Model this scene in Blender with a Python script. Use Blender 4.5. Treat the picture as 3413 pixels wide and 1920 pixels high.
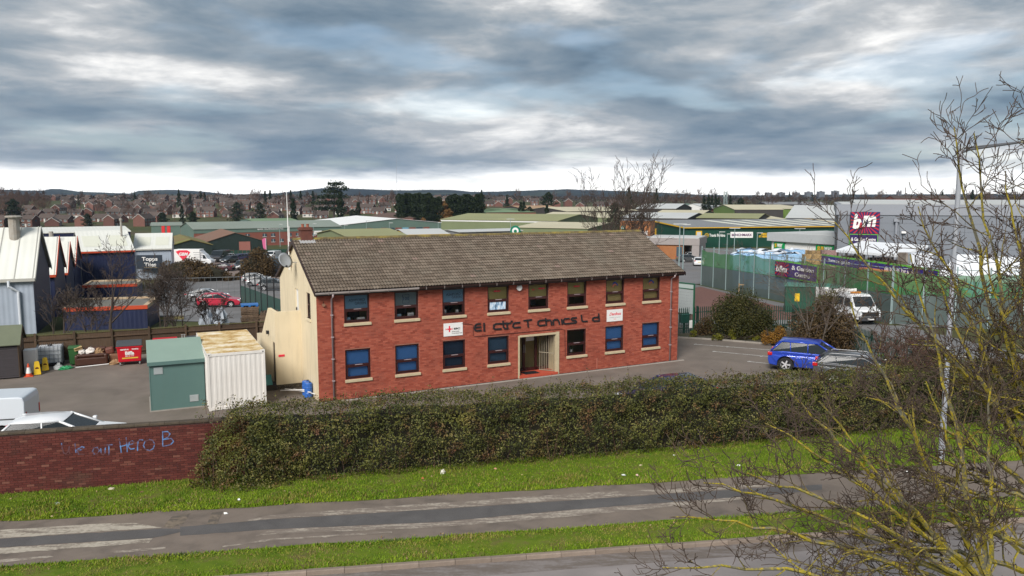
import bpy, math, random
import numpy as np
from mathutils import Vector, Matrix, Euler
# ------------------------------------------------------------------ camera, sky, sun, exposure
sc = bpy.context.scene
for _o in list(bpy.data.objects):
 bpy.data.objects.remove(_o)
COL = sc.collection
CAM_H = 9.2
PITCH = math.radians(6.57)
FPX = 2650.0                                  # focal length in pixels of the 3413 px wide photograph
cd = bpy.data.cameras.new('camera')
cd.sensor_width = 36.0
cd.lens = FPX / 3413.0 * 36.0
cd.clip_start = 0.1
cd.clip_end = 30000.0
cam = bpy.data.objects.new('camera', cd)
COL.objects.link(cam)
cam.location = (0, 0, CAM_H)
cam.rotation_euler = (math.pi / 2 - PITCH, 0, 0)
sc.camera = cam
SUN_ELEV, SUN_AZ = math.radians(38), math.radians(200)      # azimuth clockwise from +Y
SKY_GAIN = 0.36
world = bpy.data.worlds.new('World')
sc.world = world
world.use_nodes = True
_nt = world.node_tree
_nt.nodes.clear()
def wn(t, **kw):
 n = _nt.nodes.new(t)
 for k, v in kw.items():
  setattr(n, k, v)
 return n
def wl(a, b):
 _nt.links.new(a, b)
def wmath(op, a, b=None, c=None, clamp=False):
 n = wn('ShaderNodeMath', operation=op)
 n.use_clamp = clamp
 for i, v in enumerate((a, b, c)):
  if v is None:
   continue
  if isinstance(v, (int, float)):
   n.inputs[i].default_value = v
  else:
   wl(v, n.inputs[i])
 return n.outputs[0]
def wramp(fac, stops):
 n = wn('ShaderNodeValToRGB')
 e = n.color_ramp.elements
 e[0].position, e[0].color = stops[0][0], (*stops[0][1], 1)
 e[1].position, e[1].color = stops[-1][0], (*stops[-1][1], 1)
 for p_, c_ in stops[1:-1]:
  q = e.new(p_)
  q.color = (*c_, 1)
 wl(fac, n.inputs[0])
 return n.outputs[0]
_tc = wn('ShaderNodeTexCoord')
_sep = wn('ShaderNodeSeparateXYZ')
wl(_tc.outputs['Generated'], _sep.inputs[0])
_zc = wmath('MAXIMUM', _sep.outputs[2], 0.0)
_zs = wmath('MULTIPLY', wmath('POWER', wmath('ADD', _zc, 0.012), 0.55), 3.1)   # bands crowd together towards the horizon
_cmb = wn('ShaderNodeCombineXYZ')
wl(_sep.outputs[0], _cmb.inputs[0])
wl(_sep.outputs[1], _cmb.inputs[1])
wl(_zs, _cmb.inputs[2])
def cloud(scale, detail, rough, off, dist=0.0):
 m = wn('ShaderNodeMapping')
 m.inputs['Location'].default_value = off
 wl(_cmb.outputs[0], m.inputs[0])
 n = wn('ShaderNodeTexNoise')
 n.inputs['Scale'].default_value = scale
 n.inputs['Detail'].default_value = detail
 n.inputs['Roughness'].default_value = rough
 n.inputs['Distortion'].default_value = dist
 wl(m.outputs[0], n.inputs['Vector'])
 return n.outputs['Fac']
_n1 = cloud(2.7, 6, 0.55, (3.1, 1.7, 0.35), 0.30)
_n2 = cloud(8.0, 8, 0.62, (7.7, 4.2, 0), 0.3)
_n3 = cloud(1.3, 2, 0.5, (1.2, 9.2, 0), 0.2)
_sum = wmath('ADD', wmath('MULTIPLY', _n1, 0.57), wmath('MULTIPLY', _n2, 0.22))
_sum = wmath('ADD', _sum, wmath('MULTIPLY', _n3, 0.20))
_warm = cloud(4.4, 4, 0.5, (15.2, 2.2, 0))
_c1 = wramp(_sum, [(0.38, (0.085, 0.140, 0.200)), (0.45, (0.165, 0.225, 0.285)), (0.51, (0.270, 0.320, 0.365)),
                   (0.562, (0.47, 0.49, 0.505)), (0.632, (1.0, 0.985, 0.955))])
# clear, bright strip under the edge of the deck, all the way round
_wob = wmath('ADD', wmath('MULTIPLY', _n1, 0.055), wmath('MULTIPLY', _n2, 0.022))
_hz = wmath('ADD', _zc, wmath('SUBTRACT', 0.034, _wob))
_hor = wn('ShaderNodeMapRange')
_hor.interpolation_type = 'SMOOTHSTEP'
_hor.inputs[1].default_value = 0.011
_hor.inputs[2].default_value = 0.037
_hor.inputs[3].default_value = 1.0
_hor.inputs[4].default_value = 0.0
wl(_hz, _hor.inputs[0])
_mix = wn('ShaderNodeMix', data_type='RGBA')
wl(_hor.outputs[0], _mix.inputs[0])
wl(_c1, _mix.inputs[6])
_mix.inputs[7].default_value = (1.45, 1.42, 1.36, 1)
_bgc = wn('ShaderNodeBackground')
wl(_mix.outputs[2], _bgc.inputs[0])
_bgc.inputs[1].default_value = SKY_GAIN
_sky = wn('ShaderNodeTexSky', sky_type='NISHITA')
_sky.sun_disc = False
_sky.sun_elevation = SUN_ELEV
_sky.sun_rotation = SUN_AZ
_bgs = wn('ShaderNodeBackground')
wl(_sky.outputs[0], _bgs.inputs[0])
_bgs.inputs[1].default_value = 0.05
_gap = wn('ShaderNodeMapRange')
_gap.interpolation_type = 'SMOOTHSTEP'
_gap.inputs[1].default_value = 0.50
_gap.inputs[2].default_value = 0.66
_gap.inputs[3].default_value = 0.0
_gap.inputs[4].default_value = 0.30
wl(_warm, _gap.inputs[0])
_ms = wn('ShaderNodeMixShader')
wl(_gap.outputs[0], _ms.inputs[0])
wl(_bgc.outputs[0], _ms.inputs[1])
wl(_bgs.outputs[0], _ms.inputs[2])
_wo = wn('ShaderNodeOutputWorld')
wl(_ms.outputs[0], _wo.inputs[0])
_sl = bpy.data.lights.new('sun', 'SUN')
_sl.energy = 1.5
_sl.angle = math.radians(25)
_sl.color = (1.0, 0.955, 0.90)
sun = bpy.data.objects.new('sun', _sl)
COL.objects.link(sun)
_sd = Vector((math.sin(SUN_AZ) * math.cos(SUN_ELEV), math.cos(SUN_AZ) * math.cos(SUN_ELEV), math.sin(SUN_ELEV)))
sun.rotation_euler = _sd.to_track_quat('Z', 'Y').to_euler()
sun.location = (0, -20, 40)
sc.view_settings.view_transform = 'Standard'
sc.view_settings.look = 'None'
sc.view_settings.gamma = 1.0
sc.view_settings.exposure = 1.7
sc.render.engine = 'CYCLES'
sc.cycles.use_denoising = True
sc.cycles.max_bounces = 6
sc.cycles.transparent_max_bounces = 24
sc.cycles.caustics_reflective = False
sc.cycles.caustics_refractive = False
RNG = random.Random(11)
NPR = np.random.RandomState(5)
# ------------------------------------------------------------------ photograph pixel -> direction -> place
ZOOM = dict(A=(0, 560, 2.898), B=(400, 560, 2.898), C=(1200, 560, 2.898), E=(1900, 560, 2.898), F=(2553, 560, 2.898),
   Y=(0, 980, 2.898), T=(800, 880, 2.898), U=(1560, 880, 2.898), G=(2200, 880, 2.898), H=(2553, 1000, 2.898),
   I=(0, 1300, 2.337), J=(900, 1300, 2.337), K=(1700, 1300, 2.337), L=(2413, 1300, 2.337), M=(2413, 250, 2.337),
   D=(0, 0, 1 / 1.3249), S=(0, 0, 1))
def ray(z, x, y):
 o = ZOOM[z]
 u = (o[0] + x / o[2] - 1706.5) / FPX
 v = (960 - o[1] - y / o[2]) / FPX
 return Vector((u, math.cos(PITCH) + v * math.sin(PITCH), -math.sin(PITCH) + v * math.cos(PITCH)))
def gz(z, x, y, h=0.0):
 r = ray(z, x, y)
 t = (h - CAM_H) / r.z
 return Vector((r.x * t, r.y * t, h))
def gd(z, x, y, Y):
 r = ray(z, x, y)
 t = Y / r.y
 return Vector((r.x * t, Y, CAM_H + r.z * t))
def interp(x, pts):
 if x <= pts[0][0]:
  return pts[0][1]
 for (a, va), (b, vb) in zip(pts, pts[1:]):
  if x <= b:
   t = (x - a) / (b - a)
   return va + (vb - va) * t
 return pts[-1][1]
def sstep(a, b, x):
 t = min(1, max(0, (x - a) / (b - a)))
 return t * t * (3 - 2 * t)
PL = [(46, -0.3), (60, -1.0), (83, -2.3), (115, -4.1), (150, -4.0), (250, -6.5), (380, -10), (500, -11), (600, -8.5), (720, -3), (850, 0.5), (1000, 3.5), (1600, 4), (3000, 0), (6500, 0)]
PR = [(36, -0.6), (62, -1.0), (96, -1.5), (155, -3.0), (200, -3.7), (320, -4.0), (600, -3.0), (1000, -1.0), (1600, 0), (3000, 0), (6500, 0)]
def terr(x, y):
 if x < -12:
  yb = 45.6 + 0.44 * (x + 26.2)
 elif x < -8:
  yb = 51.8 + (x + 12) * 1.3
 elif x < 19.6:
  yb = 57.0
 elif x < 22:
  yb = 57 - (x - 19.6) / 2.4 * 23
 else:
  yb = 34.0
 if y <= yb:
  return -0.04
 q = x / max(y, 40)
 w = sstep(-0.08, 0.16, q)
 t = interp(y, PL) * (1 - w) + interp(y, PR) * w
 return -0.04 + (t + 0.04) * sstep(0, 9, y - yb)
def gt(z, x, y):
 """where the ray through a photograph pixel meets the terrain"""
 r = ray(z, x, y)
 t, last = 12.0, 12.0
 while t < 6000:
  p_ = r * t
  if CAM_H + p_.z < terr(p_.x, p_.y):
   lo, hi = last, t
   for _ in range(30):
    m = (lo + hi) / 2
    q = r * m
    if CAM_H + q.z < terr(q.x, q.y):
     hi = m
    else:
     lo = m
   q = r * hi
   return Vector((q.x, q.y, terr(q.x, q.y)))
  last = t
  t *= 1.01
 q = r * t
 return Vector((q.x, q.y, 0))
# ------------------------------------------------------------------ objects
def link(name, data, parent=None, loc=None, rot=None):
 o = bpy.data.objects.new(name, data)
 COL.objects.link(o)
 if parent is not None:
  o.parent = parent
 if loc is not None:
  o.location = loc
 if rot is not None:
  o.rotation_euler = (0, 0, rot) if isinstance(rot, (int, float)) else rot
 return o
def tag(o, label=None, cat=None, group=None, kind=None):
 if label:
  o['label'] = label
 if cat:
  o['category'] = cat
 if group:
  o['group'] = group
 if kind:
  o['kind'] = kind
 return o
def thing(name, label, cat, loc=(0, 0, 0), rot=0.0, group=None):
 return tag(link(name, None, None, loc, rot), label, cat, group)
def copy_tree(o, parent=None, label=None):
 c = o.copy()
 COL.objects.link(c)
 c.parent = parent
 if label:
  c['label'] = label
 for ch in list(o.children):
  copy_tree(ch, c)
 return c
class MB:
 def __init__(self):
  self.v, self.f, self.m = [], [], []
 def add(self, vs, fs, mi=0):
  b = len(self.v)
  self.v += [tuple(p_) for p_ in vs]
  self.f += [tuple(i + b for i in q) for q in fs]
  self.m += [mi] * len(fs)
  return self
 def box(self, x0, y0, z0, x1, y1, z1, mi=0, M=None):
  vs = [(x0, y0, z0), (x1, y0, z0), (x1, y1, z0), (x0, y1, z0), (x0, y0, z1), (x1, y0, z1), (x1, y1, z1), (x0, y1, z1)]
  if M is not None:
   vs = [M @ Vector(p_) for p_ in vs]
  return self.add(vs, [(0, 3, 2, 1), (4, 5, 6, 7), (0, 1, 5, 4), (1, 2, 6, 5), (2, 3, 7, 6), (3, 0, 4, 7)], mi)
 def quad(self, a, b, c, d, mi=0):
  return self.add([a, b, c, d], [(0, 1, 2, 3)], mi)
 def prism(self, poly, fn, a, b, mi=0):
  """poly: outline in 2-D, fn(u, v, w) gives 3-D; extruded from w=a to w=b"""
  n = len(poly)
  vs = [fn(u, v, a) for u, v in poly] + [fn(u, v, b) for u, v in poly]
  fs = [tuple(range(n - 1, -1, -1)), tuple(range(n, 2 * n))]
  fs += [(i, (i + 1) % n, n + (i + 1) % n, n + i) for i in range(n)]
  return self.add(vs, fs, mi)
 def tube(self, pts, rad, n=6, mi=0, cap=True):
  pts = [Vector(q) for q in pts]
  if isinstance(rad, (int, float)):
   rad = [rad] * len(pts)
  vs, fs = [], []
  up = Vector((0.13, 0.07, 1)).normalized()
  for i, q in enumerate(pts):
   d = (pts[min(i + 1, len(pts) - 1)] - pts[max(i - 1, 0)])
   if d.length < 1e-9:
    d = Vector((0, 0, 1))
   d.normalize()
   a = d.cross(up)
   if a.length < 0.05:
    a = d.cross(Vector((1, 0, 0)))
   a.normalize()
   b = d.cross(a)
   for k in range(n):
    t = 2 * math.pi * k / n
    vs.append(q + a * (math.cos(t) * rad[i]) + b * (math.sin(t) * rad[i]))
  for i in range(len(pts) - 1):
   for k in range(n):
    fs.append((i * n + k, i * n + (k + 1) % n, (i + 1) * n + (k + 1) % n, (i + 1) * n + k))
  if cap:
   fs.append(tuple(range(n - 1, -1, -1)))
   fs.append(tuple((len(pts) - 1) * n + k for k in range(n)))
  return self.add(vs, fs, mi)
 def lathe(self, prof, n=12, c=(0, 0, 0), mi=0, cap=True):
  """profile [(r, z)] turned about a vertical axis"""
  vs, fs = [], []
  for r, z in prof:
   for k in range(n):
    t = 2 * math.pi * k / n
    vs.append((c[0] + r * math.cos(t), c[1] + r * math.sin(t), c[2] + z))
  for i in range(len(prof) - 1):
   for k in range(n):
    fs.append((i * n + k, i * n + (k + 1) % n, (i + 1) * n + (k + 1) % n, (i + 1) * n + k))
  if cap:
   fs.append(tuple(range(n - 1, -1, -1)))
   fs.append(tuple((len(prof) - 1) * n + k for k in range(n)))
  return self.add(vs, fs, mi)
 def mesh(self, name, mats, smooth=False):
  me = bpy.data.meshes.new(name)
  me.from_pydata(self.v, [], self.f)
  if not isinstance(mats, (list, tuple)):
   mats = [mats]
  for q in mats:
   me.materials.append(q)
  if len(mats) > 1:
   me.polygons.foreach_set('material_index', self.m)
  if smooth:
   me.polygons.foreach_set('use_smooth', [True] * len(self.f))
  me.update()
  return me
 def build(self, name, mats, parent=None, loc=None, rot=None, smooth=False, bevel=0.0, seg=2):
  o = link(name, self.mesh(name, mats, smooth), parent, loc, rot)
  if bevel:
   b = o.modifiers.new('bevel', 'BEVEL')
   b.width = bevel
   b.segments = seg
   b.limit_method = 'ANGLE'
   b.angle_limit = math.radians(35)
  return o
def np_mesh(name, verts, faces, mat, attr=None, smooth=False):
 """fast mesh from arrays; faces all of one size; attr: one float per face (attribute rnd)"""
 verts = np.asarray(verts, np.float32)
 faces = np.asarray(faces, np.int32)
 nf, k = faces.shape
 me = bpy.data.meshes.new(name)
 me.vertices.add(len(verts))
 me.vertices.foreach_set('co', verts.ravel())
 me.loops.add(nf * k)
 me.loops.foreach_set('vertex_index', faces.ravel())
 me.polygons.add(nf)
 me.polygons.foreach_set('loop_start', np.arange(nf, dtype=np.int32) * k)
 me.polygons.foreach_set('loop_total', np.full(nf, k, np.int32))
 me.polygons.foreach_set('use_smooth', np.full(nf, smooth))
 me.materials.append(mat)
 if attr is not None:
  a = me.attributes.new('rnd', 'FLOAT', 'FACE')
  a.data.foreach_set('value', np.asarray(attr, np.float32))
 me.update(calc_edges=True)
 return me
# ------------------------------------------------------------------ materials
_mats = {}
class NB:
 def __init__(self, name):
  self.m = bpy.data.materials.new(name)
  self.m.use_nodes = True
  self.nt = self.m.node_tree
  self.b = self.nt.nodes['Principled BSDF']
  self.out = self.nt.nodes['Material Output']
 def n(self, t, **kw):
  q = self.nt.nodes.new(t)
  for k, v in kw.items():
   setattr(q, k, v)
  return q
 def l(self, a, b):
  self.nt.links.new(a, b)
 def math(self, op, a, b=None, clamp=False):
  q = self.n('ShaderNodeMath', operation=op)
  q.use_clamp = clamp
  for i, v in enumerate((a, b)):
   if v is None:
    continue
   if isinstance(v, (int, float)):
    q.inputs[i].default_value = v
   else:
    self.l(v, q.inputs[i])
  return q.outputs[0]
 def coord(self, which='Object'):
  return self.n('ShaderNodeTexCoord').outputs[which]
 def noise(self, scale, detail=4, rough=0.55, vec=None, stretch=None, dist=0.0):
  q = self.n('ShaderNodeTexNoise')
  q.inputs['Scale'].default_value = scale
  q.inputs['Detail'].default_value = detail
  q.inputs['Roughness'].default_value = rough
  q.inputs['Distortion'].default_value = dist
  v = vec if vec is not None else self.coord()
  if stretch:
   mp = self.n('ShaderNodeMapping')
   mp.inputs['Scale'].default_value = stretch
   self.l(v, mp.inputs[0])
   v = mp.outputs[0]
  self.l(v, q.inputs['Vector'])
  return q.outputs['Fac']
 def ramp(self, fac, stops):
  q = self.n('ShaderNodeValToRGB')
  e = q.color_ramp.elements
  e[0].position, e[0].color = stops[0][0], (*stops[0][1], 1)
  e[1].position, e[1].color = stops[-1][0], (*stops[-1][1], 1)
  for p_, c_ in stops[1:-1]:
   e.new(p_).color = (*c_, 1)
  self.l(fac, q.inputs[0])
  return q.outputs[0]
 def mix(self, fac, a, b, mode='MIX'):
  q = self.n('ShaderNodeMix', data_type='RGBA', blend_type=mode)
  for i, v in ((0, fac), (6, a), (7, b)):
   if isinstance(v, (int, float)):
    q.inputs[i].default_value = v
   elif isinstance(v, tuple):
    q.inputs[i].default_value = (*v[:3], 1)
   else:
    self.l(v, q.inputs[i])
  return q.outputs[2]
 def rnd(self):
  a = self.n('ShaderNodeAttribute', attribute_name='rnd').outputs['Fac']
  b = self.n('ShaderNodeObjectInfo').outputs['Random']
  return self.math('FRACT', self.math('ADD', a, b))
 def bump(self, h, strength=0.3, dist=0.02):
  q = self.n('ShaderNodeBump')
  q.inputs['Strength'].default_value = strength
  q.inputs['Distance'].default_value = dist
  self.l(h, q.inputs['Height'])
  self.l(q.outputs[0], self.b.inputs['Normal'])
 def finish(self, col=None, rough=0.7, metal=0.0, spec=0.4):
  if col is not None:
   if isinstance(col, tuple):
    self.b.inputs['Base Color'].default_value = (*col, 1)
   else:
    self.l(col, self.b.inputs['Base Color'])
  if isinstance(rough, (int, float)):
   self.b.inputs['Roughness'].default_value = rough
  else:
   self.l(rough, self.b.inputs['Roughness'])
  self.b.inputs['Metallic'].default_value = metal
  self.b.inputs['Specular IOR Level'].default_value = spec
  return self.m
def mat(name, c, c2=None, rough=0.7, scale=2.0, contrast=0.25, bump=0.0, bscale=30.0, metal=0.0, spec=0.4, rnd=0.0,
  corr=None, dirt=0.0, stretch=None):
 """general weathered surface: two tones by noise, optional per-piece variation, corrugation, streaky dirt"""
 if name in _mats:
  return _mats[name]
 q = NB(name)
 c2 = c2 or tuple(v * 0.78 for v in c)
 nz = q.noise(scale, 5, 0.6, stretch=stretch)
 fac = q.math('ADD', q.math('MULTIPLY', q.math('SUBTRACT', nz, 0.5), 1 / max(contrast, 0.01) * 0.5), 0.5, True)
 col = q.mix(fac, c2, c)
 if dirt:
  dz = q.noise(1.3, 5, 0.65, stretch=(2.5, 2.5, 0.35))
  dm = q.math('MULTIPLY', q.math('SUBTRACT', dz, 0.48), 4.0 * dirt, True)
  col = q.mix(dm, col, (0.10, 0.085, 0.06))
 if rnd:
  r = q.rnd()
  k = q.math('ADD', q.math('MULTIPLY', r, 2 * rnd), 1 - rnd)
  hs = q.n('ShaderNodeHueSaturation')
  q.l(k, hs.inputs['Value'])
  q.l(col, hs.inputs['Color'])
  col = hs.outputs[0]
 h = None
 if bump:
  h = q.math('MULTIPLY', q.noise(bscale, 3, 0.6), bump)
 if corr:
  ax, per = corr
  s = q.n('ShaderNodeSeparateXYZ')
  q.l(q.coord(), s.inputs[0])
  w = q.math('SINE', q.math('MULTIPLY', s.outputs['XYZ'.index(ax)], 2 * math.pi / per))
  w = q.math('ADD', q.math('MULTIPLY', w, 0.5), 0.5)
  h = w if h is None else q.math('ADD', h, w)
 if h is not None:
  q.bump(h, 0.6, 0.02)
 _mats[name] = q.finish(col, rough, metal, spec)
 return _mats[name]
def flat(name, c, rough=0.5, metal=0.0, spec=0.4):
 if name not in _mats:
  q = NB(name)
  k = q.noise(6.0, 3)
  _mats[name] = q.finish(q.mix(k, tuple(v * 0.9 for v in c), tuple(min(1, v * 1.08) for v in c)), rough, metal, spec)
 return _mats[name]
def glass(name='window_glass', tint=(0.02, 0.025, 0.03), see=0.97):
 if name in _mats:
  return _mats[name]
 q = NB(name)
 q.finish(tint, 0.03, 0, 0.5)
 tr = q.n('ShaderNodeBsdfTransparent')
 fr = q.n('ShaderNodeFresnel')
 fr.inputs[0].default_value = 1.5
 k = q.math('SUBTRACT', see, q.math('MULTIPLY', fr.outputs[0], 0.8), True)
 ms = q.n('ShaderNodeMixShader')
 q.l(k, ms.inputs[0])
 q.l(q.b.outputs[0], ms.inputs[1])
 q.l(tr.outputs[0], ms.inputs[2])
 q.l(ms.outputs[0], q.out.inputs[0])
 _mats[name] = q.m
 return q.m
def leafmat(name, stops, rough=0.6):
 """leaves coloured piece by piece"""
 if name in _mats:
  return _mats[name]
 q = NB(name)
 r = q.rnd()
 big = q.noise(0.9, 3)
 f = q.math('ADD', q.math('MULTIPLY', r, 0.72), q.math('MULTIPLY', q.math('SUBTRACT', big, 0.5), 0.9))
 f = q.math('ADD', f, 0.14, True)
 col = q.ramp(f, stops)
 q.finish(col, rough, 0, 0.2)
 tl = q.n('ShaderNodeBsdfTranslucent')
 q.l(col, tl.inputs[0])
 ms = q.n('ShaderNodeMixShader')
 ms.inputs[0].default_value = 0.18
 q.l(q.b.outputs[0], ms.inputs[1])
 q.l(tl.outputs[0], ms.inputs[2])
 q.l(ms.outputs[0], q.out.inputs[0])
 _mats[name] = q.m
 return q.m
def text_mesh(body, size=1.0, depth=0.02, align='LEFT', shear=0.0, bold=0.0):
 cu = bpy.data.curves.new('lettering', 'FONT')
 cu.body = body
 cu.size = size
 cu.extrude = depth / 2
 cu.offset = bold
 cu.align_x = align
 cu.shear = shear
 cu.resolution_u = 3
 o = bpy.data.objects.new('lettering', cu)
 COL.objects.link(o)
 dg = bpy.context.evaluated_depsgraph_get()
 dg.update()
 me = bpy.data.meshes.new_from_object(o.evaluated_get(dg))
 bpy.data.objects.remove(o)
 bpy.data.curves.remove(cu)
 return me
def text_on(name, body, m, parent, x, y, z, size, depth=0.02, align='LEFT', shear=0.0, bold=0.0, sx=1.0, fit=None):
 """lettering standing up in the parent's x-z plane, facing its -y; fit = (width, height) to fill"""
 me = text_mesh(body, size, depth, align, shear, bold)
 if fit:
  xs_, ys_ = [v.co.x for v in me.vertices], [v.co.y for v in me.vertices]
  kx, ky = fit[0] / (max(xs_) - min(xs_)), fit[1] / (max(ys_) - min(ys_))
  me.transform(Matrix.Diagonal((kx, ky, 1, 1)) @ Matrix.Translation((-min(xs_), -min(ys_), 0)))
 me.materials.clear()
 me.materials.append(m)
 me.transform(Matrix.Translation((x, y, z)) @ Matrix.Rotation(math.pi / 2, 4, 'X') @ Matrix.Diagonal((sx, 1, 1, 1)))
 return link(name, me, parent)
# ------------------------------------------------------------------ terrain and the street
RA = math.radians(9.26)                       # direction of the road against the camera's x axis
def RF(s, n, z=0.0):
 return Vector((s * math.cos(RA) - n * math.sin(RA), s * math.sin(RA) + n * math.cos(RA), z))
def to_rf(p_):
 return (p_.x * math.cos(RA) + p_.y * math.sin(RA), -p_.x * math.sin(RA) + p_.y * math.cos(RA))
def fbm(x, y, seed=0):
 v, a, f = 0.0, 0.5, 1.0
 for i in range(4):
  v += a * (math.sin(x * f * 1.7 + seed * 3.1 + i * 1.3 + 1.9 * math.sin(y * f * 1.1 + i)) + math.sin(y * f * 1.9 - seed * 1.7 + i * 2.1 + 1.4 * math.sin(x * f * 0.9 + i * 2))) / 2
  a *= 0.5
  f *= 2.1
 return v
_q = NB('field_ground')
_c = _q.ramp(_q.noise(0.02, 6, 0.6), [(0.35, (0.045, 0.060, 0.020)), (0.5, (0.075, 0.085, 0.032)), (0.65, (0.085, 0.065, 0.038))])
_c = _q.mix(_q.math('MULTIPLY', _q.noise(1.2, 4), 0.5), _c, (0.05, 0.045, 0.03))
M_FIELD = _q.finish(_c, 0.95, 0, 0.1)
def asphalt(name, c, c2, stain, sc_=0.5):
 q = NB(name)
 col = q.ramp(q.noise(sc_, 6, 0.6, dist=0.4), [(0.30, c2), (0.52, c), (0.70, tuple(v * 1.18 for v in c))])
 st = q.noise(sc_ * 0.35, 4, 0.6, stretch=(1, 1, 1))
 col = q.mix(q.math('MULTIPLY', q.math('SUBTRACT', st, 0.52), 5, True), col, stain)
 sp = q.noise(90, 2, 0.7)
 col = q.mix(q.math('MULTIPLY', q.math('SUBTRACT', sp, 0.42), 1.2, True), col, q.mix(0.5, col, (0.30, 0.28, 0.26)))
 q.bump(q.noise(120, 2), 0.25, 0.006)
 return q.finish(col, 0.86, 0, 0.3)
M_YARD = asphalt('yard_asphalt', (0.158, 0.130, 0.108), (0.118, 0.097, 0.080), (0.118, 0.100, 0.077))
M_ROAD = asphalt('road_asphalt', (0.225, 0.200, 0.192), (0.185, 0.165, 0.157), (0.20, 0.175, 0.16), 0.7)
M_PATH = asphalt('path_asphalt', (0.155, 0.124, 0.101), (0.100, 0.081, 0.067), (0.175, 0.138, 0.108), 1.1)
M_STRIP = asphalt('fresh_asphalt', (0.082, 0.077, 0.076), (0.064, 0.060, 0.060), (0.08, 0.075, 0.073), 1.2)
M_LOT = asphalt('car_park_asphalt', (0.150, 0.148, 0.150), (0.115, 0.112, 0.112), (0.16, 0.14, 0.12), 0.2)
M_CONC = mat('concrete', (0.30, 0.275, 0.245), (0.20, 0.18, 0.155), rough=0.9, scale=3, contrast=0.5, bump=0.4, bscale=40, rnd=0.12)
def worn(name, c, base, amount):
 q = NB(name)
 nz = q.noise(1.6, 7, 0.68, stretch=(0.55, 2.6, 1), dist=0.5)
 nz2 = q.noise(9, 4, 0.6)
 f = q.math('MULTIPLY', q.math('SUBTRACT', q.math('ADD', q.math('MULTIPLY', nz, 0.75), q.math('MULTIPLY', nz2, 0.25)), amount), 9, True)
 col = q.mix(f, base, q.ramp(nz2, [(0.3, tuple(v * 0.8 for v in c)), (0.7, c)]))
 return q.finish(col, 0.88, 0, 0.25)
M_PALE = worn('pale_worn_surface', (0.41, 0.365, 0.30), (0.18, 0.15, 0.122), 0.40)
M_PALE2 = worn('thin_worn_surface', (0.36, 0.315, 0.262), (0.18, 0.148, 0.123), 0.475)
M_GRAVEL = worn('gravel_patch', (0.20, 0.16, 0.12), (0.10, 0.085, 0.072), 0.45)
_q = NB('grass_soil')
M_SOIL = _q.finish(_q.ramp(_q.noise(1.4, 6, 0.62), [(0.3, (0.058, 0.098, 0.010)), (0.48, (0.100, 0.145, 0.014)), (0.62, (0.118, 0.115, 0.032)), (0.75, (0.10, 0.075, 0.04))]), 0.95, 0, 0.1)
# one sheet out to the horizon
xs = np.sinh(np.linspace(-1, 1, 150) * 7.6) / math.sinh(7.6) * 7000
xs = np.unique(np.concatenate([xs, np.linspace(-60, 60, 61)]))
ys = np.concatenate([np.linspace(-60, 20, 9), np.linspace(22, 70, 34), 70 * np.exp(np.linspace(0.03, math.log(7000 / 70), 90))])
vv = [(x, y, terr(x, y) if y > 30 else -0.30) for y in ys for x in xs]
nx = len(xs)
ff = [(j * nx + i, j * nx + i + 1, (j + 1) * nx + i + 1, (j + 1) * nx + i) for j in range(len(ys) - 1) for i in range(nx - 1)]
gme = np_mesh('ground', vv, ff, M_FIELD)
tag(link('ground', gme), kind='structure')
def sheet(name, pts, z, m, parent=None, kind='structure'):
 me = bpy.data.meshes.new(name)
 me.from_pydata([(q[0], q[1], z) for q in pts], [], [tuple(range(len(pts)))])
 me.materials.append(m)
 o = link(name, me, parent)
 if kind and parent is None:
  o['kind'] = kind
 return o
road = sheet('road', [RF(-70, 11.2), RF(70, 11.2), RF(70, 19.30), RF(-70, 19.30)], -0.10, M_ROAD)
sheet('near_verge', [RF(-70, -40), RF(70, -40), RF(70, 11.2), RF(-70, 11.2)], -0.06, M_SOIL)
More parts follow.
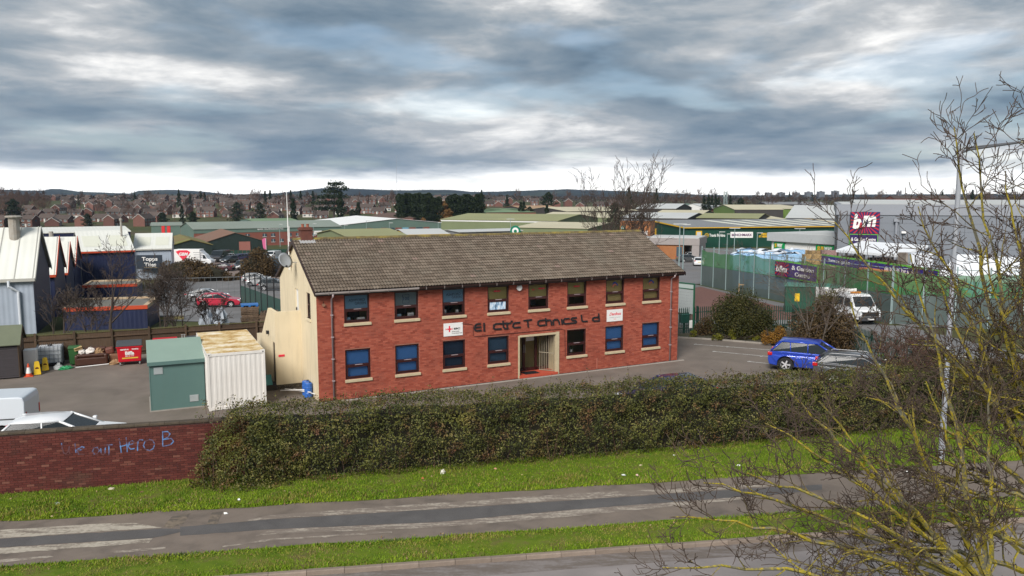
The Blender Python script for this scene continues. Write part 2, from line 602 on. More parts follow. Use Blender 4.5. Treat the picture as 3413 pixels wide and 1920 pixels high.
# dirty channel along the kerb: a darker strip of grit
sheet('gutter_grit', [RF(-70, 18.55), RF(70, 18.55), RF(70, 19.27), RF(-70, 19.27)], -0.096,
      worn('gutter_dirt', (0.150, 0.125, 0.108), (0.195, 0.172, 0.162), 0.42), road, None)
path = sheet('footpath', [RF(-70, 20.5), RF(70, 20.5), RF(70, 24.1), RF(-70, 24.1)], 0.0, M_PATH)
PSTRIPS = [
 ('pale_strip', 'I', M_PALE, [(-300, 1110), (0, 1090), (700, 1045), (1050, 1035), (1265, 1070), (700, 1107), (0, 1155), (-300, 1177)]),
 ('tarmac_strip', 'I', M_STRIP, [(-300, 1180), (0, 1159), (1265, 1079), (1500, 1085), (1190, 1152), (0, 1226), (-300, 1247)]),
 ('pale_strip', 'I', M_PALE, [(-300, 1250), (0, 1230), (1190, 1155), (1160, 1190), (0, 1278), (-300, 1300)]),
 ('pale_strip', 'I', M_PALE2, [(850, 1255), (1290, 1222), (1290, 1236), (900, 1271)]),
 ('pale_strip', 'I', M_PALE2, [(-300, 1342), (0, 1322), (380, 1290), (420, 1300), (0, 1347), (-300, 1365)]),
 ('pale_strip', 'J', M_PALE2, [(-243, 1027), (0, 975), (1300, 880), (2337, 808), (3900, 732), (3960, 745), (3700, 762), (2337, 858), (1300, 926), (0, 1005)]),
 ('tarmac_strip', 'J', M_STRIP, [(-700, 1065), (0, 1008), (1300, 929), (2337, 861), (3960, 752), (4300, 735), (4300, 775), (3960, 812), (2337, 932), (1300, 1028), (0, 1085), (-700, 1135)]),
 ('pale_strip', 'J', M_PALE2, [(-120, 1140), (0, 1088), (1300, 1031), (2337, 935), (3700, 830), (3700, 850), (2337, 985), (1300, 1070), (0, 1125)]),
 ('pale_strip', 'J', M_PALE2, [(-370, 1215), (0, 1160), (950, 1100), (950, 1114), (0, 1174), (-370, 1225)]),
 ('gravel_patch', 'I', M_GRAVEL, [(1340, 985), (1480, 958), (1430, 1040), (1330, 1075), (1270, 1062)]),
 ('gravel_patch', 'I', M_GRAVEL, [(1650, 955), (1735, 945), (1690, 1046), (1610, 1048)]),
]
for i, (nm, zz, mm, pts) in enumerate(PSTRIPS):
 dense = []
 for k in range(len(pts)):
  a, b = pts[k], pts[(k + 1) % len(pts)]
  m_ = max(1, int(abs(b[0] - a[0]) / 60))
  for t in range(m_):
   u = t / m_
   x_, y_ = a[0] + (b[0] - a[0]) * u, a[1] + (b[1] - a[1]) * u
   dense.append((x_, y_ + (fbm(x_ * 0.02, i * 5 + k) * 4 if 0 < t else 0)))
 sheet(nm, [gz(zz, x_, y_, 0.004) for x_, y_ in dense], 0.004 + 0.0015 * (i % 3), mm, path, None)
def verge(name, n0, n1, seed, wob0=0.10, wob1=0.10, s0=-45, s1=45, nf1=None):
 ss = np.arange(s0, s1, 0.22)
 lo = [RF(s, n0 + wob0 * fbm(s * 0.8, seed, 1)) for s in ss]
 hi = [RF(s, (n1 if nf1 is None else nf1(s)) + wob1 * fbm(s * 0.7, seed + 3, 2)) for s in ss]
 md = [(a + b) / 2 for a, b in zip(lo, hi)]
 v = [(q.x, q.y, 0.010) for q in lo] + [(q.x, q.y, 0.045 + 0.02 * fbm(q.x * 0.5, q.y * 0.5, 3)) for q in md] + [(q.x, q.y, 0.010) for q in hi]
 n = len(ss)
 f = [(r * n + i, r * n + i + 1, (r + 1) * n + i + 1, (r + 1) * n + i) for r in range(2) for i in range(n - 1)]
 o = link(name, np_mesh(name, v, f, M_SOIL))
 o['kind'] = 'structure'
# front foot line of the garden wall and of the hedge, from the photograph
WALL_L, WALL_R = gz('I', 0, 820), gz('I', 1400, 708)
wdir = (WALL_R - WALL_L).normalized()
WALL_ROT = math.atan2(wdir.y, wdir.x)
HEDGE_A, HEDGE_B = gz('I', 1560, 792), gz('L', 2337, 262)
hdir = (HEDGE_B - HEDGE_A).normalized()
verge('roadside_verge', 19.36, 20.78, 1, 0.0, 0.14)
verge('wall_verge', 23.80, 27.3, 7, 0.16, 0.0, nf1=lambda s: 27.3 + 0.06 * max(0, s + 5))
# kerb: single stones on a concrete bed
kb = MB()
for s in range(-44, 44, 8):
 a = [RF(s, 19.21), RF(s + 8, 19.21), RF(s + 8, 19.37), RF(s, 19.37)]
 kb.add([(q.x, q.y, -0.28) for q in a] + [(q.x, q.y, -0.112) for q in a], [(0, 3, 2, 1), (4, 5, 6, 7), (0, 1, 5, 4), (1, 2, 6, 5), (2, 3, 7, 6), (3, 0, 4, 7)])
kerb = kb.build('kerb', M_CONC)
kerb['kind'] = 'structure'
km = MB()
km.prism([(-0.068, -0.105), (0.068, -0.105), (0.068, 0.02), (-0.035, 0.02), (-0.058, 0.0)], lambda u, v, w: (w, u, v), -0.454, 0.454)
kme = km.mesh('kerb_stone', mat('kerb_concrete', (0.27, 0.215, 0.175), (0.15, 0.115, 0.09), rough=0.9, scale=4, contrast=0.45, bump=0.4, rnd=0.16))
for k in range(-38, 40):
 q = RF(k * 0.918 + 0.3, 19.29 + RNG.uniform(-0.008, 0.008), RNG.uniform(-0.008, 0.006))
 link('kerb_stone', kme, kerb, q, RA + RNG.uniform(-0.006, 0.006))
# grass blades on both verges
M_GRASS = leafmat('grass_blades', [(0.0, (0.060, 0.110, 0.010)), (0.3, (0.145, 0.245, 0.012)), (0.55, (0.240, 0.315, 0.020)), (0.78, (0.270, 0.245, 0.055)), (1.0, (0.270, 0.195, 0.090))], 0.7)
def grass(name, n0, n1f, s0, s1, count, seed, hmin=0.03, hmax=0.085):
 r = np.random.RandomState(seed)
 s = r.uniform(s0, s1, count)
 n1 = np.array([n1f(v) for v in s])
 n = n0 + r.uniform(0, 1, count) * (n1 - n0)
 patch = np.array([fbm(a * 0.9, b * 1.3, 4) for a, b in zip(s, n)])
 dead = np.array([fbm(a * 1.7, b * 2.3, 9) for a, b in zip(s, n)])
 edge = np.minimum(n - n0, n1 - n) < 0.22
 x = s * math.cos(RA) - n * math.sin(RA)
 y = s * math.sin(RA) + n * math.cos(RA)
 h = r.uniform(hmin, hmax, count) * (1 + 0.7 * np.clip(patch, -0.6, 1))
 a = r.uniform(0, 2 * math.pi, count)
 w = r.uniform(0.010, 0.022, count)
 lx, ly = r.normal(0, 0.035, count), r.normal(0, 0.035, count)
 z0 = np.full(count, 0.012)
 v = np.empty((count, 3, 3), np.float32)
 v[:, 0] = np.stack([x - np.cos(a) * w, y - np.sin(a) * w, z0], 1)
 v[:, 1] = np.stack([x + np.cos(a) * w, y + np.sin(a) * w, z0], 1)
 v[:, 2] = np.stack([x + lx, y + ly, z0 + h + 0.02], 1)
 f = np.arange(count * 3).reshape(-1, 3)
 keep = (dead < 0.34) | (r.uniform(0, 1, count) < 0.55)
 tone = np.clip(0.37 - 0.34 * patch + r.normal(0, 0.15, count) + np.where(dead > 0.22, 0.42 if seed == 1 else 0.22, 0) + 0.25 * edge, 0, 0.86)
 o = link(name, np_mesh(name, v[keep].reshape(-1, 3), f[:keep.sum()], M_GRASS, tone[keep]))
 return tag(o, 'short bright green grass of the %s' % ('verge beside the kerb' if seed == 1 else 'verge below wall and hedge'), 'grass', kind='stuff')
grass('roadside_grass', 19.38, lambda s: 20.78, -26, 30, 58000, 1, 0.02, 0.06)
grass('verge_grass', 23.74, lambda s: 26.7 + 0.05 * max(0, s + 5), -24, 32, 105000, 2)
# ------------------------------------------------------------------ brickwork
_q = NB('brick_clay')
_r = _q.rnd()
_c = _q.ramp(_r, [(0.0, (0.235, 0.053, 0.034)), (0.2, (0.305, 0.071, 0.044)), (0.55, (0.350, 0.088, 0.054)), (0.85, (0.400, 0.112, 0.070)), (1.0, (0.290, 0.075, 0.05))])
_c = _q.mix(_q.math('MULTIPLY', _q.math('SUBTRACT', _q.noise(0.8, 5, 0.6), 0.5), 2.2, True), _c, (0.17, 0.055, 0.038))
_q.bump(_q.noise(60, 3), 0.3, 0.01)
M_BRICK = _q.finish(_c, 0.85, 0, 0.25)
_q = NB('dark_brick_clay')
_r = _q.rnd()
_c = _q.ramp(_r, [(0.0, (0.066, 0.018, 0.015)), (0.3, (0.084, 0.021, 0.017)), (0.65, (0.100, 0.025, 0.020)), (0.93, (0.118, 0.034, 0.026)), (1.0, (0.17, 0.07, 0.05))])
_c = _q.mix(_q.math('MULTIPLY', _q.math('SUBTRACT', _q.noise(0.7, 5, 0.6), 0.52), 3, True), _c, (0.075, 0.040, 0.028))
_q.bump(_q.noise(60, 3), 0.3, 0.01)
M_DBRICK = _q.finish(_c, 0.85, 0, 0.25)
M_MORTAR = mat('mortar', (0.35, 0.145, 0.10), (0.24, 0.095, 0.068), rough=0.95, scale=1.5, contrast=0.5)
M_DMORTAR = mat('dark_mortar', (0.060, 0.028, 0.024), (0.038, 0.019, 0.017), rough=0.95, scale=1.5, contrast=0.5)
BL, BHT, JT = 0.215, 0.065, 0.010
def brick_rects(x0, x1, z0, z1, openings):
 out = []
 nrow = int((z1 - z0) / (BHT + JT))
 for r in range(nrow):
  za = z0 + r * (BHT + JT)
  zb = za + BHT
  free = [(x0, x1)]
  for (a, b, c, d) in openings:
   if zb > c and za < d:
    nf = []
    for (p_, q) in free:
     if b <= p_ or a >= q:
      nf.append((p_, q))
     else:
      if a > p_:
                            nf.append((p_, a))
      if b < q:
                            nf.append((b, q))
    free = nf
  off = (BL + JT) * 0.5 * (r % 2)
  for (p_, q) in free:
   k = math.floor((p_ - x0 - off) / (BL + JT))
   while True:
    xa = x0 + off + k * (BL + JT)
    if xa >= q:
     break
    a, b = max(xa, p_), min(xa + BL, q)
    if b - a > 0.03:
     out.append((a, b, za, zb))
    k += 1
 return out
def lay_bricks(parent, rects, key, m, proud=0.007, single=300, seed=3, relief=0.004):
 """the bricks that show largest are parts of their own, the rest one joined part"""
 r = np.random.RandomState(seed)
 order = sorted(range(len(rects)), key=lambda i: key(rects[i]))
 full = [i for i in order if abs(rects[i][1] - rects[i][0] - BL) < 1e-4][:single]
 fs = set(full)
 bm_ = MB()
 bm_.box(0, 0, 0, BL, 0.06, BHT)
 me = bm_.mesh('brick', m)
 for i in full:
  a, b, c, d = rects[i]
  link('brick', me, parent, (a, -proud - r.uniform(0, relief), c))
 rest = [rects[i] for i in range(len(rects)) if i not in fs]
 v = np.empty((len(rest), 8, 3), np.float32)
 for i, (a, b, c, d) in enumerate(rest):
  y0 = -proud - r.uniform(0, relief)
  y1 = 0.05
  v[i] = [(a, y0, c), (b, y0, c), (b, y1, c), (a, y1, c), (a, y0, d), (b, y0, d), (b, y1, d), (a, y1, d)]
 base = np.array([(4, 5, 6, 7), (0, 1, 5, 4), (1, 2, 6, 5), (3, 0, 4, 7), (0, 3, 2, 1)])
 f = (base[None] + (np.arange(len(rest)) * 8)[:, None, None]).reshape(-1, 4)
 rn = np.repeat(r.uniform(0, 1, len(rest)), 5)
 o = link('brickwork', np_mesh('brickwork', v.reshape(-1, 3), f, m, rn), parent)
 o['kind'] = 'stuff'
 return o
# ------------------------------------------------------------------ boundary wall with graffiti
WH = 1.90
wl_len = (WALL_R - WALL_L).length + 2.6
WX0 = -5.0
bwall = thing('brick_boundary_wall', 'long dark red brick wall with blue graffiti beside the grass verge', 'wall', WALL_L, WALL_ROT)
w_ = MB()
w_.box(WX0, 0.0, -0.3, wl_len, 0.215, WH)
w_.build('wall_core', M_DMORTAR, bwall)
lay_bricks(bwall, brick_rects(WX0 + 0.02, wl_len, -0.02, WH, []), lambda r_: abs((r_[0] + r_[1]) / 2 - 3.4) * 0.2 + abs(r_[2] - 1.0), M_DBRICK, seed=8)
cm_ = MB()
cm_.prism([(-0.03, 0), (0.245, 0), (0.245, 0.055), (0.215, 0.075), (0.0, 0.075), (-0.03, 0.055)], lambda u, v, w: (w, u, v), 0, 0.44)
cme = cm_.mesh('coping_stone', mat('mossy_coping', (0.085, 0.065, 0.045), (0.045, 0.036, 0.026), rough=0.95, scale=5, contrast=0.35, bump=0.6, rnd=0.2))
k = 0
while WX0 + k * 0.447 < wl_len - 0.3:
 link('coping_stone', cme, bwall, (WX0 + k * 0.447, 0, WH + 0.002 + RNG.uniform(0, 0.006)))
 k += 1
# graffiti: spray strokes a few mm proud of the bricks, measured in the wall's own plane
_wn = Vector((-wdir.y, wdir.x, 0))
def on_wall(zz, x, y):
 r = ray(zz, x, y)
 t = WALL_L.dot(_wn) / r.dot(_wn)
 q = r * t
 q.z += CAM_H
 return ((q - WALL_L).dot(wdir), q.z)
GRAF = [[(480, 415), (485, 450), (497, 490), (515, 497), (530, 480), (540, 440), (538, 475), (545, 492)],
  [(585, 420), (592, 485)], [(592, 470), (615, 455), (640, 440), (655, 445), (640, 462), (605, 470), (615, 498), (655, 500)],
  [(760, 445), (735, 450), (722, 475), (735, 498), (760, 495), (775, 470), (760, 447)],
  [(785, 455), (790, 495), (805, 505), (818, 490), (822, 445)], [(815, 427), (875, 425)], [(848, 428), (850, 505)],
  [(928, 380), (938, 430), (945, 485)], [(982, 370), (990, 430), (992, 480)], [(938, 440), (990, 425)],
  [(1005, 425), (1030, 420), (1045, 405), (1030, 395), (1008, 405), (1000, 440), (1020, 460), (1045, 455)],
  [(1078, 400), (1072, 430), (1072, 468)], [(1070, 410), (1090, 385), (1112, 388)],
  [(1165, 385), (1130, 400), (1118, 430), (1130, 460), (1165, 470), (1195, 455), (1205, 420), (1190, 392), (1165, 385)],
  [(1268, 325), (1268, 380), (1268, 435)], [(1268, 325), (1305, 322), (1325, 340), (1310, 365), (1272, 385)], [(1272, 385), (1335, 375), (1352, 400), (1330, 425), (1272, 437)]]
M_SPRAY = worn('blue_spray_paint', (0.11, 0.25, 0.52), (0.10, 0.042, 0.045), 0.47)
gr = MB()
for st in GRAF:
 pts = [on_wall('I', x, y) for x, y in st]
 for (a, b), (c, d) in zip(pts, pts[1:]):
  L_ = math.hypot(c - a, d - b) or 1e-6
  nx_, nz_ = -(d - b) / L_ * 0.017, (c - a) / L_ * 0.017
  ex, ez = (c - a) / L_ * 0.015, (d - b) / L_ * 0.015
  y_ = -0.0135 - RNG.uniform(0, 0.0012)
  gr.quad((a - ex + nx_, y_, b - ez + nz_), (a - ex - nx_, y_, b - ez - nz_), (c + ex - nx_, y_, d + ez - nz_), (c + ex + nx_, y_, d + ez + nz_))
gr.build('graffiti', M_SPRAY, bwall)
# ------------------------------------------------------------------ the office building
BA = math.radians(27.485)
B0 = gz('D', 803, 1012)
BXV = Vector((math.cos(BA), math.sin(BA), 0))
BYV = Vector((-math.sin(BA), math.cos(BA), 0))
BLEN, BDEP, EAVE, RIDGE = 20.32, 7.85, 4.93, 7.12
M_FRAME = mat('brown_window_frame', (0.050, 0.014, 0.013), (0.032, 0.010, 0.010), rough=0.35, scale=4)
M_FASCIA = mat('dark_fascia', (0.040, 0.020, 0.016), (0.026, 0.014, 0.012), rough=0.45, scale=3)
M_STONE = mat('cream_sill_stone', (0.56, 0.47, 0.31), (0.40, 0.33, 0.21), rough=0.85, scale=6, contrast=0.4, bump=0.3)
M_CREAM = mat('cream_render', (0.71, 0.61, 0.435), (0.61, 0.52, 0.355), rough=0.9, scale=0.9, contrast=0.45, bump=0.25, bscale=60, dirt=0.16)
M_PIPE = mat('pinkish_grey_pipe', (0.42, 0.34, 0.34), (0.33, 0.26, 0.27), rough=0.5, scale=3)
M_PALEGUT = mat('pale_gutter', (0.40, 0.36, 0.34), (0.3, 0.27, 0.25), rough=0.5)
M_GLASS = glass()
M_IN = mat('khaki_room_wall', (0.62, 0.52, 0.25), (0.55, 0.45, 0.2), rough=0.9, scale=0.5)
M_DARK = flat('dark_interior', (0.03, 0.03, 0.032), 0.7)
M_WHITE = mat('white_paint', (0.78, 0.77, 0.75), (0.70, 0.69, 0.67), rough=0.4, scale=3)
M_BLACK = flat('black_plastic', (0.018, 0.018, 0.02), 0.45)
M_RED = flat('red_print', (0.70, 0.03, 0.06), 0.5)
M_BLUE = flat('blue_print', (0.04, 0.08, 0.35), 0.5)
office = thing('office_building', 'two-storey red brick office with brown tiled roof and cream gable end', 'building', B0, BA)
WX = [1.24, 3.62, 6.02, 8.42, 10.71, 13.01, 15.42, 17.83]
WW = 1.18
OPEN = [(x, x + WW, 3.50, 4.80) for x in WX]
LX = [1.24, 3.62, 6.02, 8.42, 13.01, 15.42, 17.84]
OPEN += [(x, x + WW, 0.90, 2.27) for x in LX]
DOOR = (10.18, 12.42, -0.2, 2.16)
OPEN.append(DOOR)
def cells(x0, x1, z0, z1, openings):
 xs_ = sorted({x0, x1} | {v for o in openings for v in o[:2] if x0 < v < x1})
 zs_ = sorted({z0, z1} | {v for o in openings for v in o[2:] if z0 < v < z1})
 for a, b in zip(xs_, xs_[1:]):
  for c, d in zip(zs_, zs_[1:]):
   if not any(o[0] <= a and b <= o[1] and o[2] <= c and d <= o[3] for o in openings):
    yield a, b, c, d
fw = MB()
for a, b, c, d in cells(0, BLEN, -0.2, EAVE, OPEN):
 fw.box(a, 0.0, c, b, 0.24, d)
fw.build('front_wall', M_MORTAR, office)
# soldier courses over the lower windows are left to the bond; every brick stands proud of the mortar
lay_bricks(office, brick_rects(0.0, BLEN, 0.0, EAVE - 0.02, OPEN), lambda r_: (r_[0] - 0.6) * 0.9 - 0.15 * r_[2] if r_[2] > 1.2 else 99, M_BRICK, seed=4)
GOPEN = [(1.10, 1.92, 3.62, 4.80), (3.50, 4.24, 2.72, 4.74)]
gw = MB()
for a, b, c, d in cells(0.0, BDEP, -0.2, EAVE, GOPEN):
 gw.box(-0.012, a if a > 0 else 0.012, c, 0.24, b, d)
gw.prism([(-0.012, EAVE), (BDEP, EAVE), (BDEP / 2, RIDGE - 0.12)], lambda u, v, w: (w, max(u, 0.012), v), -0.012, 0.24)
gw.build('cream_end_wall', M_CREAM, office)
rw = MB()
rw.prism([(0.24, -0.2), (BDEP, -0.2), (BDEP, EAVE), (BDEP / 2, RIDGE - 0.12), (0.24, EAVE)], lambda u, v, w: (w, u, v), BLEN - 0.25, BLEN)
rw.build('brick_end_wall', mat('plain_brick', (0.30, 0.085, 0.05), (0.20, 0.06, 0.04), rough=0.9, scale=2), office)
bw = MB()
bw.box(0.24, BDEP - 0.24, -0.2, BLEN - 0.25, BDEP, EAVE)
bw.build('rear_wall', mat('plain_brick', (0.30, 0.085, 0.05)), office)
# floors, ceiling and the room walls seen through the glass
for nm, z in (('ground_floor', 0.02), ('upper_floor', 2.72)):
 q = MB()
 q.box(0.25, 0.25, z - 0.06, BLEN - 0.26, 3.0, z)
 q.build(nm, flat('carpet', (0.08, 0.08, 0.09), 0.9), office)
q = MB()
q.box(0.25, 0.25, 2.42, 10.1, 3.0, 2.46)
q.box(12.5, 0.25, 2.42, BLEN - 0.26, 3.0, 2.46)
q.box(0.25, 0.25, 4.86, BLEN - 0.26, 3.0, 4.90)
q.build('ceiling', flat('ceiling_white', (0.6, 0.58, 0.5), 0.9), office)
q = MB()
q.box(0.25, 2.3, 0.03, 10.05, 2.4, 2.41)
q.box(12.55, 2.3, 0.03, BLEN - 0.26, 2.4, 2.41)
q.box(0.25, 2.3, 2.73, BLEN - 0.26, 2.4, 4.85)
for x in (5.4, 7.9, 12.4, 14.8):
 q.box(x, 0.3, 2.73, x + 0.08, 2.29, 4.85)
q.build('room_wall', M_IN, office)
def window(x0, z0, w, h, split=0.46, blind=None, name='window', parent=office, sill=True, film=None):
 t = 0.065
 f = MB()
 y0, y1 = 0.045, 0.115
 zs_ = z0 + h * split
 f.box(x0, y0, z0, x0 + t, y1, z0 + h)
 f.box(x0 + w - t, y0, z0, x0 + w, y1, z0 + h)
 f.box(x0 + t, y0, z0 + h - t, x0 + w - t, y1, z0 + h)
 f.box(x0 + t, y0, z0, x0 + w - t, y1, z0 + t)
 f.box(x0 + t, y0 - 0.005, zs_ - 0.04, x0 + w - t, y1, zs_ + 0.04)
 o = f.build(name, M_FRAME, parent)
 s = MB()                                    # the opening lower sash stands a little proud
 a, b, c, d = x0 + t + 0.002, x0 + w - t - 0.002, z0 + t + 0.002, zs_ - 0.042
 for bx_ in ((a, c, a + 0.05, d), (b - 0.05, c, b, d), (a + 0.05, c, b - 0.05, c + 0.05), (a + 0.05, d - 0.05, b - 0.05, d)):
  s.box(bx_[0], y0 - 0.018, bx_[1], bx_[2], y1 - 0.02, bx_[3])
 s.build('sash', M_FRAME, o)
 p1 = MB()
 p1.box(x0 + t, 0.085, zs_ + 0.04, x0 + w - t, 0.091, z0 + h - t)
 p1.build('pane', M_GLASS, o)
 p2 = MB()
 p2.box(a + 0.05, 0.072, c + 0.05, b - 0.05, 0.078, d - 0.05)
 p2.build('pane', M_GLASS, o)
 hd = MB()
 hd.box(x0 + w * 0.38, y0 - 0.03, zs_ + 0.005, x0 + w * 0.68, y0 - 0.006, zs_ + 0.03)
 hd.build('vent_bar', M_PIPE, o)
 if sill:
  sl = MB()
  sl.prism([(-0.075, -0.135), (0.20, -0.135), (0.20, 0.0), (0.04, 0.0), (-0.075, -0.03)], lambda u, v, w_: (w_, u, v + z0), x0 - 0.035, x0 + w + 0.06)
  sl.build('sill', M_STONE, o)
 if blind:
  bl = MB()
  bl.box(x0 + 0.02, 0.16, z0 + 0.03, x0 + w - 0.02, 0.175, z0 + h)
  bl.build('blind', blind, o)
 if film:
  fl = MB()
  fl.box(x0 + t, 0.095, zs_ + 0.04, x0 + w - t, 0.100, z0 + h - t)
  fl.build('frosted_film', film, o)
 return o
M_BLIND = mat('blue_blind', (0.13, 0.36, 0.86), (0.11, 0.32, 0.78), rough=0.8, scale=2)
M_NAVY = mat('navy_blind', (0.045, 0.080, 0.140), (0.034, 0.062, 0.11), rough=0.8)
M_STEEL = mat('steel_blue_blind', (0.085, 0.160, 0.250), (0.07, 0.13, 0.21), rough=0.8, stretch=(9, 1, 1))
M_FILM = mat('blue_film', (0.18, 0.33, 0.48), (0.16, 0.30, 0.44), rough=0.6)
M_FILM2 = mat('grey_film', (0.20, 0.255, 0.28), (0.18, 0.23, 0.25), rough=0.6)
M_SLAT = mat('ochre_blind_slat', (0.66, 0.49, 0.20), (0.58, 0.42, 0.16), rough=0.7)
ups = []
for i, x in enumerate(WX):
 film = {0: M_FILM, 1: M_FILM2, 2: M_FILM}.get(i)
 ups.append(window(x, 3.50, WW, 1.30, film=film))
for i in (3, 4, 5):                              # blind-like khaki panels added behind the upper panes, replacing the lit room wall
 q = MB()
 q.box(WX[i] + 0.02, 0.16, 4.12, WX[i] + WW - 0.02, 0.172, 4.80)
 q.build('blind', mat('khaki_stand_in_panel', (0.52, 0.42, 0.16), (0.46, 0.37, 0.13), rough=0.8), ups[i])
lows = []
for i, x in enumerate(LX):
 lows.append(window(x, 0.90, WW, 1.37, blind={0: M_BLIND, 1: M_BLIND, 2: M_NAVY, 3: M_STEEL, 5: M_BLIND, 6: M_BLIND}.get(i)))
# venetian blinds behind the last two upper windows, slat by slat
slm = MB()
slm.box(0, 0, 0, WW - 0.06, 0.042, 0.004, M=Matrix.Rotation(math.radians(72), 4, 'X'))
slme = slm.mesh('blind_slat', M_SLAT)
for i in (6, 7):
 for k in range(27):
  link('blind_slat', slme, ups[i], (WX[i] + 0.03, 0.17, 3.62 + k * 0.0425))
M_FILMTXT = flat('film_lettering', (0.030, 0.055, 0.085), 0.6)
for i in (0, 2):
 text_on('film_text', 'ASHFORD', M_FILMTXT, ups[i], WX[i] + 0.62, 0.084, 4.46, 0.17, 0.002, 'CENTER', bold=0.004)
 text_on('film_text', 'GREEN', M_FILMTXT, ups[i], WX[i] + 0.78, 0.084, 4.31, 0.17, 0.002, 'CENTER', bold=0.004)
text_on('film_text', '100', M_FILMTXT, ups[1], WX[1] + 0.59, 0.084, 4.37, 0.22, 0.002, 'CENTER', bold=0.006)
bxl = MB()
for a, b, c, d in ((0.42, 4.22, 0.76, 4.24), (0.42, 4.62, 0.76, 4.64), (0.42, 4.24, 0.44, 4.62), (0.74, 4.24, 0.76, 4.62)):
 bxl.box(WX[1] + a, 0.082, b, WX[1] + c, 0.084, d)
bxl.build('film_border', M_FILMTXT, ups[1])
for i, dx, dz in ((3, 0.55, 4.50), (4, 0.80, 4.50), (5, 0.62, 4.50)):
 text_on('window_lettering', 'vibrant', M_RED, ups[i], WX[i] + dx, 0.083, dz, 0.13, 0.002, 'CENTER', 0.25, 0.006)
text_on('window_lettering', 'the', M_RED, ups[4], WX[4] + 0.32, 0.083, 4.47, 0.10, 0.002, 'CENTER', 0.25, 0.004)
for i in (6, 7):                                 # blue and red roof-shaped emblem on the glass
 lg = MB()
 c0, z0 = WX[i] + 0.62, 4.50
 lg.prism([(-0.19, -0.02), (-0.08, 0.12), (0.03, 0.16), (0.19, 0.02), (0.20, -0.10), (0.12, 0.0), (0.02, 0.08), (-0.08, 0.04)], lambda u, v, w: (c0 + u, w, z0 + v), 0.080, 0.083)
 lg.build('blue_emblem', M_BLUE, ups[i])
 lg = MB()
 lg.prism([(-0.14, -0.12), (-0.10, -0.02), (0.02, 0.05), (0.10, -0.02), (0.04, -0.03), (-0.03, -0.02), (-0.08, -0.13)], lambda u, v, w: (c0 + u, w, z0 + v), 0.080, 0.083)
 lg.build('red_emblem', flat('coral_print', (0.60, 0.13, 0.09)), ups[i])
# tall window and white door in the cream gable
gf = MB()
for a, b, c, d in ((1.10, 1.92, 3.62, 3.68), (1.10, 1.92, 4.74, 4.80), (1.10, 1.16, 3.68, 4.74), (1.86, 1.92, 3.68, 4.74), (1.16, 1.86, 4.20, 4.26)):
 gf.box(0.05, a, c, 0.12, b, d)
gwin = gf.build('gable_window', M_FRAME, office)
q = MB()
q.box(0.08, 1.16, 3.68, 0.086, 1.86, 4.74)
q.build('pane', M_GLASS, gwin)
q = MB()
q.box(-0.07, 1.04, 3.50, 0.12, 1.98, 3.62)
q.build('sill', M_CREAM, gwin)
gd_ = MB()
gd_.box(0.06, 3.50, 2.72, 0.12, 4.24, 4.74)
gdo = gd_.build('fire_door', M_WHITE, office, bevel=0.01)
q = MB()
q.box(-0.0, 4.14, 3.66, 0.05, 4.17, 3.80)
q.build('handle', M_BLACK, gdo)
# fascia, gutter and downpipes
q = MB()
q.box(-0.10, -0.30, EAVE - 0.10, BLEN + 0.12, -0.27, EAVE + 0.09)
q.build('fascia', M_FASCIA, office)
q = MB()
q.box(-0.10, -0.268, EAVE - 0.10, BLEN + 0.12, 0.0, EAVE - 0.075)
q.build('soffit', M_FASCIA, office)
gp = [(-0.06, 0.05), (-0.055, 0.0), (-0.03, -0.045), (0.0, -0.055), (0.03, -0.045), (0.055, 0.0), (0.06, 0.05), (0.05, 0.05), (0.045, 0.0), (0.0, -0.043), (-0.045, 0.0), (-0.05, 0.05)]
q = MB()
q.prism(gp, lambda u, v, w: (w, u - 0.372, v + 4.95), -0.14, 4.7)
q.build('gutter', M_PALEGUT, office)
q = MB()
q.prism(gp, lambda u, v, w: (w, u - 0.37, v + 4.95), 4.7, BLEN + 0.14)
q.build('gutter', M_FASCIA, office)
gbm = MB()
gbm.box(-0.012, -0.45, 4.885, 0.012, -0.30, 5.004)
gbme = gbm.mesh('gutter_bracket', flat('bracket_grey', (0.2, 0.17, 0.16)))
for k in range(22):
 link('gutter_bracket', gbme, office, (0.45 + k * 0.92, 0, 0))
for x, z1 in ((0.66, 4.86), (19.75, 4.86)):
 q = MB()
 q.tube([(x, -0.36, 4.90), (x, -0.36, 4.80), (x, -0.07, 4.66), (x, -0.07, 0.02)], 0.042, 8)
 dp = q.build('downpipe', M_PIPE, office, smooth=True)
 for zc in (0.9, 1.9, 2.9, 3.9):
  q = MB()
  q.box(x - 0.055, -0.12, zc, x + 0.055, -0.012, zc + 0.05)
  q.build('pipe_clip', M_PIPE, dp)
# roof: deck, every tile with its two rolls, ridge tiles, bargeboards
RY0 = -0.36
slope = math.atan2(RIDGE - (EAVE + 0.075), BDEP / 2 - RY0)
SL = math.hypot(BDEP / 2 - RY0, RIDGE - (EAVE + 0.075))
SU = Vector((0, math.cos(slope), math.sin(slope)))
SN = Vector((0, -math.sin(slope), math.cos(slope)))
S0 = Vector((0, RY0, EAVE + 0.075))
q = MB()
a0, a1 = S0 - SN * 0.02, S0 + SU * SL - SN * 0.02
yb2, zb2 = BDEP + 0.36, EAVE + 0.075
for x in (0,):
 q.add([(-0.09, a0.y, a0.z - 0.06), (BLEN + 0.1, a0.y, a0.z - 0.06), (BLEN + 0.1, a1.y, a1.z - 0.06), (-0.09, a1.y, a1.z - 0.06),
           (-0.09, a0.y, a0.z), (BLEN + 0.1, a0.y, a0.z), (BLEN + 0.1, a1.y, a1.z), (-0.09, a1.y, a1.z)],
          [(0, 3, 2, 1), (4, 5, 6, 7), (0, 1, 5, 4), (1, 2, 6, 5), (2, 3, 7, 6), (3, 0, 4, 7)])
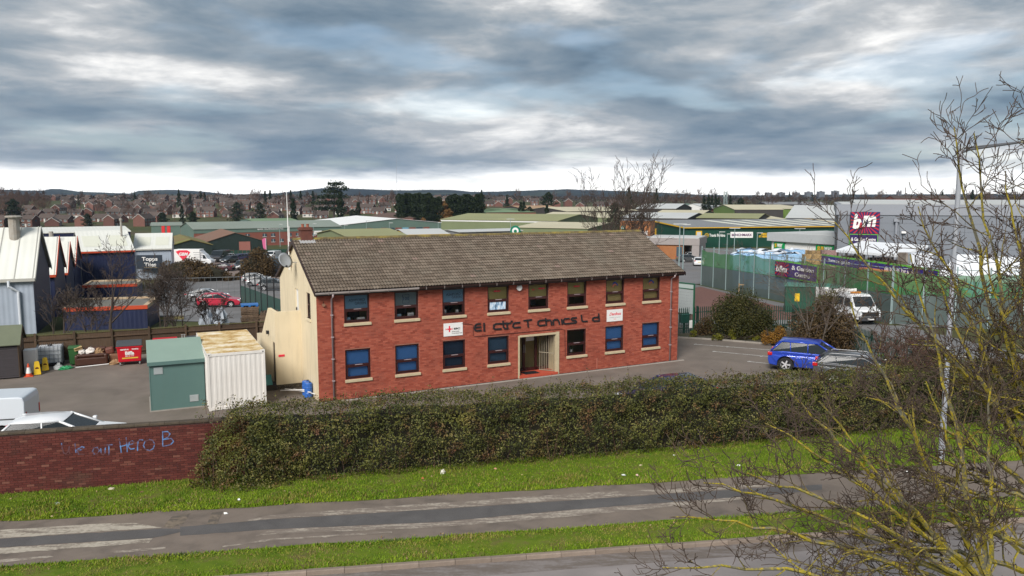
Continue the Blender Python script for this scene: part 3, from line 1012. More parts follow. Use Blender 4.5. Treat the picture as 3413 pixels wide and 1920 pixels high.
q.build('roof_deck', M_FASCIA, office)
_m = NB('roof_tile_concrete')
_r = _m.rnd()
_c = _m.ramp(_r, [(0.0, (0.112, 0.087, 0.066)), (0.5, (0.145, 0.115, 0.088)), (0.985, (0.182, 0.146, 0.113)), (1.0, (0.22, 0.155, 0.13))])
_g = _m.n('ShaderNodeNewGeometry').outputs['Position']
_lz = _m.noise(0.7, 6, 0.65, _g)
_c = _m.mix(_m.math('MULTIPLY', _m.math('SUBTRACT', _lz, 0.5), 2.4, True), _c, (0.155, 0.140, 0.110))
_c = _m.mix(_m.math('MULTIPLY', _m.math('SUBTRACT', _m.noise(14, 4, 0.6, _g), 0.58), 5, True), _c, (0.060, 0.050, 0.040))
_m.bump(_m.noise(70, 3, 0.6, _g), 0.3, 0.01)
M_TILE = _m.finish(_c, 0.9, 0, 0.2)
q = MB()
q.add([(-0.09, BDEP / 2, RIDGE), (BLEN + 0.1, BDEP / 2, RIDGE), (BLEN + 0.1, yb2, zb2), (-0.09, yb2, zb2), (-0.09, BDEP / 2, RIDGE - 0.08), (BLEN + 0.1, BDEP / 2, RIDGE - 0.08), (BLEN + 0.1, yb2, zb2 - 0.08), (-0.09, yb2, zb2 - 0.08)],
      [(0, 1, 2, 3), (7, 6, 5, 4), (0, 4, 5, 1), (1, 5, 6, 2), (2, 6, 7, 3), (3, 7, 4, 0)])
q.build('rear_roof_slope', M_TILE, office)
NR, NC = 18, 69
TW = (BLEN + 0.26) / NC
GA = SL / NR
prof = [(0.0, 0.0), (0.03, 0.004), (0.060, 0.034), (0.090, 0.034), (0.12, 0.004), (0.18, 0.004), (0.210, 0.034), (0.240, 0.034), (0.270, 0.004), (0.298, 0.0)]
prof = [(u * TW / 0.298, h) for u, h in prof]
npf = len(prof)
tv = [(u, 0.045, h + 0.0) for u, h in prof] + [(u, 0.0, h + 0.046) for u, h in prof] + [(u, GA + 0.05, h + 0.004) for u, h in prof]
tf = []
for i in range(npf - 1):
 tf.append((i, i + 1, npf + i + 1, npf + i))
 tf.append((npf + i, npf + i + 1, 2 * npf + i + 1, 2 * npf + i))
TR = Matrix(((1, 0, 0, 0), (0, SU.y, SN.y, 0), (0, SU.z, SN.z, 0), (0, 0, 0, 1)))
tq = MB()
tq.add([TR @ Vector(v_) for v_ in tv], tf)
tile_me = tq.mesh('roof_tile', M_TILE)
tvw = np.array([tuple(TR @ Vector(v_)) for v_ in tv], np.float32)
pos, single = [], []
for r_ in range(NR):
 for c_ in range(NC):
  p_ = S0 + SU * (r_ * GA) + Vector((-0.13 + c_ * TW, 0, 0)) + SN * RNG.uniform(-0.003, 0.003)
  (single if (c_ < 18 and r_ < 16 and len(single) < 300) else pos).append(p_)
for p_ in single:
 link('roof_tile', tile_me, office, p_)
pos = np.array([tuple(p_) for p_ in pos], np.float32)
tvs = (tvw[None] + pos[:, None]).reshape(-1, 3)
tfs = (np.array(tf)[None] + (np.arange(len(pos)) * len(tv))[:, None, None]).reshape(-1, 4)
o = link('roof_tiling', np_mesh('roof_tiling', tvs, tfs, M_TILE, np.repeat(NPR.uniform(0, 1, len(pos)), len(tf))), office)
o['kind'] = 'stuff'
_m = NB('lichen_ridge')
_g = _m.n('ShaderNodeNewGeometry').outputs['Position']
_c = _m.ramp(_m.noise(2.6, 6, 0.7, _g), [(0.34, (0.085, 0.066, 0.045)), (0.48, (0.155, 0.120, 0.055)), (0.60, (0.235, 0.185, 0.055)), (0.72, (0.32, 0.235, 0.045))])
_m.bump(_m.noise(40, 3, 0.6, _g), 0.5, 0.02)
M_RIDGE = _m.finish(_c, 0.95, 0, 0.15)
rm = MB()
n_ = 8
arc = [(math.cos(math.pi * k / n_) * 0.15, math.sin(math.pi * k / n_) * 0.11) for k in range(n_ + 1)]
rm.prism([(-u, v) for u, v in arc], lambda u, v, w: (w, u, v), 0.0, 0.44)
rme = rm.mesh('ridge_tile', M_RIDGE)
for k in range(46):
 link('ridge_tile', rme, office, (-0.12 + k * 0.449, BDEP / 2, RIDGE - 0.015 + RNG.uniform(0, 0.012)))
q = MB()
q.prism([(RY0 - 0.03, EAVE - 0.10), (RY0 - 0.03, EAVE + 0.08), (BDEP / 2, RIDGE + 0.01), (BDEP / 2, RIDGE - 0.19)], lambda u, v, w: (w, u, v), -0.16, -0.125)
q.prism([(BDEP - RY0 + 0.03, EAVE - 0.10), (BDEP / 2, RIDGE - 0.19), (BDEP / 2, RIDGE + 0.01), (BDEP - RY0 + 0.03, EAVE + 0.08)], lambda u, v, w: (w, u, v), -0.16, -0.125)
q.build('bargeboard', M_FASCIA, office)
q = MB()
q.prism([(RY0 - 0.03, EAVE - 0.10), (RY0 - 0.03, EAVE + 0.08), (BDEP / 2, RIDGE + 0.01), (BDEP / 2, RIDGE - 0.19)], lambda u, v, w: (w, u, v), BLEN + 0.14, BLEN + 0.17)
q.build('bargeboard', M_FASCIA, office)
# chimney
q = MB()
q.box(0.26, 3.72, 6.4, 0.80, 4.30, 7.58)
q.box(0.22, 3.68, 7.58, 0.84, 4.34, 7.66)
q.box(0.28, 3.74, 7.66, 0.78, 4.28, 7.72)
ch = q.build('chimney', mat('chimney_brick', (0.16, 0.055, 0.038), (0.09, 0.035, 0.028), rough=0.9, scale=6, contrast=0.3, bump=0.6, bscale=14), office)
for x in (0.40, 0.64):
 q = MB()
 q.lathe([(0.075, 0), (0.065, 0.02), (0.06, 0.12), (0.085, 0.13), (0.08, 0.15)], 10, (x, 4.0, 7.72))
 q.build('chimney_pot', flat('terracotta', (0.30, 0.09, 0.05), 0.8), ch)
q = MB()
for a, b, c, d in ((0.16, 3.50, 0.90, 3.72), (0.80, 3.72, 0.92, 4.0), (0.14, 3.72, 0.26, 4.0)):
 za = 5.005 + (b + 0.36) * math.tan(slope) + 0.075
 zb = 5.005 + (d + 0.36) * math.tan(slope) + 0.075
 q.add([(a, b, za), (c, b, za), (c, d, zb), (a, d, zb), (a, b, za - 0.03), (c, b, za - 0.03), (c, d, zb - 0.03), (a, d, zb - 0.03)], [(0, 1, 2, 3), (7, 6, 5, 4), (0, 4, 5, 1), (1, 5, 6, 2), (2, 6, 7, 3), (3, 7, 4, 0)])
q.build('lead_flashing', flat('lead', (0.34, 0.34, 0.34), 0.6), ch)
# entrance: recess, brown double doors, cream frame and folded bar gate
q = MB()
x0, x1 = DOOR[0], DOOR[1]
q.box(x0 - 0.1, 0.24, -0.1, x0 + 0.0, 1.3, 2.42)
q.box(x1, 0.24, -0.1, x1 + 0.1, 1.3, 2.42)
q.box(x0, 0.20, 2.10, x1, 1.3, 2.2)
q.build('porch_lining', mat('porch_cream', (0.50, 0.42, 0.26), (0.42, 0.35, 0.2), rough=0.8), office)
q = MB()
q.box(x0, -0.10, -0.1, x1, 1.3, 0.14)
q.build('red_step', mat('red_step_paint', (0.50, 0.085, 0.045), (0.40, 0.07, 0.04), rough=0.6, scale=3), office)
q = MB()
q.box(x0 + 0.42, 0.05, 0.142, x0 + 1.25, 0.62, 0.158)
q.build('door_mat', M_BLACK, office)
dr = MB()
dy = 0.85
for a, b in ((x0, x0 + 0.07), (x0 + 0.66, x0 + 0.80), (x0 + 1.38, x0 + 1.52), (x1 - 0.07, x1)):
 dr.box(a, dy, 0.14, b, dy + 0.07, 2.10)
dr.box(x0 + 0.07, dy, 2.0, x1 - 0.07, dy + 0.07, 2.10)
dr.box(x0 + 0.07, dy, 0.14, x1 - 0.07, dy + 0.07, 0.30)
doors = dr.build('entrance_door', M_FRAME, office)
for a, b in ((x0 + 0.07, x0 + 0.66), (x0 + 0.80, x0 + 1.38), (x0 + 1.52, x1 - 0.07)):
 q = MB()
 q.box(a, dy + 0.03, 0.30, b, dy + 0.036, 2.0)
 q.build('pane', M_GLASS, doors)
for x in (x0 + 0.70, x0 + 0.78):
 q = MB()
 q.tube([(x, dy - 0.05, 1.12), (x, dy - 0.05, 1.55)], 0.016, 6)
 q.build('pull_handle', flat('brushed_steel', (0.5, 0.5, 0.5), 0.3, 1.0), doors)
q = MB()
q.box(x0 + 0.85, dy - 0.01, 1.72, x0 + 1.32, dy - 0.004, 1.98)
q.build('door_notice', M_WHITE, doors)
q = MB()
q.box(x0 + 0.05, 1.6, 0.02, x1, 1.68, 2.4)
q.build('hall_wall', M_IN, office)
q = MB()
for a, b, c, d in ((x0 - 0.06, -0.03, x0 + 0.02, 2.20), (x1 - 0.10, -0.05, x1 + 0.10, 2.24), (x0 + 0.02, 2.12, x1 - 0.10, 2.22)):
 q.box(a, -0.05, max(b, 0.0), c, 0.20, d)
q.build('entrance_frame', M_STONE, office)
q = MB()
gx = x1 - 0.16
Mg = Matrix.Translation((gx, 0.05, 0.16)) @ Matrix.Rotation(math.radians(128), 4, 'Z')
for k in range(9):
 q.box(k * 0.10, -0.012, 0.03, k * 0.10 + 0.022, 0.012, 1.90, M=Mg)
for z in (0.0, 0.93, 1.88):
 q.box(0, -0.016, z, 0.83, 0.016, z + 0.04, M=Mg)
q.build('security_gate', mat('grey_beige_gate', (0.30, 0.26, 0.19), (0.22, 0.19, 0.14), rough=0.5), office)
q = MB()
q.box(-0.02, -0.34, -0.10, BLEN + 0.25, -0.22, 0.03)
q.build('edging_strip', mat('pale_edging', (0.40, 0.37, 0.33), (0.28, 0.25, 0.22), rough=0.9, scale=4), office)
q = MB()
q.box(-0.02, -0.22, -0.10, BLEN, -0.02, 0.008)
q.build('dark_gap_strip', flat('near_black_strip', (0.025, 0.022, 0.02), 0.9), office)  # near-black strip between the wall foot and the edging
# brick patch and pipe stub by the right lower windows
q = MB()
q.box(14.86, -0.03, 0.02, 14.92, -0.012, 0.62)
q.build('pipe_stub', flat('salmon_pipe', (0.40, 0.13, 0.09)), office)
# walled outside stair against the cream gable
SH = 3.76
q = MB()
q.box(-1.22, 3.20, 0.0, -0.014, 3.36, SH)
q.build('stair_front_wall', M_CREAM, office)
q = MB()
sp = [(3.362, 0.0), (3.40, 0.0), (3.40, 2.25), (4.05, 2.25), (4.05, 0.0), (8.2, 0.0), (8.2, 2.0), (6.75, 2.2), (4.85, SH), (3.362, SH)]
q.prism(sp, lambda u, v, w: (w, u, v), -1.22, -1.06)
q.build('stair_side_wall', M_CREAM, office)
q = MB()
q.box(-1.17, 3.41, 0.01, -1.10, 4.04, 2.24)
q.build('stair_doorway_panel', flat('dark_doorway', (0.05, 0.035, 0.025), 0.6), office)  # dark brown panel filling the door opening
for k in range(10):
 q = MB()
 q.box(-1.05, 4.9 + k * 0.28, 0, -0.02, 5.18 + k * 0.28, 2.70 - k * 0.24)
 q.build('stair_step', M_CONC, office)
q = MB()
q.box(-1.05, 3.365, 2.62, -0.02, 4.89, 2.70)
q.build('stair_landing', M_CONC, office)
q = MB()
q.box(-1.10, 3.18, 1.60, -0.82, 3.199, 1.70)
q.build('red_notice', M_RED, office)
q = MB()
q.box(-1.34, 4.72, 2.48, -1.222, 4.90, 2.64)
q.build('wall_lamp', M_BLACK, office)
q = MB()
q.box(-2.4, 3.20, -0.05, -0.014, 8.4, 0.24)
tag(q.build('concrete_apron', flat('dark_concrete', (0.055, 0.047, 0.04), 0.8), None, B0, BA), kind='structure')  # one even dark tone over the whole slab
# ------------------------------------------------------------------ things fixed to the building
fr_rot = (0, 0, BA)
def on_front(name, label, cat, x, z, y=-0.014):
 return thing(name, label, cat, B0 + BXV * x + BYV * y + Vector((0, 0, z)), BA)
def fac(zz, x, y):
 r = ray(zz, x, y)
 t = B0.dot(BYV) / r.dot(BYV)
 p_ = r * t
 p_.z += CAM_H
 return ((p_ - B0).dot(BXV), p_.z)
LET = [('E', [[(115, 577), (82, 580), (66, 592), (61, 625), (67, 640), (82, 645), (122, 640)], [(62, 613), (118, 607)]]),
       ('l', [[(150, 570), (153, 645)]]),
       ('c', [[(312, 574), (265, 578), (246, 590), (243, 618), (255, 630), (317, 625)]]),
       ('t', [[(334, 552), (339, 608), (352, 624), (362, 622)], [(318, 576), (372, 569)]]),
       ('r', [[(378, 625), (372, 590), (384, 572), (408, 569)]]),
       ('i_dot', [[(412, 554), (422, 552)]]),
       ('c', [[(497, 562), (450, 568), (433, 580), (430, 604), (444, 615), (502, 609)]]),
       ('T', [[(535, 546), (609, 537)], [(571, 543), (577, 607)]]),
       ('c', [[(732, 540), (690, 545), (673, 557), (671, 582), (685, 595), (737, 589)]]),
       ('h', [[(745, 523), (752, 590)], [(750, 555), (765, 542), (788, 541), (799, 556), (803, 588)]]),
       ('n', [[(821, 585), (818, 548), (832, 537), (858, 535), (871, 547), (879, 581)]]),
       ('i', [[(899, 533), (905, 580)]]),
       ('c', [[(972, 524), (930, 529), (917, 545), (919, 566), (931, 577), (980, 572)]]),
       ('s', [[(1042, 517), (1005, 520), (992, 531), (1002, 544), (1032, 545), (1043, 556), (1035, 567), (990, 571)]]),
       ('L', [[(1090, 493), (1096, 545), (1104, 554), (1147, 552)]]),
       ('d', [[(1257, 480), (1263, 550)], [(1259, 512), (1215, 515), (1200, 525), (1199, 541), (1212, 550), (1262, 548)]])]
sign = on_front('fascia_lettering', 'black metal company lettering with missing letters across the brick front', 'sign', 0, 0, -0.03)
for nm, strokes in LET:
 q = MB()
 for st in strokes:
  pts = [fac('U', x, y) for x, y in st]
  hw = 0.041
  n_ = len(pts)
  for side in range(n_ - 1):
   (a, b), (c, d) = pts[side], pts[side + 1]
   L_ = math.hypot(c - a, d - b)
   ux, uz = (c - a) / L_, (d - b) / L_
   e = hw * 0.55
   dpt = 0.026 - 0.0012 * side
   q.prism([(a - ux * e - uz * hw, b - uz * e + ux * hw), (a - ux * e + uz * hw, b - uz * e - ux * hw), (c + ux * e + uz * hw, d + uz * e - ux * hw), (c + ux * e - uz * hw, d + uz * e + ux * hw)],
     lambda u, v, w: (u, w, v), -dpt, 0.0)
 q.build('letter_' + nm if nm == 'i_dot' else 'letter', M_BLACK, sign)
q = MB()
q.tube([(7.0, -0.004, 3.06), (7.55, -0.004, 3.0), (7.62, -0.004, 2.94), (7.62, -0.004, 2.45), (7.7, -0.004, 2.37), (12.6, -0.004, 2.37), (12.85, -0.004, 2.3), (12.9, -0.004, 0.9)], 0.012, 5)
q.build('sign_cable', flat('brown_cable', (0.10, 0.03, 0.025)), sign)
def board(name, label, x0, x1, z0, z1):
 t = on_front(name, label, 'sign', x0, z0, -0.016)
 q = MB()
 q.box(0, -0.022, 0, x1 - x0, 0.0, z1 - z0)
 q.build('panel', M_WHITE, t)
 return t
s1 = board('approval_sign', 'white approved contractor board with red and black lettering on brick front', 6.06, 7.06, 2.50, 3.13)
q = MB()
for a, b, c, d in ((0.265, 0.20, 0.335, 0.50), (0.215, 0.31, 0.385, 0.375)):
 q.box(a, -0.027 - 0.001 * (b > 0.25), b, c, -0.023, d)
q.build('red_cross', M_RED, s1)
text_on('lettering', 'N', M_RED, s1, 0.10, -0.0245, 0.30, 1, 0.003, bold=0.03, fit=(0.10, 0.085))
text_on('lettering', 'C', M_RED, s1, 0.395, -0.0245, 0.30, 1, 0.003, bold=0.03, fit=(0.10, 0.085))
text_on('lettering', 'EIC', M_BLACK, s1, 0.54, -0.0245, 0.30, 1, 0.003, bold=0.05, fit=(0.32, 0.09))
text_on('lettering', 'APPROVED', M_BLACK, s1, 0.42, -0.0245, 0.18, 0.08, 0.003)
text_on('lettering', 'CONTRACTOR', M_BLACK, s1, 0.42, -0.0245, 0.09, 0.08, 0.003)
s2 = board('partner_sign', 'white partner board with red script on brick front below blinds', 15.48, 16.50, 2.53, 3.17)
text_on('lettering', 'Danfoss', M_RED, s2, 0.52, -0.0245, 0.33, 0.22, 0.003, 'CENTER', 0.35, 0.004, 1.05)
text_on('lettering', 'distributor and partner', flat('grey_print', (0.35, 0.35, 0.36)), s2, 0.52, -0.0245, 0.19, 0.075, 0.003, 'CENTER')
text_on('lettering', 'drives', M_RED, s2, 0.52, -0.0245, 0.10, 0.07, 0.003, 'CENTER')
t = on_front('alarm_box', 'white shield-shaped burglar alarm box under the eaves', 'alarm', 10.16, 4.50)
q = MB()
q.prism([(-0.15, 0.10), (-0.12, 0.26), (0.12, 0.28), (0.16, 0.14), (0.10, 0.03), (0.0, -0.01), (-0.08, 0.02)], lambda u, v, w: (u, w, v), -0.09, 0.0)
q.build('cover', M_WHITE, t, bevel=0.02)
t = on_front('floodlight', 'small brown round lamp high on the brick front near the left corner', 'lamp', 0.30, 4.40)
q = MB()
q.tube([(0, 0, 0), (0, -0.10, 0)], [0.07, 0.075], 10)
q.build('housing', flat('dull_brown', (0.25, 0.13, 0.08)), t)
q = MB()
q.tube([(0, -0.02, 0.05), (0.0, -0.02, 0.16)], 0.012, 5)
q.build('bracket', M_FASCIA, t)
# aerial mast and dish on the gable
t = thing('aerial_mast', 'tall thin white aerial mast fixed to the cream gable', 'antenna', B0 + BYV * 4.75 - BXV * 0.14, BA)
q = MB()
q.tube([(0, 0, 5.6), (0, 0, 7.6), (-0.02, 0, 9.6)], [0.032, 0.028, 0.012], 7)
q.build('pole', M_WHITE, t)
q = MB()
q.box(-0.02, -0.25, 7.05, 0.02, 0.1, 7.08)
q.tube([(0, -0.25, 7.0), (0, -0.25, 7.75)], 0.018, 6)
q.build('side_aerial', M_WHITE, t)
q = MB()
for z in (5.75, 6.5):
 q.box(-0.02, -0.03, z, 0.13, 0.03, z + 0.05)
q.build('wall_bracket', flat('rusty_steel', (0.22, 0.12, 0.07), 0.8), t)
t = thing('satellite_dish', 'grey satellite dish on a bracket at the cream gable', 'satellite dish', B0 + BYV * 3.5 - BXV * 0.62 + Vector((0, 0, 6.15)), BA)
q = MB()
prof_ = [(0.02, 0.0), (0.15, 0.012), (0.28, 0.045), (0.38, 0.09), (0.39, 0.095), (0.28, 0.055), (0.15, 0.022), (0.02, 0.01)]
q.lathe(prof_, 20)
dm_ = q.mesh('reflector', flat('dish_grey', (0.30, 0.32, 0.34), 0.5), True)
dm_.transform(Matrix.Rotation(math.radians(62), 4, 'X') @ Matrix.Rotation(math.radians(25), 4, 'Y'))
link('reflector', dm_, t)
q = MB()
q.tube([(0.0, 0.02, -0.05), (0.25, 0.15, -0.1), (0.606, 0.15, -0.1)], 0.022, 6)
q.build('mount_arm', flat('galvanised', (0.4, 0.4, 0.4), 0.5, 0.5), t)
q = MB()
q.tube([(0, 0.0, -0.3), (0.02, -0.42, -0.22)], 0.012, 5)
q.box(-0.04, -0.48, -0.26, 0.04, -0.40, -0.18)
q.build('receiver', M_BLACK, t)
# things seen in the windows and at the gable foot
for i, (x, z, m_, nm, lb) in enumerate([(6.6, 2.75, M_DARK, 'desk_plant', 'dark leafy plant behind the third upper window from the cream gable'),
                                        (4.2, 2.75, M_DARK, 'desk_monitor', 'dark desk monitor behind the second upper window from the cream gable'),
                                        (1.9, 2.75, M_DARK, 'desk_monitor', 'dark desk monitor behind the upper window nearest the cream gable'),
                                        (13.3, 2.75, M_DARK, 'desk_monitor', 'black monitor behind the upper window right of the lettering middle'),
                                        (11.3, 2.75, M_DARK, 'desk_monitor', 'black monitor behind the window right of the alarm box')]):
 t = on_front(nm, lb, 'plant' if 'plant' in nm else 'monitor', x, z, 0.75)
 if 'plant' in nm:
  v, f = [], []
  r = np.random.RandomState(4)
  q = MB()
  for k in range(90):
   a, e = r.uniform(0, 6.28), r.uniform(0.2, 1.4)
   d = Vector((math.cos(a) * math.cos(e), math.sin(a) * math.cos(e), math.sin(e)))
   b = Vector((0, 0, 0.85)) + d * r.uniform(0.05, 0.2)
   c = d.cross(Vector((0, 0, 1))).normalized() * 0.035
   q.add([b - c, b + c, b + d * r.uniform(0.2, 0.35)], [(0, 1, 2)])
  q.build('leaves', flat('dark_leaf', (0.02, 0.035, 0.015)), t)
  q = MB()
  q.lathe([(0.10, 0.0), (0.14, 0.7), (0.15, 0.86)], 10)
  q.build('pot', M_DARK, t)
 else:
  q = MB()
  q.box(-0.27, 0, 0.85, 0.27, 0.04, 1.17)
  q.build('screen', M_DARK, t)
  q = MB()
  q.box(-0.14, -0.05, 0.72, 0.14, 0.14, 0.74)
  q.box(-0.03, 0.01, 0.74, 0.03, 0.04, 0.86)
  q.build('foot', M_DARK, t)
  q = MB()
  q.box(-0.5, -0.45, 0.68, 0.6, 0.4, 0.72)
  q.box(-0.48, -0.4, -0.03, -0.44, 0.36, 0.68)
  q.box(0.54, -0.4, -0.03, 0.58, 0.36, 0.68)
  q.build('desk', flat('desk_grey', (0.35, 0.33, 0.3)), t)
for i, (wi, dx, w_, h_, c_, lb) in enumerate(((0, 0.16, 0.16, 0.15, 'pale_blue', 'small pale blue carton'), (0, 0.66, 0.34, 0.12, 'white', 'flat stack of white paper'), (1, 0.18, 0.2, 0.14, 'pale_blue', 'pale blue folder box'), (1, 0.72, 0.28, 0.17, 'white', 'white paper box'), (2, 0.14, 0.12, 0.2, 'white', 'narrow white file'), (2, 0.8, 0.1, 0.16, 'white', 'small white card'))):
 t = on_front('desk_item', '%s inside upper window %s from the cream gable, %s' % (lb, ('one', 'two', 'three')[wi], 'left side' if dx < 0.5 else 'right side'), 'stationery', WX[wi] + dx, 3.575, 0.16)
 q = MB()
 q.box(0, 0, -0.02, w_, 0.12, h_)
 q.build('carton', M_WHITE if c_ == 'white' else flat('pale_blue_card', (0.35, 0.55, 0.70)), t)
 q = MB()
 q.box(0.02, -0.004, h_ * 0.3, w_ - 0.02, -0.001, h_ * 0.5)
 q.build('print_band', flat('grey_print', (0.35, 0.35, 0.36)), t)
t = on_front('window_poster', 'blue and white paper poster covering the lower pane of an open sash', 'poster', 8.58, 3.66, 0.065)
_m = NB('poster_print')
_pc = _m.ramp(_m.noise(5, 6, 0.7, stretch=(1, 1, 0.4)), [(0.40, (0.75, 0.76, 0.78)), (0.52, (0.45, 0.60, 0.75)), (0.6, (0.12, 0.22, 0.36)), (0.7, (0.05, 0.06, 0.07))])
q = MB()
q.box(-0.02, -0.012, -0.06, 0.86, -0.006, 0.40)
q.build('paper', _m.finish(_pc, 0.6), t, rot=(0, math.radians(2), 0))
t = on_front('pot_plant', 'small plant in a white pot on the sill of a lower window', 'plant', 13.42, 1.04, 0.22)
q = MB()
q.lathe([(0.05, 0), (0.075, 0.13), (0.08, 0.14)], 10)
q.build('pot', M_WHITE, t)
q = MB()
r = np.random.RandomState(6)
for k in range(40):
 a, e = r.uniform(0, 6.28), r.uniform(0.5, 1.4)
 d = Vector((math.cos(a) * math.cos(e), math.sin(a) * math.cos(e), math.sin(e)))
 c = d.cross(Vector((0, 0, 1))).normalized() * 0.015
 q.add([Vector((0, 0, 0.13)) - c, Vector((0, 0, 0.13)) + c, Vector((0, 0, 0.13)) + d * r.uniform(0.15, 0.3)], [(0, 1, 2)])
q.build('leaves', flat('pot_leaf', (0.05, 0.10, 0.02)), t)
for k in range(2):
 t = thing('blue_drum', 'bright blue ribbed plastic drum at the gable foot, %s' % ('nearer the brick front', 'farther from the brick front')[k], 'drum', B0 + BYV * (1.10 + k * 0.42) - BXV * 0.22, BA, 'blue drums by the gable')
 q = MB()
 q.lathe([(0.15, 0), (0.18, 0.03), (0.18, 0.2), (0.195, 0.22), (0.18, 0.25), (0.18, 0.45), (0.195, 0.48), (0.18, 0.5), (0.18, 0.66), (0.15, 0.70)], 14)
 q.build('barrel', flat('blue_plastic', (0.03, 0.12, 0.42), 0.4), t)
 q = MB()
 q.lathe([(0.05, 0.70), (0.05, 0.73)], 8, (0.08, 0, 0))
 q.build('bung', M_BLACK, t)
for i, (a, b) in enumerate((((-0.5, 2.9), (-0.1, 0.4)), ((-0.9, 2.95), (-0.2, 0.7)), ((-1.2, 2.5), (-0.3, 1.2)))):
 t = thing('white_batten', 'thin white timber batten lying by the gable, %s of three' % ('nearest the wall', 'middle one', 'outermost')[i], 'batten', B0, BA, 'white battens by the gable')
 q = MB()
 q.tube([(a[0], a[1], 0.03 + 0.05 * i), (b[0], b[1], 0.30 + 0.02 * i)], 0.028, 4)
 q.build('batten', M_WHITE, t)
# ------------------------------------------------------------------ foliage and bare branches
def nfbm(x, y, seed=0):
 v, a, f = np.zeros_like(x), 0.5, 1.0
 for i in range(4):
  v = v + a * (np.sin(x * f * 1.7 + seed * 3.1 + i * 1.3 + 1.9 * np.sin(y * f * 1.1 + i)) + np.sin(y * f * 1.9 - seed * 1.7 + i * 2.1 + 1.4 * np.sin(x * f * 0.9 + i * 2))) / 2
  a *= 0.5
  f *= 2.1
 return v
def leaf_cloud(name, pts, size, m, parent=None, attr=None, seed=1, out=None, aspect=0.55):
 """one rhombic leaf at every point, turned at random (biased to face outwards when out is given)"""
 r = np.random.RandomState(seed)
 n = len(pts)
 nn = r.normal(0, 1, (n, 3))
 if out is not None:
  nn = nn * 0.75 + out
 nn /= np.linalg.norm(nn, axis=1, keepdims=True) + 1e-9
 t = r.normal(0, 1, (n, 3))
 t -= nn * (t * nn).sum(1, keepdims=True)
 t /= np.linalg.norm(t, axis=1, keepdims=True) + 1e-9
 b = np.cross(nn, t)
 s = (np.asarray(size) * np.ones(n))[:, None]
 v = np.empty((n, 4, 3), np.float32)
 v[:, 0] = pts - t * s
 v[:, 1] = pts - b * s * aspect
 v[:, 2] = pts + t * s
 v[:, 3] = pts + b * s * aspect
 f = np.arange(n * 4).reshape(-1, 4)
 if attr is None:
  attr = r.uniform(0, 1, n)
 return link(name, np_mesh(name, v.reshape(-1, 3), f, m, attr), parent)
def seg_mesh(name, segs, m, n=4):
 """all branch pieces (p0, p1, r0, r1) as tapered n-sided pieces; attribute rnd holds the thickness"""
 a = np.array([(*s[0], *s[1], s[2], s[3]) for s in segs], np.float64)
 p0, p1, r0, r1 = a[:, 0:3], a[:, 3:6], a[:, 6:7], a[:, 7:8]
 d = p1 - p0
 d /= np.linalg.norm(d, axis=1, keepdims=True) + 1e-9
 up = np.where(np.abs(d[:, 2:3]) > 0.9, np.array([[1.0, 0, 0]]), np.array([[0, 0, 1.0]]))
 u = np.cross(d, up)
 u /= np.linalg.norm(u, axis=1, keepdims=True) + 1e-9
 w = np.cross(d, u)
 k = len(a)
 v = np.empty((k, 2 * n, 3))
 for i in range(n):
  t = 2 * math.pi * i / n
  o = u * math.cos(t) + w * math.sin(t)
  v[:, i] = p0 + o * r0 - d * r0 * 0.3
  v[:, n + i] = p1 + o * r1 + d * r1 * 0.3
 base = np.array([(i, (i + 1) % n, n + (i + 1) % n, n + i) for i in range(n)])
 f = (base[None] + (np.arange(k) * 2 * n)[:, None, None]).reshape(-1, 4)
 return np_mesh(name, v.reshape(-1, 3), f, m, np.repeat(a[:, 6], n))
def grow(segs, p, d, L, r, lvl, rng, P):
 """one branch with its side branches; P: counts per level, spread, upward pull"""
 nst = P['steps'][min(lvl, len(P['steps']) - 1)]
 kids = P['kids'][lvl] if lvl < len(P['kids']) else 0
 d = d.normalized()
 pts = [(p.copy(), r)]
 for i in range(nst):
  j = P['jit'] * (1 if lvl else 0.5)
  d = (d + Vector((rng.uniform(-j, j), rng.uniform(-j, j), rng.uniform(-j, j) + P['up'] * (0.6 if lvl else 0.1)))).normalized()
  p = p + d * (L / nst)
  r2 = max(r * (1 - (i + 1) / nst * P['taper']), P['rmin'])
  segs.append((tuple(pts[-1][0]), tuple(p), pts[-1][1], r2))
  pts.append((p.copy(), r2))
 for k in range(kids):
  t = rng.uniform(P['from'], 1.0) if k else 1.0
  i = min(int(t * nst), nst - 1)
  u = t * nst - i
  b = pts[i][0].lerp(pts[i + 1][0], u)
  dd = (pts[i + 1][0] - pts[i][0]).normalized()
  side = dd.cross(Vector((rng.uniform(-1, 1), rng.uniform(-1, 1), rng.uniform(-1, 1))))
  if side.length < 1e-3:
   continue
  sp = P['spread'] * rng.uniform(0.6, 1.25)
  nd = dd * math.cos(sp) + side.normalized() * math.sin(sp)
  grow(segs, b, nd, L * P['ratio'] * rng.uniform(0.65, 1.15), max(pts[i][1] * P['rratio'], P['rmin']), lvl + 1, rng, P)
_m = NB('lichen_bark')
_th = _m.n('ShaderNodeAttribute', attribute_name='rnd').outputs['Fac']
_g = _m.n('ShaderNodeNewGeometry')
_li = _m.noise(3.2, 5, 0.65, _g.outputs['Position'])
_li2 = _m.noise(26, 3, 0.6, _g.outputs['Position'])
_tw = _m.math('MULTIPLY', _m.math('SUBTRACT', _th, 0.007), 60, True)
_bark = _m.mix(_tw, (0.070, 0.050, 0.040), _m.mix(_li2, (0.080, 0.068, 0.050), (0.19, 0.185, 0.14)))
_lm = _m.math('MULTIPLY', _m.math('SUBTRACT', _m.math('ADD', _m.math('MULTIPLY', _li, 0.7), _m.math('MULTIPLY', _li2, 0.3)), 0.435), 9, True)
_lc = _m.ramp(_li2, [(0.35, (0.17, 0.155, 0.032)), (0.55, (0.30, 0.240, 0.028)), (0.7, (0.41, 0.285, 0.020))])
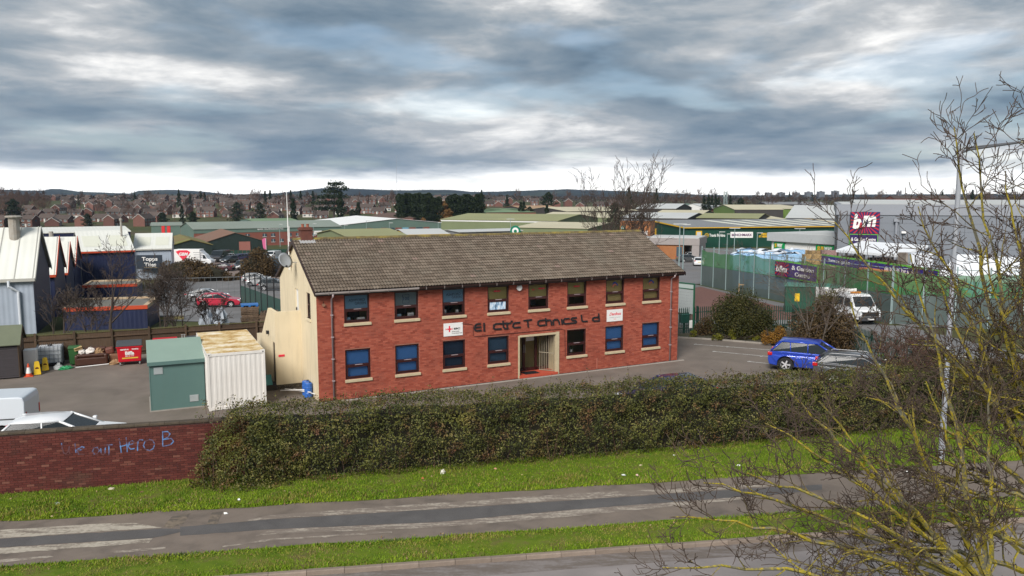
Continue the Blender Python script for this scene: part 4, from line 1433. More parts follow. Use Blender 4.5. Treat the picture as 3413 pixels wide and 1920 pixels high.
_m.bump(_li2, 0.6, 0.02)
M_LICHEN = _m.finish(_m.mix(_m.math('MULTIPLY', _lm, _m.math('MULTIPLY', _m.math('SUBTRACT', _th, 0.006), 150, True)), _bark, _lc), 0.9, 0, 0.15)
M_TWIG = mat('bare_twig', (0.075, 0.056, 0.046), (0.050, 0.037, 0.030), rough=0.9, scale=6)
M_TWIG2 = mat('grey_twig', (0.120, 0.098, 0.078), (0.080, 0.064, 0.050), rough=0.9, scale=6)
M_RTWIG = mat('russet_twig', (0.105, 0.055, 0.040), (0.075, 0.042, 0.032), rough=0.9, scale=6)
# the long hedge
_m = NB('hedge_leaf')
_r = _m.rnd()
_g = _m.n('ShaderNodeNewGeometry').outputs['Position']
_c = _m.ramp(_r, [(0.0, (0.012, 0.017, 0.004)), (0.3, (0.030, 0.037, 0.008)), (0.6, (0.064, 0.070, 0.014)), (0.85, (0.130, 0.126, 0.030)), (1.0, (0.195, 0.165, 0.055))])
_red = _m.math('MULTIPLY', _m.math('SUBTRACT', _m.noise(1.7, 4, 0.6, _g), 0.53), 7, True)
_c = _m.mix(_m.math('MULTIPLY', _red, 0.75), _c, _m.mix(_r, (0.075, 0.030, 0.020), (0.17, 0.055, 0.035)))
_yl = _m.math('MULTIPLY', _m.math('SUBTRACT', _m.noise(0.8, 3, 0.5, _g), 0.56), 5, True)
_c = _m.mix(_m.math('MULTIPLY', _yl, 0.65), _c, (0.15, 0.15, 0.025))
_m.finish(_c, 0.6, 0, 0.25)
M_HEDGE = _m.m
HV = Vector((-hdir.y, hdir.x, 0))
HL = (HEDGE_B - HEDGE_A).length + 7.0
HHT, HTH = 2.36, 1.95
def hedge_pts(n, seed, jitter=0.16):
 r = np.random.RandomState(seed)
 s = r.uniform(-0.4, HL, n)
 t = r.uniform(0, 1, n)
 # perimeter: front up, over the top, down the back
 pf, pt = 0.46, 0.46
 front = t < pf
 top = (t >= pf) & (t < pf + pt)
 u = np.where(front, t / pf, np.where(top, (t - pf) / pt, (t - pf - pt) / (1 - pf - pt)))
 h = HHT * (1 + 0.10 * nfbm(s * 0.8, s * 0 + 2, 1)) * (1 - 0.02 * np.clip(s - 20, 0, 20) / 10)
 a = np.clip(u, 0, 1)
 v = np.where(front, -0.10 * np.sin(a * math.pi) + 0.55 * np.clip(a - 0.72, 0, 1) ** 1.6, np.where(top, 0.12 + a * (HTH - 0.2), HTH))
 z = np.where(front, a * h * 0.97, np.where(top, h * (1 - 0.10 * (2 * a - 1) ** 4), (1 - a) * h))
 lump = nfbm(s * 1.6, z * 1.9 + v * 1.5, 5) * 0.55 + nfbm(s * 4.1, z * 4.3 + v * 3, 9) * 0.26
 inw = np.abs(r.exponential(jitter, n)) - np.where(top, 0.55, 1.0) * lump - 0.05
 nv = np.where(front, -1.0, np.where(top, 0.0, 1.0))
 nz = np.where(top, 1.0, np.where(front & (a > 0.75), 0.5, 0.05))
 v = v - nv * inw
 z = np.clip(z - nz * inw, 0.02, None)
 # rounded left end that swells forward past the wall
 end = np.clip(1.0 - s / 1.2, 0, 1.2)
 keep = (z < h * (1 - 0.55 * end ** 2)) & (v > -0.6) & (r.uniform(0, 1, n) < np.clip(0.65 + z * 0.5, 0, 1)) & (nfbm(s * 2.6, z * 2.9 + v * 2, 13) > -0.52)
 v = v + 0.25 * np.clip(1 - s / 3, 0, 1)
 pts = np.stack([HEDGE_A.x + hdir.x * s + HV.x * v, HEDGE_A.y + hdir.y * s + HV.y * v, z], 1)
 out = np.stack([HV.x * nv, HV.y * nv, nz + 0.25], 1)
 dep = np.clip(inw / 0.5, 0, 1)
 tone = np.clip(0.42 + 0.40 * nfbm(s * 3.3, z * 3.6 + v * 3, 21) + 0.30 * nfbm(s * 0.9, z * 1.5 + v, 27) + r.normal(0, 0.2, n), 0, 0.999)
 return pts[keep], out[keep], tone[keep]
hedge = thing('hedge', 'long overgrown mixed green and russet hedge between verge and car park', 'hedge', (0, 0, 0))
hp, ho, ha = hedge_pts(150000, 3)
_rr = np.random.RandomState(31)                  # the left end swells out in its own loose mound
_d = _rr.normal(0, 1, (15000, 3))
_d /= np.linalg.norm(_d, axis=1, keepdims=True)
_k = 1 - np.abs(_rr.exponential(0.13, 15000)) + 0.22 * nfbm(_d[:, 0] * 4 + _d[:, 2] * 3, _d[:, 1] * 4 + _d[:, 2] * 2, 5)
_a, _b, _c2 = _d[:, 0] * 1.75 * _k + 1.5, _d[:, 1] * 1.15 * _k + 0.85, np.abs(_d[:, 2]) * 2.15 * _k + 0.03
_b = _b - 0.25 * np.clip(0.9 - _c2, 0, 1)
_e = np.stack([HEDGE_A.x + hdir.x * _a + HV.x * _b, HEDGE_A.y + hdir.y * _a + HV.y * _b, _c2], 1)
hp, ho, ha = np.concatenate([hp, _e]), np.concatenate([ho, _d + [0, 0, 0.2]]), np.concatenate([ha, np.clip(0.45 + 0.38 * nfbm(_a * 3.3, _c2 * 3.6 + _b * 3, 21) + _rr.normal(0, 0.2, 15000), 0, 0.999)])
leaf_cloud('foliage', hp, np.random.RandomState(1).uniform(0.020, 0.048, len(hp)), M_HEDGE, hedge, ha, 4, ho)
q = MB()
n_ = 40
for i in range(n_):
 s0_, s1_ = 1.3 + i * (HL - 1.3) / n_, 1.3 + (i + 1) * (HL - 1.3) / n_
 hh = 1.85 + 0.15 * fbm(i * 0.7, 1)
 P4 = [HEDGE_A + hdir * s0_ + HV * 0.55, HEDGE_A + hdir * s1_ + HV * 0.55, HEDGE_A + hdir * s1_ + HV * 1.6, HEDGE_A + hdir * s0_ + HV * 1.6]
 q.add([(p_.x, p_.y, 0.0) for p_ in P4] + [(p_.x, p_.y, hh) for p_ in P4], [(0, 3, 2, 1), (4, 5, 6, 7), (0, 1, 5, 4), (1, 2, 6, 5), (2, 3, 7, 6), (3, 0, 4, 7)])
q.build('shade_core', mat('dark_core_shade', (0.022, 0.020, 0.010), (0.012, 0.011, 0.006), rough=1.0, scale=8), hedge)  # added near-black solid core, blocks light and stands in for shade between leaves
segs = []
rg = random.Random(5)
sh_p = []
for k in range(520):                             # shoots above the top and stems at the foot
 s_ = rg.uniform(0, HL)
 v_ = rg.uniform(0.1, 1.9)
 p_ = HEDGE_A + hdir * s_ + HV * v_ + Vector((0, 0, HHT - 0.35))
 d_ = Vector((rg.uniform(-0.5, 0.5), rg.uniform(-0.4, 0.4), 1)).normalized()
 L_ = rg.uniform(0.3, 0.7) * (1.4 if rg.random() < 0.12 else 1)
 e_ = p_ + d_ * L_
 segs.append((tuple(p_), tuple(e_), 0.007, 0.003))
 for j in range(10):
  c_ = p_.lerp(e_, rg.uniform(0.35, 1.0))
  sh_p.append((c_.x + rg.gauss(0, 0.04), c_.y + rg.gauss(0, 0.04), c_.z + rg.gauss(0, 0.03)))
for k in range(150):
 s_ = rg.uniform(0, HL)
 p_ = HEDGE_A + hdir * s_ + HV * rg.uniform(-0.05, 0.5)
 e_ = p_ + Vector((rg.uniform(-0.3, 0.3), rg.uniform(-0.4, 0.1), rg.uniform(0.4, 1.4)))
 segs.append((tuple(p_), tuple(e_), 0.012, 0.005))
link('shoot_stems', seg_mesh('shoot_stems', segs, M_RTWIG, 3), hedge)['kind'] = 'stuff'
sh_p = np.array(sh_p)
leaf_cloud('shoot_leaves', sh_p, np.random.RandomState(2).uniform(0.022, 0.045, len(sh_p)), M_HEDGE, hedge, None, 6)
def bush(name, label, c, rad, n, size, m, lobes=26, seed=1, cat='bush', core=True, group=None, flatten=0.55):
 """rounded shrub: leaves on many overlapping lobes over an added dark core that stands in for inner shade, stems at the foot"""
 r = np.random.RandomState(seed)
 t = thing(name, label, cat, c, group=group)
 L_ = r.normal(0, 1, (lobes, 3))
 L_ /= np.linalg.norm(L_, axis=1, keepdims=True)
 L_[:, 2] = np.abs(L_[:, 2])
 cen = L_ * np.array(rad) * r.uniform(0.45, 0.80, (lobes, 1))
 cen[:, 2] += rad[2] * 0.12
 lr = r.uniform(0.22, 0.40, lobes) * min(rad[0], rad[2]) * 1.15
 k = r.randint(0, lobes, n)
 d = r.normal(0, 1, (n, 3))
 d /= np.linalg.norm(d, axis=1, keepdims=True)
 p_ = cen[k] + d * (lr[k] * (1 - np.abs(r.normal(0, 0.22, n))))[:, None]
 keep = p_[:, 2] > 0.02
 leaf_cloud('foliage', p_[keep], r.uniform(size * 0.6, size * 1.3, n)[keep], m, t, None, seed, d[keep] * 0.8)
 if core:  # added dark core, keeps light out of the gaps
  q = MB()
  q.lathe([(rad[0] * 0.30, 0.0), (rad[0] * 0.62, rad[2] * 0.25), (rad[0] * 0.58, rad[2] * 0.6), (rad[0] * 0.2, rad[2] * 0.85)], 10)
  me = q.mesh('shade_core', mat('dark_core_shade', (0.022, 0.020, 0.010)))
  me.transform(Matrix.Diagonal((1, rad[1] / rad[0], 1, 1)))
  link('shade_core', me, t)
 sg = []
 rg_ = random.Random(seed)
 for i in range(14):
  a = rg_.uniform(0, 6.28)
  sg.append(((0.1 * math.cos(a), 0.1 * math.sin(a), 0), (rad[0] * 0.7 * math.cos(a), rad[1] * 0.7 * math.sin(a), rad[2] * rg_.uniform(0.5, 1.0)), 0.03, 0.008))
 link('stems', seg_mesh('stems', sg, M_TWIG, 4), t)
 return t
M_LEAFD = leafmat('dark_evergreen_leaf', [(0.0, (0.016, 0.022, 0.007)), (0.4, (0.038, 0.043, 0.012)), (0.75, (0.070, 0.066, 0.020)), (1.0, (0.105, 0.085, 0.028))])
M_LEAFB = leafmat('brown_bush_leaf', [(0.0, (0.040, 0.028, 0.014)), (0.5, (0.085, 0.055, 0.026)), (1.0, (0.135, 0.090, 0.040))])
M_LEAFO = leafmat('orange_leaf', [(0.0, (0.12, 0.06, 0.012)), (0.5, (0.24, 0.115, 0.022)), (1.0, (0.34, 0.20, 0.03))])
M_LEAFY = leafmat('yellow_green_leaf', [(0.0, (0.055, 0.060, 0.008)), (0.5, (0.125, 0.125, 0.014)), (1.0, (0.22, 0.20, 0.02))])
M_CONIF = leafmat('conifer_needles', [(0.0, (0.008, 0.014, 0.006)), (0.5, (0.018, 0.030, 0.012)), (1.0, (0.034, 0.048, 0.018))])
def bare_tree(name, label, c, H, r0, P, seed, m=M_TWIG, cat='tree', stems=1, lean=(0, 0), fork=0.35, limbs=6, limb_len=0.6, spread0=0.75, nside=4, group=None):
 t = thing(name, label, cat, c, group=group)
 rg_ = random.Random(seed)
 tr, br = [], []
 for s_ in range(stems):
  a = rg_.uniform(0, 6.28)
  base = Vector((0.15 * math.cos(a), 0.15 * math.sin(a), -0.15)) if stems > 1 else Vector((0, 0, -0.15))
  d = Vector((lean[0] + (0.30 * math.cos(a) if stems > 1 else 0), lean[1] + (0.30 * math.sin(a) if stems > 1 else 0), 1)).normalized()
  p_, r_ = base, r0
  nst = 7
  node = []
  for i in range(nst):
   d = (d + Vector((rg_.uniform(-0.10, 0.10), rg_.uniform(-0.10, 0.10), 0.03))).normalized()
   q_ = p_ + d * (H * 0.72 / nst)
   r2 = r0 * (1 - 0.8 * (i + 1) / nst)
   tr.append((tuple(p_), tuple(q_), r_, r2))
   node.append((q_, r2, d.copy()))
   p_, r_ = q_, r2
  for k in range(limbs):
   u = fork + (1 - fork) * k / max(1, limbs - 1)
   q_, r_, dd = node[min(nst - 1, int(u * nst))]
   a2 = k * 2.4 + rg_.uniform(-0.5, 0.5)
   sp = spread0 * rg_.uniform(0.7, 1.2) * (1.15 - 0.6 * u)
   nd = dd * math.cos(sp) + Vector((math.cos(a2), math.sin(a2), 0)) * math.sin(sp)
   grow(br, q_, nd, H * limb_len * (1.15 - 0.55 * u) * rg_.uniform(0.8, 1.15), r_ * 0.62, 0, rg_, P)
  grow(br, node[-1][0], node[-1][2], H * 0.34, node[-1][1], 0, rg_, P)
 link('trunk', seg_mesh('trunk', tr, m, 6), t)
 link('branches', seg_mesh('branches', br, m, nside), t)
 return t
# ------------------------------------------------------------------ car park surface and markings
sheet('car_park', [(-46, 17.3), (WALL_R.x + 3.2, WALL_R.y + 0.95), (HEDGE_A.x + 9.0, HEDGE_A.y + 3.2), (20.6, 33.6), (19.7, 54.6), (10.0, 57.0), (-7.6, 57.0), (-11.5, 50.9), (-46, 35.7)], 0.0, M_YARD)
M_LINE = worn('white_line_paint', (0.55, 0.54, 0.52), (0.12, 0.105, 0.09), 0.36)
def line_px(zz, a, b, w=0.09, parent=None):
 p0, p1 = gz(zz, *a), gz(zz, *b)
 d = (p1 - p0).normalized()
 n = Vector((-d.y, d.x, 0)) * w / 2
 return [p0 - n, p1 - n, p1 + n, p0 + n]
lm_ = MB()
for a, b in (((340, 775), (1090, 833)), ((520, 845), (1120, 900)), ((855, 942), (1140, 971)), ((1090, 1035), (1320, 1058)),
             ((325, 778), (352, 773)), ((508, 848), (535, 842)), ((845, 945), (872, 939)), ((640, 803), (668, 800)), ((965, 895), (995, 890))):
 z_ = 0.004
 pp = line_px('G', a, b)
 lm_.add([(v.x, v.y, z_ + 0.0006 * len(lm_.f)) for v in pp], [(0, 1, 2, 3)])
tag(lm_.build('parking_lines', M_LINE), kind='structure')
# ------------------------------------------------------------------ vehicles
M_TYRE = flat('tyre_rubber', (0.014, 0.014, 0.015), 0.85)
M_RIM = flat('alloy_rim', (0.50, 0.50, 0.51), 0.35, 0.1)
M_CGLASS = NB('car_glass').finish((0.020, 0.026, 0.030), 0.12, 0, 0.18)
M_HEAD = NB('headlamp_glass').finish((0.55, 0.58, 0.6), 0.08, 0, 0.8)
M_TAIL = flat('tail_lamp_red', (0.45, 0.012, 0.015), 0.2)
M_TRIM = flat('dark_trim', (0.02, 0.02, 0.022), 0.6)
M_CHROME = flat('chrome_strip', (0.38, 0.38, 0.39), 0.3, 0.3)
def paint(name, c, metal=0.0):
 if name not in _mats:
  q = NB(name)
  q.finish(c, 0.32, metal, 0.5)
  q.b.inputs['Coat Weight'].default_value = 0.7
  q.b.inputs['Coat Roughness'].default_value = 0.06
  _mats[name] = q.m
 return _mats[name]
_wheels = {}
def wheel_meshes(r, w=0.21, spokes=5):
 key = (round(r, 3), spokes)
 if key not in _wheels:
  RX = Matrix.Rotation(math.pi / 2, 4, 'X')
  q = MB()
  q.lathe([(r * 0.66, -w / 2), (r * 0.93, -w / 2), (r, -w / 2 + 0.03), (r, w / 2 - 0.03), (r * 0.93, w / 2), (r * 0.66, w / 2), (r * 0.66, -w / 2)], 22, cap=False)
  ty = q.mesh('tyre', M_TYRE, False)
  ty.transform(RX)
  q = MB()
  q.lathe([(r * 0.68, -0.05), (r * 0.70, w / 2 - 0.012), (r * 0.64, w / 2 - 0.012), (r * 0.60, 0.0)], 22, cap=False)
  q.lathe([(0.055, 0), (0.055, w / 2 - 0.005)], 10)
  for k in range(spokes):
   a = 2 * math.pi * k / spokes
   q.box(0.03, -0.036, w / 2 - 0.05, r * 0.66, 0.036, w / 2 - 0.018, M=Matrix.Rotation(a, 4, 'Z'))
  rm_ = q.mesh('rim', M_RIM)
  rm_.transform(RX)
  q = MB()
  q.lathe([(r * 0.67, -0.04), (r * 0.67, 0.0)], 18)
  dk = q.mesh('brake_disc', M_TRIM)
  dk.transform(RX)
  _wheels[key] = (ty, rm_, dk)
 return _wheels[key]
CARS = dict(
 hatch=dict(L=4.3, W=1.80, H=1.47, clr=0.22, wr=0.315, ax=(0.72, 3.38), belt=[(0.0, 0.55), (0.03, 0.80), (0.14, 0.98), (0.9, 0.97), (3.05, 0.93), (3.95, 0.80), (4.22, 0.66), (4.30, 0.48)], gb=(0.14, 3.22), gt_=(0.62, 2.15), bp=(1.62,)),
 suv=dict(L=4.66, W=1.89, H=1.66, clr=0.28, wr=0.375, ax=(0.92, 3.74), belt=[(0.0, 0.60), (0.02, 0.86), (0.14, 1.10), (1.0, 1.08), (3.3, 1.04), (4.25, 0.92), (4.58, 0.76), (4.66, 0.52)], gb=(0.14, 3.45), gt_=(0.66, 2.45), bp=(1.15, 2.0)),
 estate=dict(L=4.75, W=1.84, H=1.48, clr=0.22, wr=0.325, ax=(0.98, 3.78), belt=[(0.0, 0.55), (0.03, 0.85), (0.12, 1.0), (1.0, 0.98), (3.4, 0.92), (4.35, 0.80), (4.66, 0.66), (4.75, 0.48)], gb=(0.12, 3.6), gt_=(0.62, 2.55), bp=(1.1, 2.05)),
 saloon=dict(L=4.6, W=1.80, H=1.43, clr=0.22, wr=0.315, ax=(0.98, 3.68), belt=[(0.0, 0.60), (0.03, 0.90), (0.2, 1.0), (0.8, 0.98), (3.3, 0.92), (4.2, 0.80), (4.52, 0.66), (4.6, 0.48)], gb=(0.55, 3.5), gt_=(1.25, 2.4), bp=(1.95,)),
 van=dict(L=4.9, W=1.94, H=1.86, clr=0.25, wr=0.33, ax=(0.85, 3.85), belt=[(0.0, 0.55), (0.0, 1.60), (0.06, 1.80), (0.2, 1.84), (3.0, 1.86), (3.3, 1.82), (4.02, 1.16), (4.72, 0.98), (4.88, 0.75), (4.9, 0.50)], gb=None, gt_=None, bp=()),
)
def arch(cx, r, z0, n=9):
 a0 = math.asin(max(-1, min(1, (z0 - 0.0) / r))) if r > z0 else 0
 return [(cx - r * math.cos(t), r * math.sin(t)) for t in np.linspace(a0, math.pi - a0, n)]
def car(name, label, loc, heading, pm, kind='hatch', group=None, spokes=5, scale=1.0, plate=True, rails=False):
 K = CARS[kind]
 L, W, Hh, clr, wr = K['L'], K['W'], K['H'], K['clr'], K['wr']
 t = thing(name, label, 'van' if kind == 'van' else 'car', loc, heading, group)
 t.scale = (scale,) * 3
 xo = -L / 2
 low = [(0.06, clr + 0.05)]
 for ax in K['ax']:
  ra = wr + 0.065
  zc = wr
  pts = []
  for u in np.linspace(0, math.pi, 11):
   pts.append((ax - ra * math.cos(u), zc + ra * math.sin(u)))
  low += [(ax - ra, clr)] + pts[1:-1] + [(ax + ra, clr)]
 low += [(L - 0.12, clr + 0.03)]
 outline = low + list(reversed(K['belt']))
 q = MB()
 q.prism(outline, lambda u, v, w: (u + xo, w, v), -W / 2, W / 2)
 vs = []
 for (x, y, z) in q.v:
  e = abs(2 * x / L)
  k = 1 - (0.11 * e ** 5 if kind != 'van' else 0.045 * z)
  if z > 0.72 and kind != 'van':
   k *= 1 - 0.075 * ((z - 0.72) / 0.38) ** 1.6
  if z < 0.45 and kind != 'van':
   k *= 1 - 0.05 * (0.45 - z) / 0.3
  vs.append((x, y * k, z))
 q.v = vs
 body = q.build('body', pm, t, bevel=0.045, seg=3)
 q = MB()
 for ax in K['ax']:
  q.box(ax + xo - wr - 0.05, -W / 2 + 0.20, clr + 0.02, ax + xo + wr + 0.05, W / 2 - 0.20, wr * 2 + 0.04)
 q.box(0.1 + xo, -W / 2 + 0.12, clr - 0.04, L + xo - 0.15, W / 2 - 0.12, clr + 0.09)
 q.build('underbody', M_TRIM, t)
 ty, rm_, dk = wheel_meshes(wr, 0.22, spokes)
 for ax in K['ax']:
  for sd in (-1, 1):
   w_ = link('wheel', ty, t, (ax + xo, sd * (W / 2 - 0.115), wr), 0 if sd < 0 else math.pi)
   link('rim', rm_, w_)
   link('brake_disc', dk, w_)
 bz = lambda x: interp(x, K['belt'])
 if K['gb']:
  b0, b1 = K['gb']
  t0, t1 = K['gt_']
  zb0, zb1 = bz(b0) - 0.03, bz(b1) - 0.05
  yb, yt = W / 2 * 0.905, W / 2 * 0.70
  zr = Hh - 0.10
  g = [(b0 + xo, -yb, zb0), (b1 + xo, -yb * 0.93, zb1), (b1 + xo, yb * 0.93, zb1), (b0 + xo, yb, zb0), (t0 + xo, -yt, zr), (t1 + xo, -yt, zr), (t1 + xo, yt, zr), (t0 + xo, yt, zr)]
  q = MB()
  q.add(g, [(4, 5, 6, 7), (0, 1, 5, 4), (1, 2, 6, 5), (2, 3, 7, 6), (3, 0, 4, 7)])
  q.build('windows', M_CGLASS, t, bevel=0.02)
  q = MB()
  xm = (t0 + t1) / 2 + xo
  rows = [(t0 - 0.12, -0.02), (t0 + 0.12, 0.06), ((t0 + t1) / 2, 0.10), (t1 - 0.15, 0.075), (t1 + 0.10, -0.03)]
  vs, fs = [], []
  for (x, dz) in rows:
   for yy, kz in ((-1.06, -0.15), (-0.9, 0.7), (0, 1.0), (0.9, 0.7), (1.06, -0.15)):
    vs.append((x + xo, yy * yt, zr + dz * kz + 0.004))
  for i in range(len(rows) - 1):
   for j in range(4):
    fs.append((i * 5 + j, (i + 1) * 5 + j, (i + 1) * 5 + j + 1, i * 5 + j + 1))
  q.add(vs, fs)
  q.build('roof', pm, t, smooth=True)
  q = MB()
  for sd in (-1, 1):
   for (xa, za, xb, ya) in ((b0 + 0.01, zb0, t0, 1), (b1, zb1, t1, 0.93)):
    q.tube([(xa + xo, sd * yb * ya, za), (xb + xo, sd * yt, zr)], [0.055, 0.045], 5)
   q.tube([(t0 + xo, sd * yt, zr), (t1 + xo, sd * yt, zr)], 0.035, 5)
   for bx_ in K['bp']:
    u = (bx_ - b0) / (b1 - b0)
    q.tube([(bx_ + xo + 0.0, sd * (yb * (1 - 0.05 * u) + 0.002), bz(bx_)), (bx_ + xo - 0.08 + 0.1 * u, sd * (yt + 0.004), zr)], 0.032, 4)
  q.build('pillars', pm, t, smooth=True)
  if rails:
   for sd in (-1, 1):
    q = MB()
    q.tube([(t0 + xo + 0.1, sd * yt * 0.95, zr + 0.02), (t0 + xo + 0.2, sd * yt * 0.95, zr + 0.09), (t1 + xo - 0.15, sd * yt * 0.95, zr + 0.09), (t1 + xo - 0.05, sd * yt * 0.95, zr + 0.02)], 0.018, 6)
    q.build('roof_rail', M_CHROME, t)
   q = MB()
   for sd in (-1, 1):
    q.tube([(b0 + xo + 0.22, sd * yb * 1.01, zb0 + 0.06), (b1 + xo - 0.45, sd * yb * 0.965, zb1 + 0.07), ], 0.016, 4)
    q.tube([(b0 + xo + 0.22, sd * yb * 1.01, zb0 + 0.06), (t0 + xo + 0.12, sd * (yt + 0.05), zr - 0.06), (t1 + xo - 0.2, sd * (yt + 0.05), zr - 0.06), (b1 + xo - 0.45, sd * yb * 0.965, zb1 + 0.07)], 0.016, 4)
   q.build('window_trim', M_CHROME, t)
 else:
  q = MB()
  for sd in (-1, 1):
   q.add([(3.02 + xo, sd * W / 2 * 0.955, 1.12), (3.92 + xo, sd * W / 2 * 0.95, 1.12), (3.36 + xo, sd * W / 2 * 0.905, 1.62), (3.02 + xo, sd * W / 2 * 0.905, 1.64)], [(0, 1, 2, 3)] if sd < 0 else [(3, 2, 1, 0)])
  q.add([(3.40 + xo, -0.80, 1.745), (3.98 + xo, -0.84, 1.215), (3.98 + xo, 0.84, 1.215), (3.40 + xo, 0.80, 1.745)], [(0, 1, 2, 3)])
  ws = q.build('windows', M_CGLASS, t)
  sm = ws.modifiers.new('thick', 'SOLIDIFY')
  sm.thickness = 0.03
  sm.offset = 0
  q = MB()
  for sd in (-1, 1):
   q.tube([(0.35 + xo, sd * W / 2 * 0.985, 0.98), (2.6 + xo, sd * W / 2 * 0.985, 0.98)], 0.02, 4)
  q.build('side_moulding', M_TRIM, t)
 nz = 0.70 if kind != 'suv' else 0.82
 for sd in (-1, 1):
  q = MB()
  q.box(L + xo - 0.30, sd * W * 0.30 - 0.17, nz - 0.09, L + xo - 0.07, sd * W * 0.30 + 0.17, nz + 0.07)
  q.build('headlight', M_HEAD, t, bevel=0.03)
  q = MB()
  rz = 0.92 if kind != 'van' else 1.0
  q.box(xo - 0.012, sd * W * 0.405 - 0.12, rz - (0.10 if kind != 'van' else 0.2), xo + (0.22 if kind != 'van' else 0.05), sd * W * 0.405 + (0.065 if kind != 'van' else 0.03), rz + (0.07 if kind != 'van' else 0.2))
  q.build('tail_light', M_TAIL, t, bevel=0.02)
  q = MB()
  mx = (K['gb'][1] - 0.35 if K['gb'] else 3.75) + xo
  q.box(mx - 0.07, sd * (W / 2 + 0.07) - 0.10, 0.98, mx + 0.07, sd * (W / 2 + 0.07) + 0.06, 1.11)
  q.build('mirror', pm, t, bevel=0.03)
 q = MB()
 q.box(L + xo - 0.05, -0.42, 0.34, L + xo + 0.012, 0.42, 0.56)
 q.build('grille', M_TRIM, t)
 if plate:
  q = MB()
  q.box(L + xo + 0.013, -0.26, 0.40, L + xo + 0.022, 0.26, 0.51)
  q.build('number_plate', M_WHITE, t)
  q = MB()
  q.box(xo - 0.022, -0.26, 0.68, xo - 0.010, 0.26, 0.79)
  q.build('number_plate', flat('yellow_plate', (0.7, 0.5, 0.03)), t)
 q = MB()
 for sd in (-1, 1):
  for x in (K['ax'][0] + 0.75, K['ax'][0] + 1.65):
   q.box(x + xo, sd * (W / 2 - 0.005) - 0.02, 0.80, x + xo + 0.18, sd * (W / 2 - 0.005) + 0.015, 0.83)
 q.build('door_handle', M_TRIM, t)
 return t
P_WHITE = paint('white_car_paint', (0.72, 0.73, 0.74))
P_VWHITE = paint('white_van_paint', (0.60, 0.64, 0.68))
P_BLUE = paint('bright_blue_paint', (0.020, 0.060, 0.420), 0.25)
P_GREY = paint('grey_car_paint', (0.10, 0.105, 0.11), 0.4)
P_SILVER = paint('silver_car_paint', (0.42, 0.43, 0.44), 0.5)
P_BLACK = paint('black_car_paint', (0.012, 0.012, 0.014))
P_RED = paint('red_car_paint', (0.42, 0.018, 0.045))
P_NAVY = paint('navy_car_paint', (0.035, 0.03, 0.10), 0.3)
hd = math.radians(-26)
rear = gz('G', 1210, 1037)
fwd = Vector((math.cos(hd), math.sin(hd), 0))
side = Vector((-math.sin(hd), math.cos(hd), 0))
car('blue_car', 'bright blue estate-shaped off-roader with large alloy wheels parked in a bay', rear + fwd * (CARS['suv']['L'] / 2 - 0.92) + side * 0.83, hd, P_BLUE, 'suv')
gp_ = gz('G', 1450, 955, 0.92)
car('grey_estate', 'grey estate car with chrome window trim parked beside the blue car', Vector((gp_.x, gp_.y, 0)) + fwd * 2.5 + side * 0.75, hd, P_GREY, 'estate', rails=True)
pc = gz('U', 1915, 1100, 1.45)
car('purple_car', 'dark purple car, only its roof showing above the hedge', (pc.x, pc.y + 0.2, 0), math.radians(200), P_NAVY, 'hatch')
car('white_hatchback', 'white hatchback parked just behind the graffiti wall', (gz('Y', 620, 1200, 1.45).x - 0.25, 27.75, 0), WALL_ROT - math.radians(1), P_WHITE, 'hatch')
car('white_panel_van', 'pale white panel van at the left edge behind the hatchback', (-20.75, 29.45, 0), math.radians(194), P_VWHITE, 'van', scale=0.93)
# ------------------------------------------------------------------ containers in the yard
def corr(mb, x0, x1, z0, z1, y, pitch=0.20, dep=0.036, mi=0):
 """trapezoid corrugated sheet in the x-z plane facing -y"""
 pts = []
 n = max(1, round((x1 - x0) / pitch))
 w = (x1 - x0) / n
 for k in range(n):
  b = x0 + k * w
  pts += [(b, y), (b + w * 0.32, y), (b + w * 0.46, y + dep), (b + w * 0.82, y + dep), (b + w * 0.96, y)]
 pts.append((x1, y))
 v = [(a, c, z0) for a, c in pts] + [(a, c, z1) for a, c in pts]
 m_ = len(pts)
 mb.add(v, [(i, i + 1, m_ + i + 1, m_ + i) for i in range(m_ - 1)], mi)
c0, c1 = gz('Y', 2020, 1135), gz('T', 257, 1332)
ca = math.atan2(c1.y - c0.y, c1.x - c0.x)
CWD, CLN, CHT = 2.40, 6.0, 2.50
M_CWHITE = mat('white_container_paint', (0.72, 0.70, 0.66), (0.64, 0.60, 0.55), rough=0.5, scale=1.2, contrast=0.4, dirt=0.12)
cont = thing('white_container', 'white corrugated shipping container with rusty yellow-brown roof beside the hedge', 'container', c0, math.radians(25.5))
q = MB()
corr(q, 0.08, CWD - 0.08, 0.14, CHT - 0.10, 0.02, 0.21, 0.009)
q.build('end_panel', M_CWHITE, cont)
for x, nm in ((0.015, 'left'), (CWD - 0.015, 'right')):
 q = MB()
 corr(q, 0.08, CLN - 0.08, 0.14, CHT - 0.10, 0.0, 0.26)
 me = q.mesh('side_panel', M_CWHITE)
 me.transform(Matrix.Translation((x, 0, 0)) @ Matrix.Rotation(math.pi / 2, 4, 'Z'))
 link('side_panel', me, cont)
for x in (0, CWD - 0.10):
 for y in (0, CLN - 0.10):
  q = MB()
  q.box(x, y, 0, x + 0.10, y + 0.10, CHT)
  q.build('corner_post', M_CWHITE, cont)
q = MB()
for y in (0.0, CLN - 0.08):
 q.box(0.10, y, CHT - 0.12, CWD - 0.10, y + 0.08, CHT - 0.01)
 q.box(0.10, y, 0.02, CWD - 0.10, y + 0.08, 0.15)
for x in (0.0, CWD - 0.06):
 q.box(x, 0.10, CHT - 0.10, x + 0.06, CLN - 0.10, CHT - 0.01)
 q.box(x, 0.10, 0.02, x + 0.06, CLN - 0.10, 0.15)
q.build('frame_rail', M_CWHITE, cont)
_m = NB('rusty_container_roof')
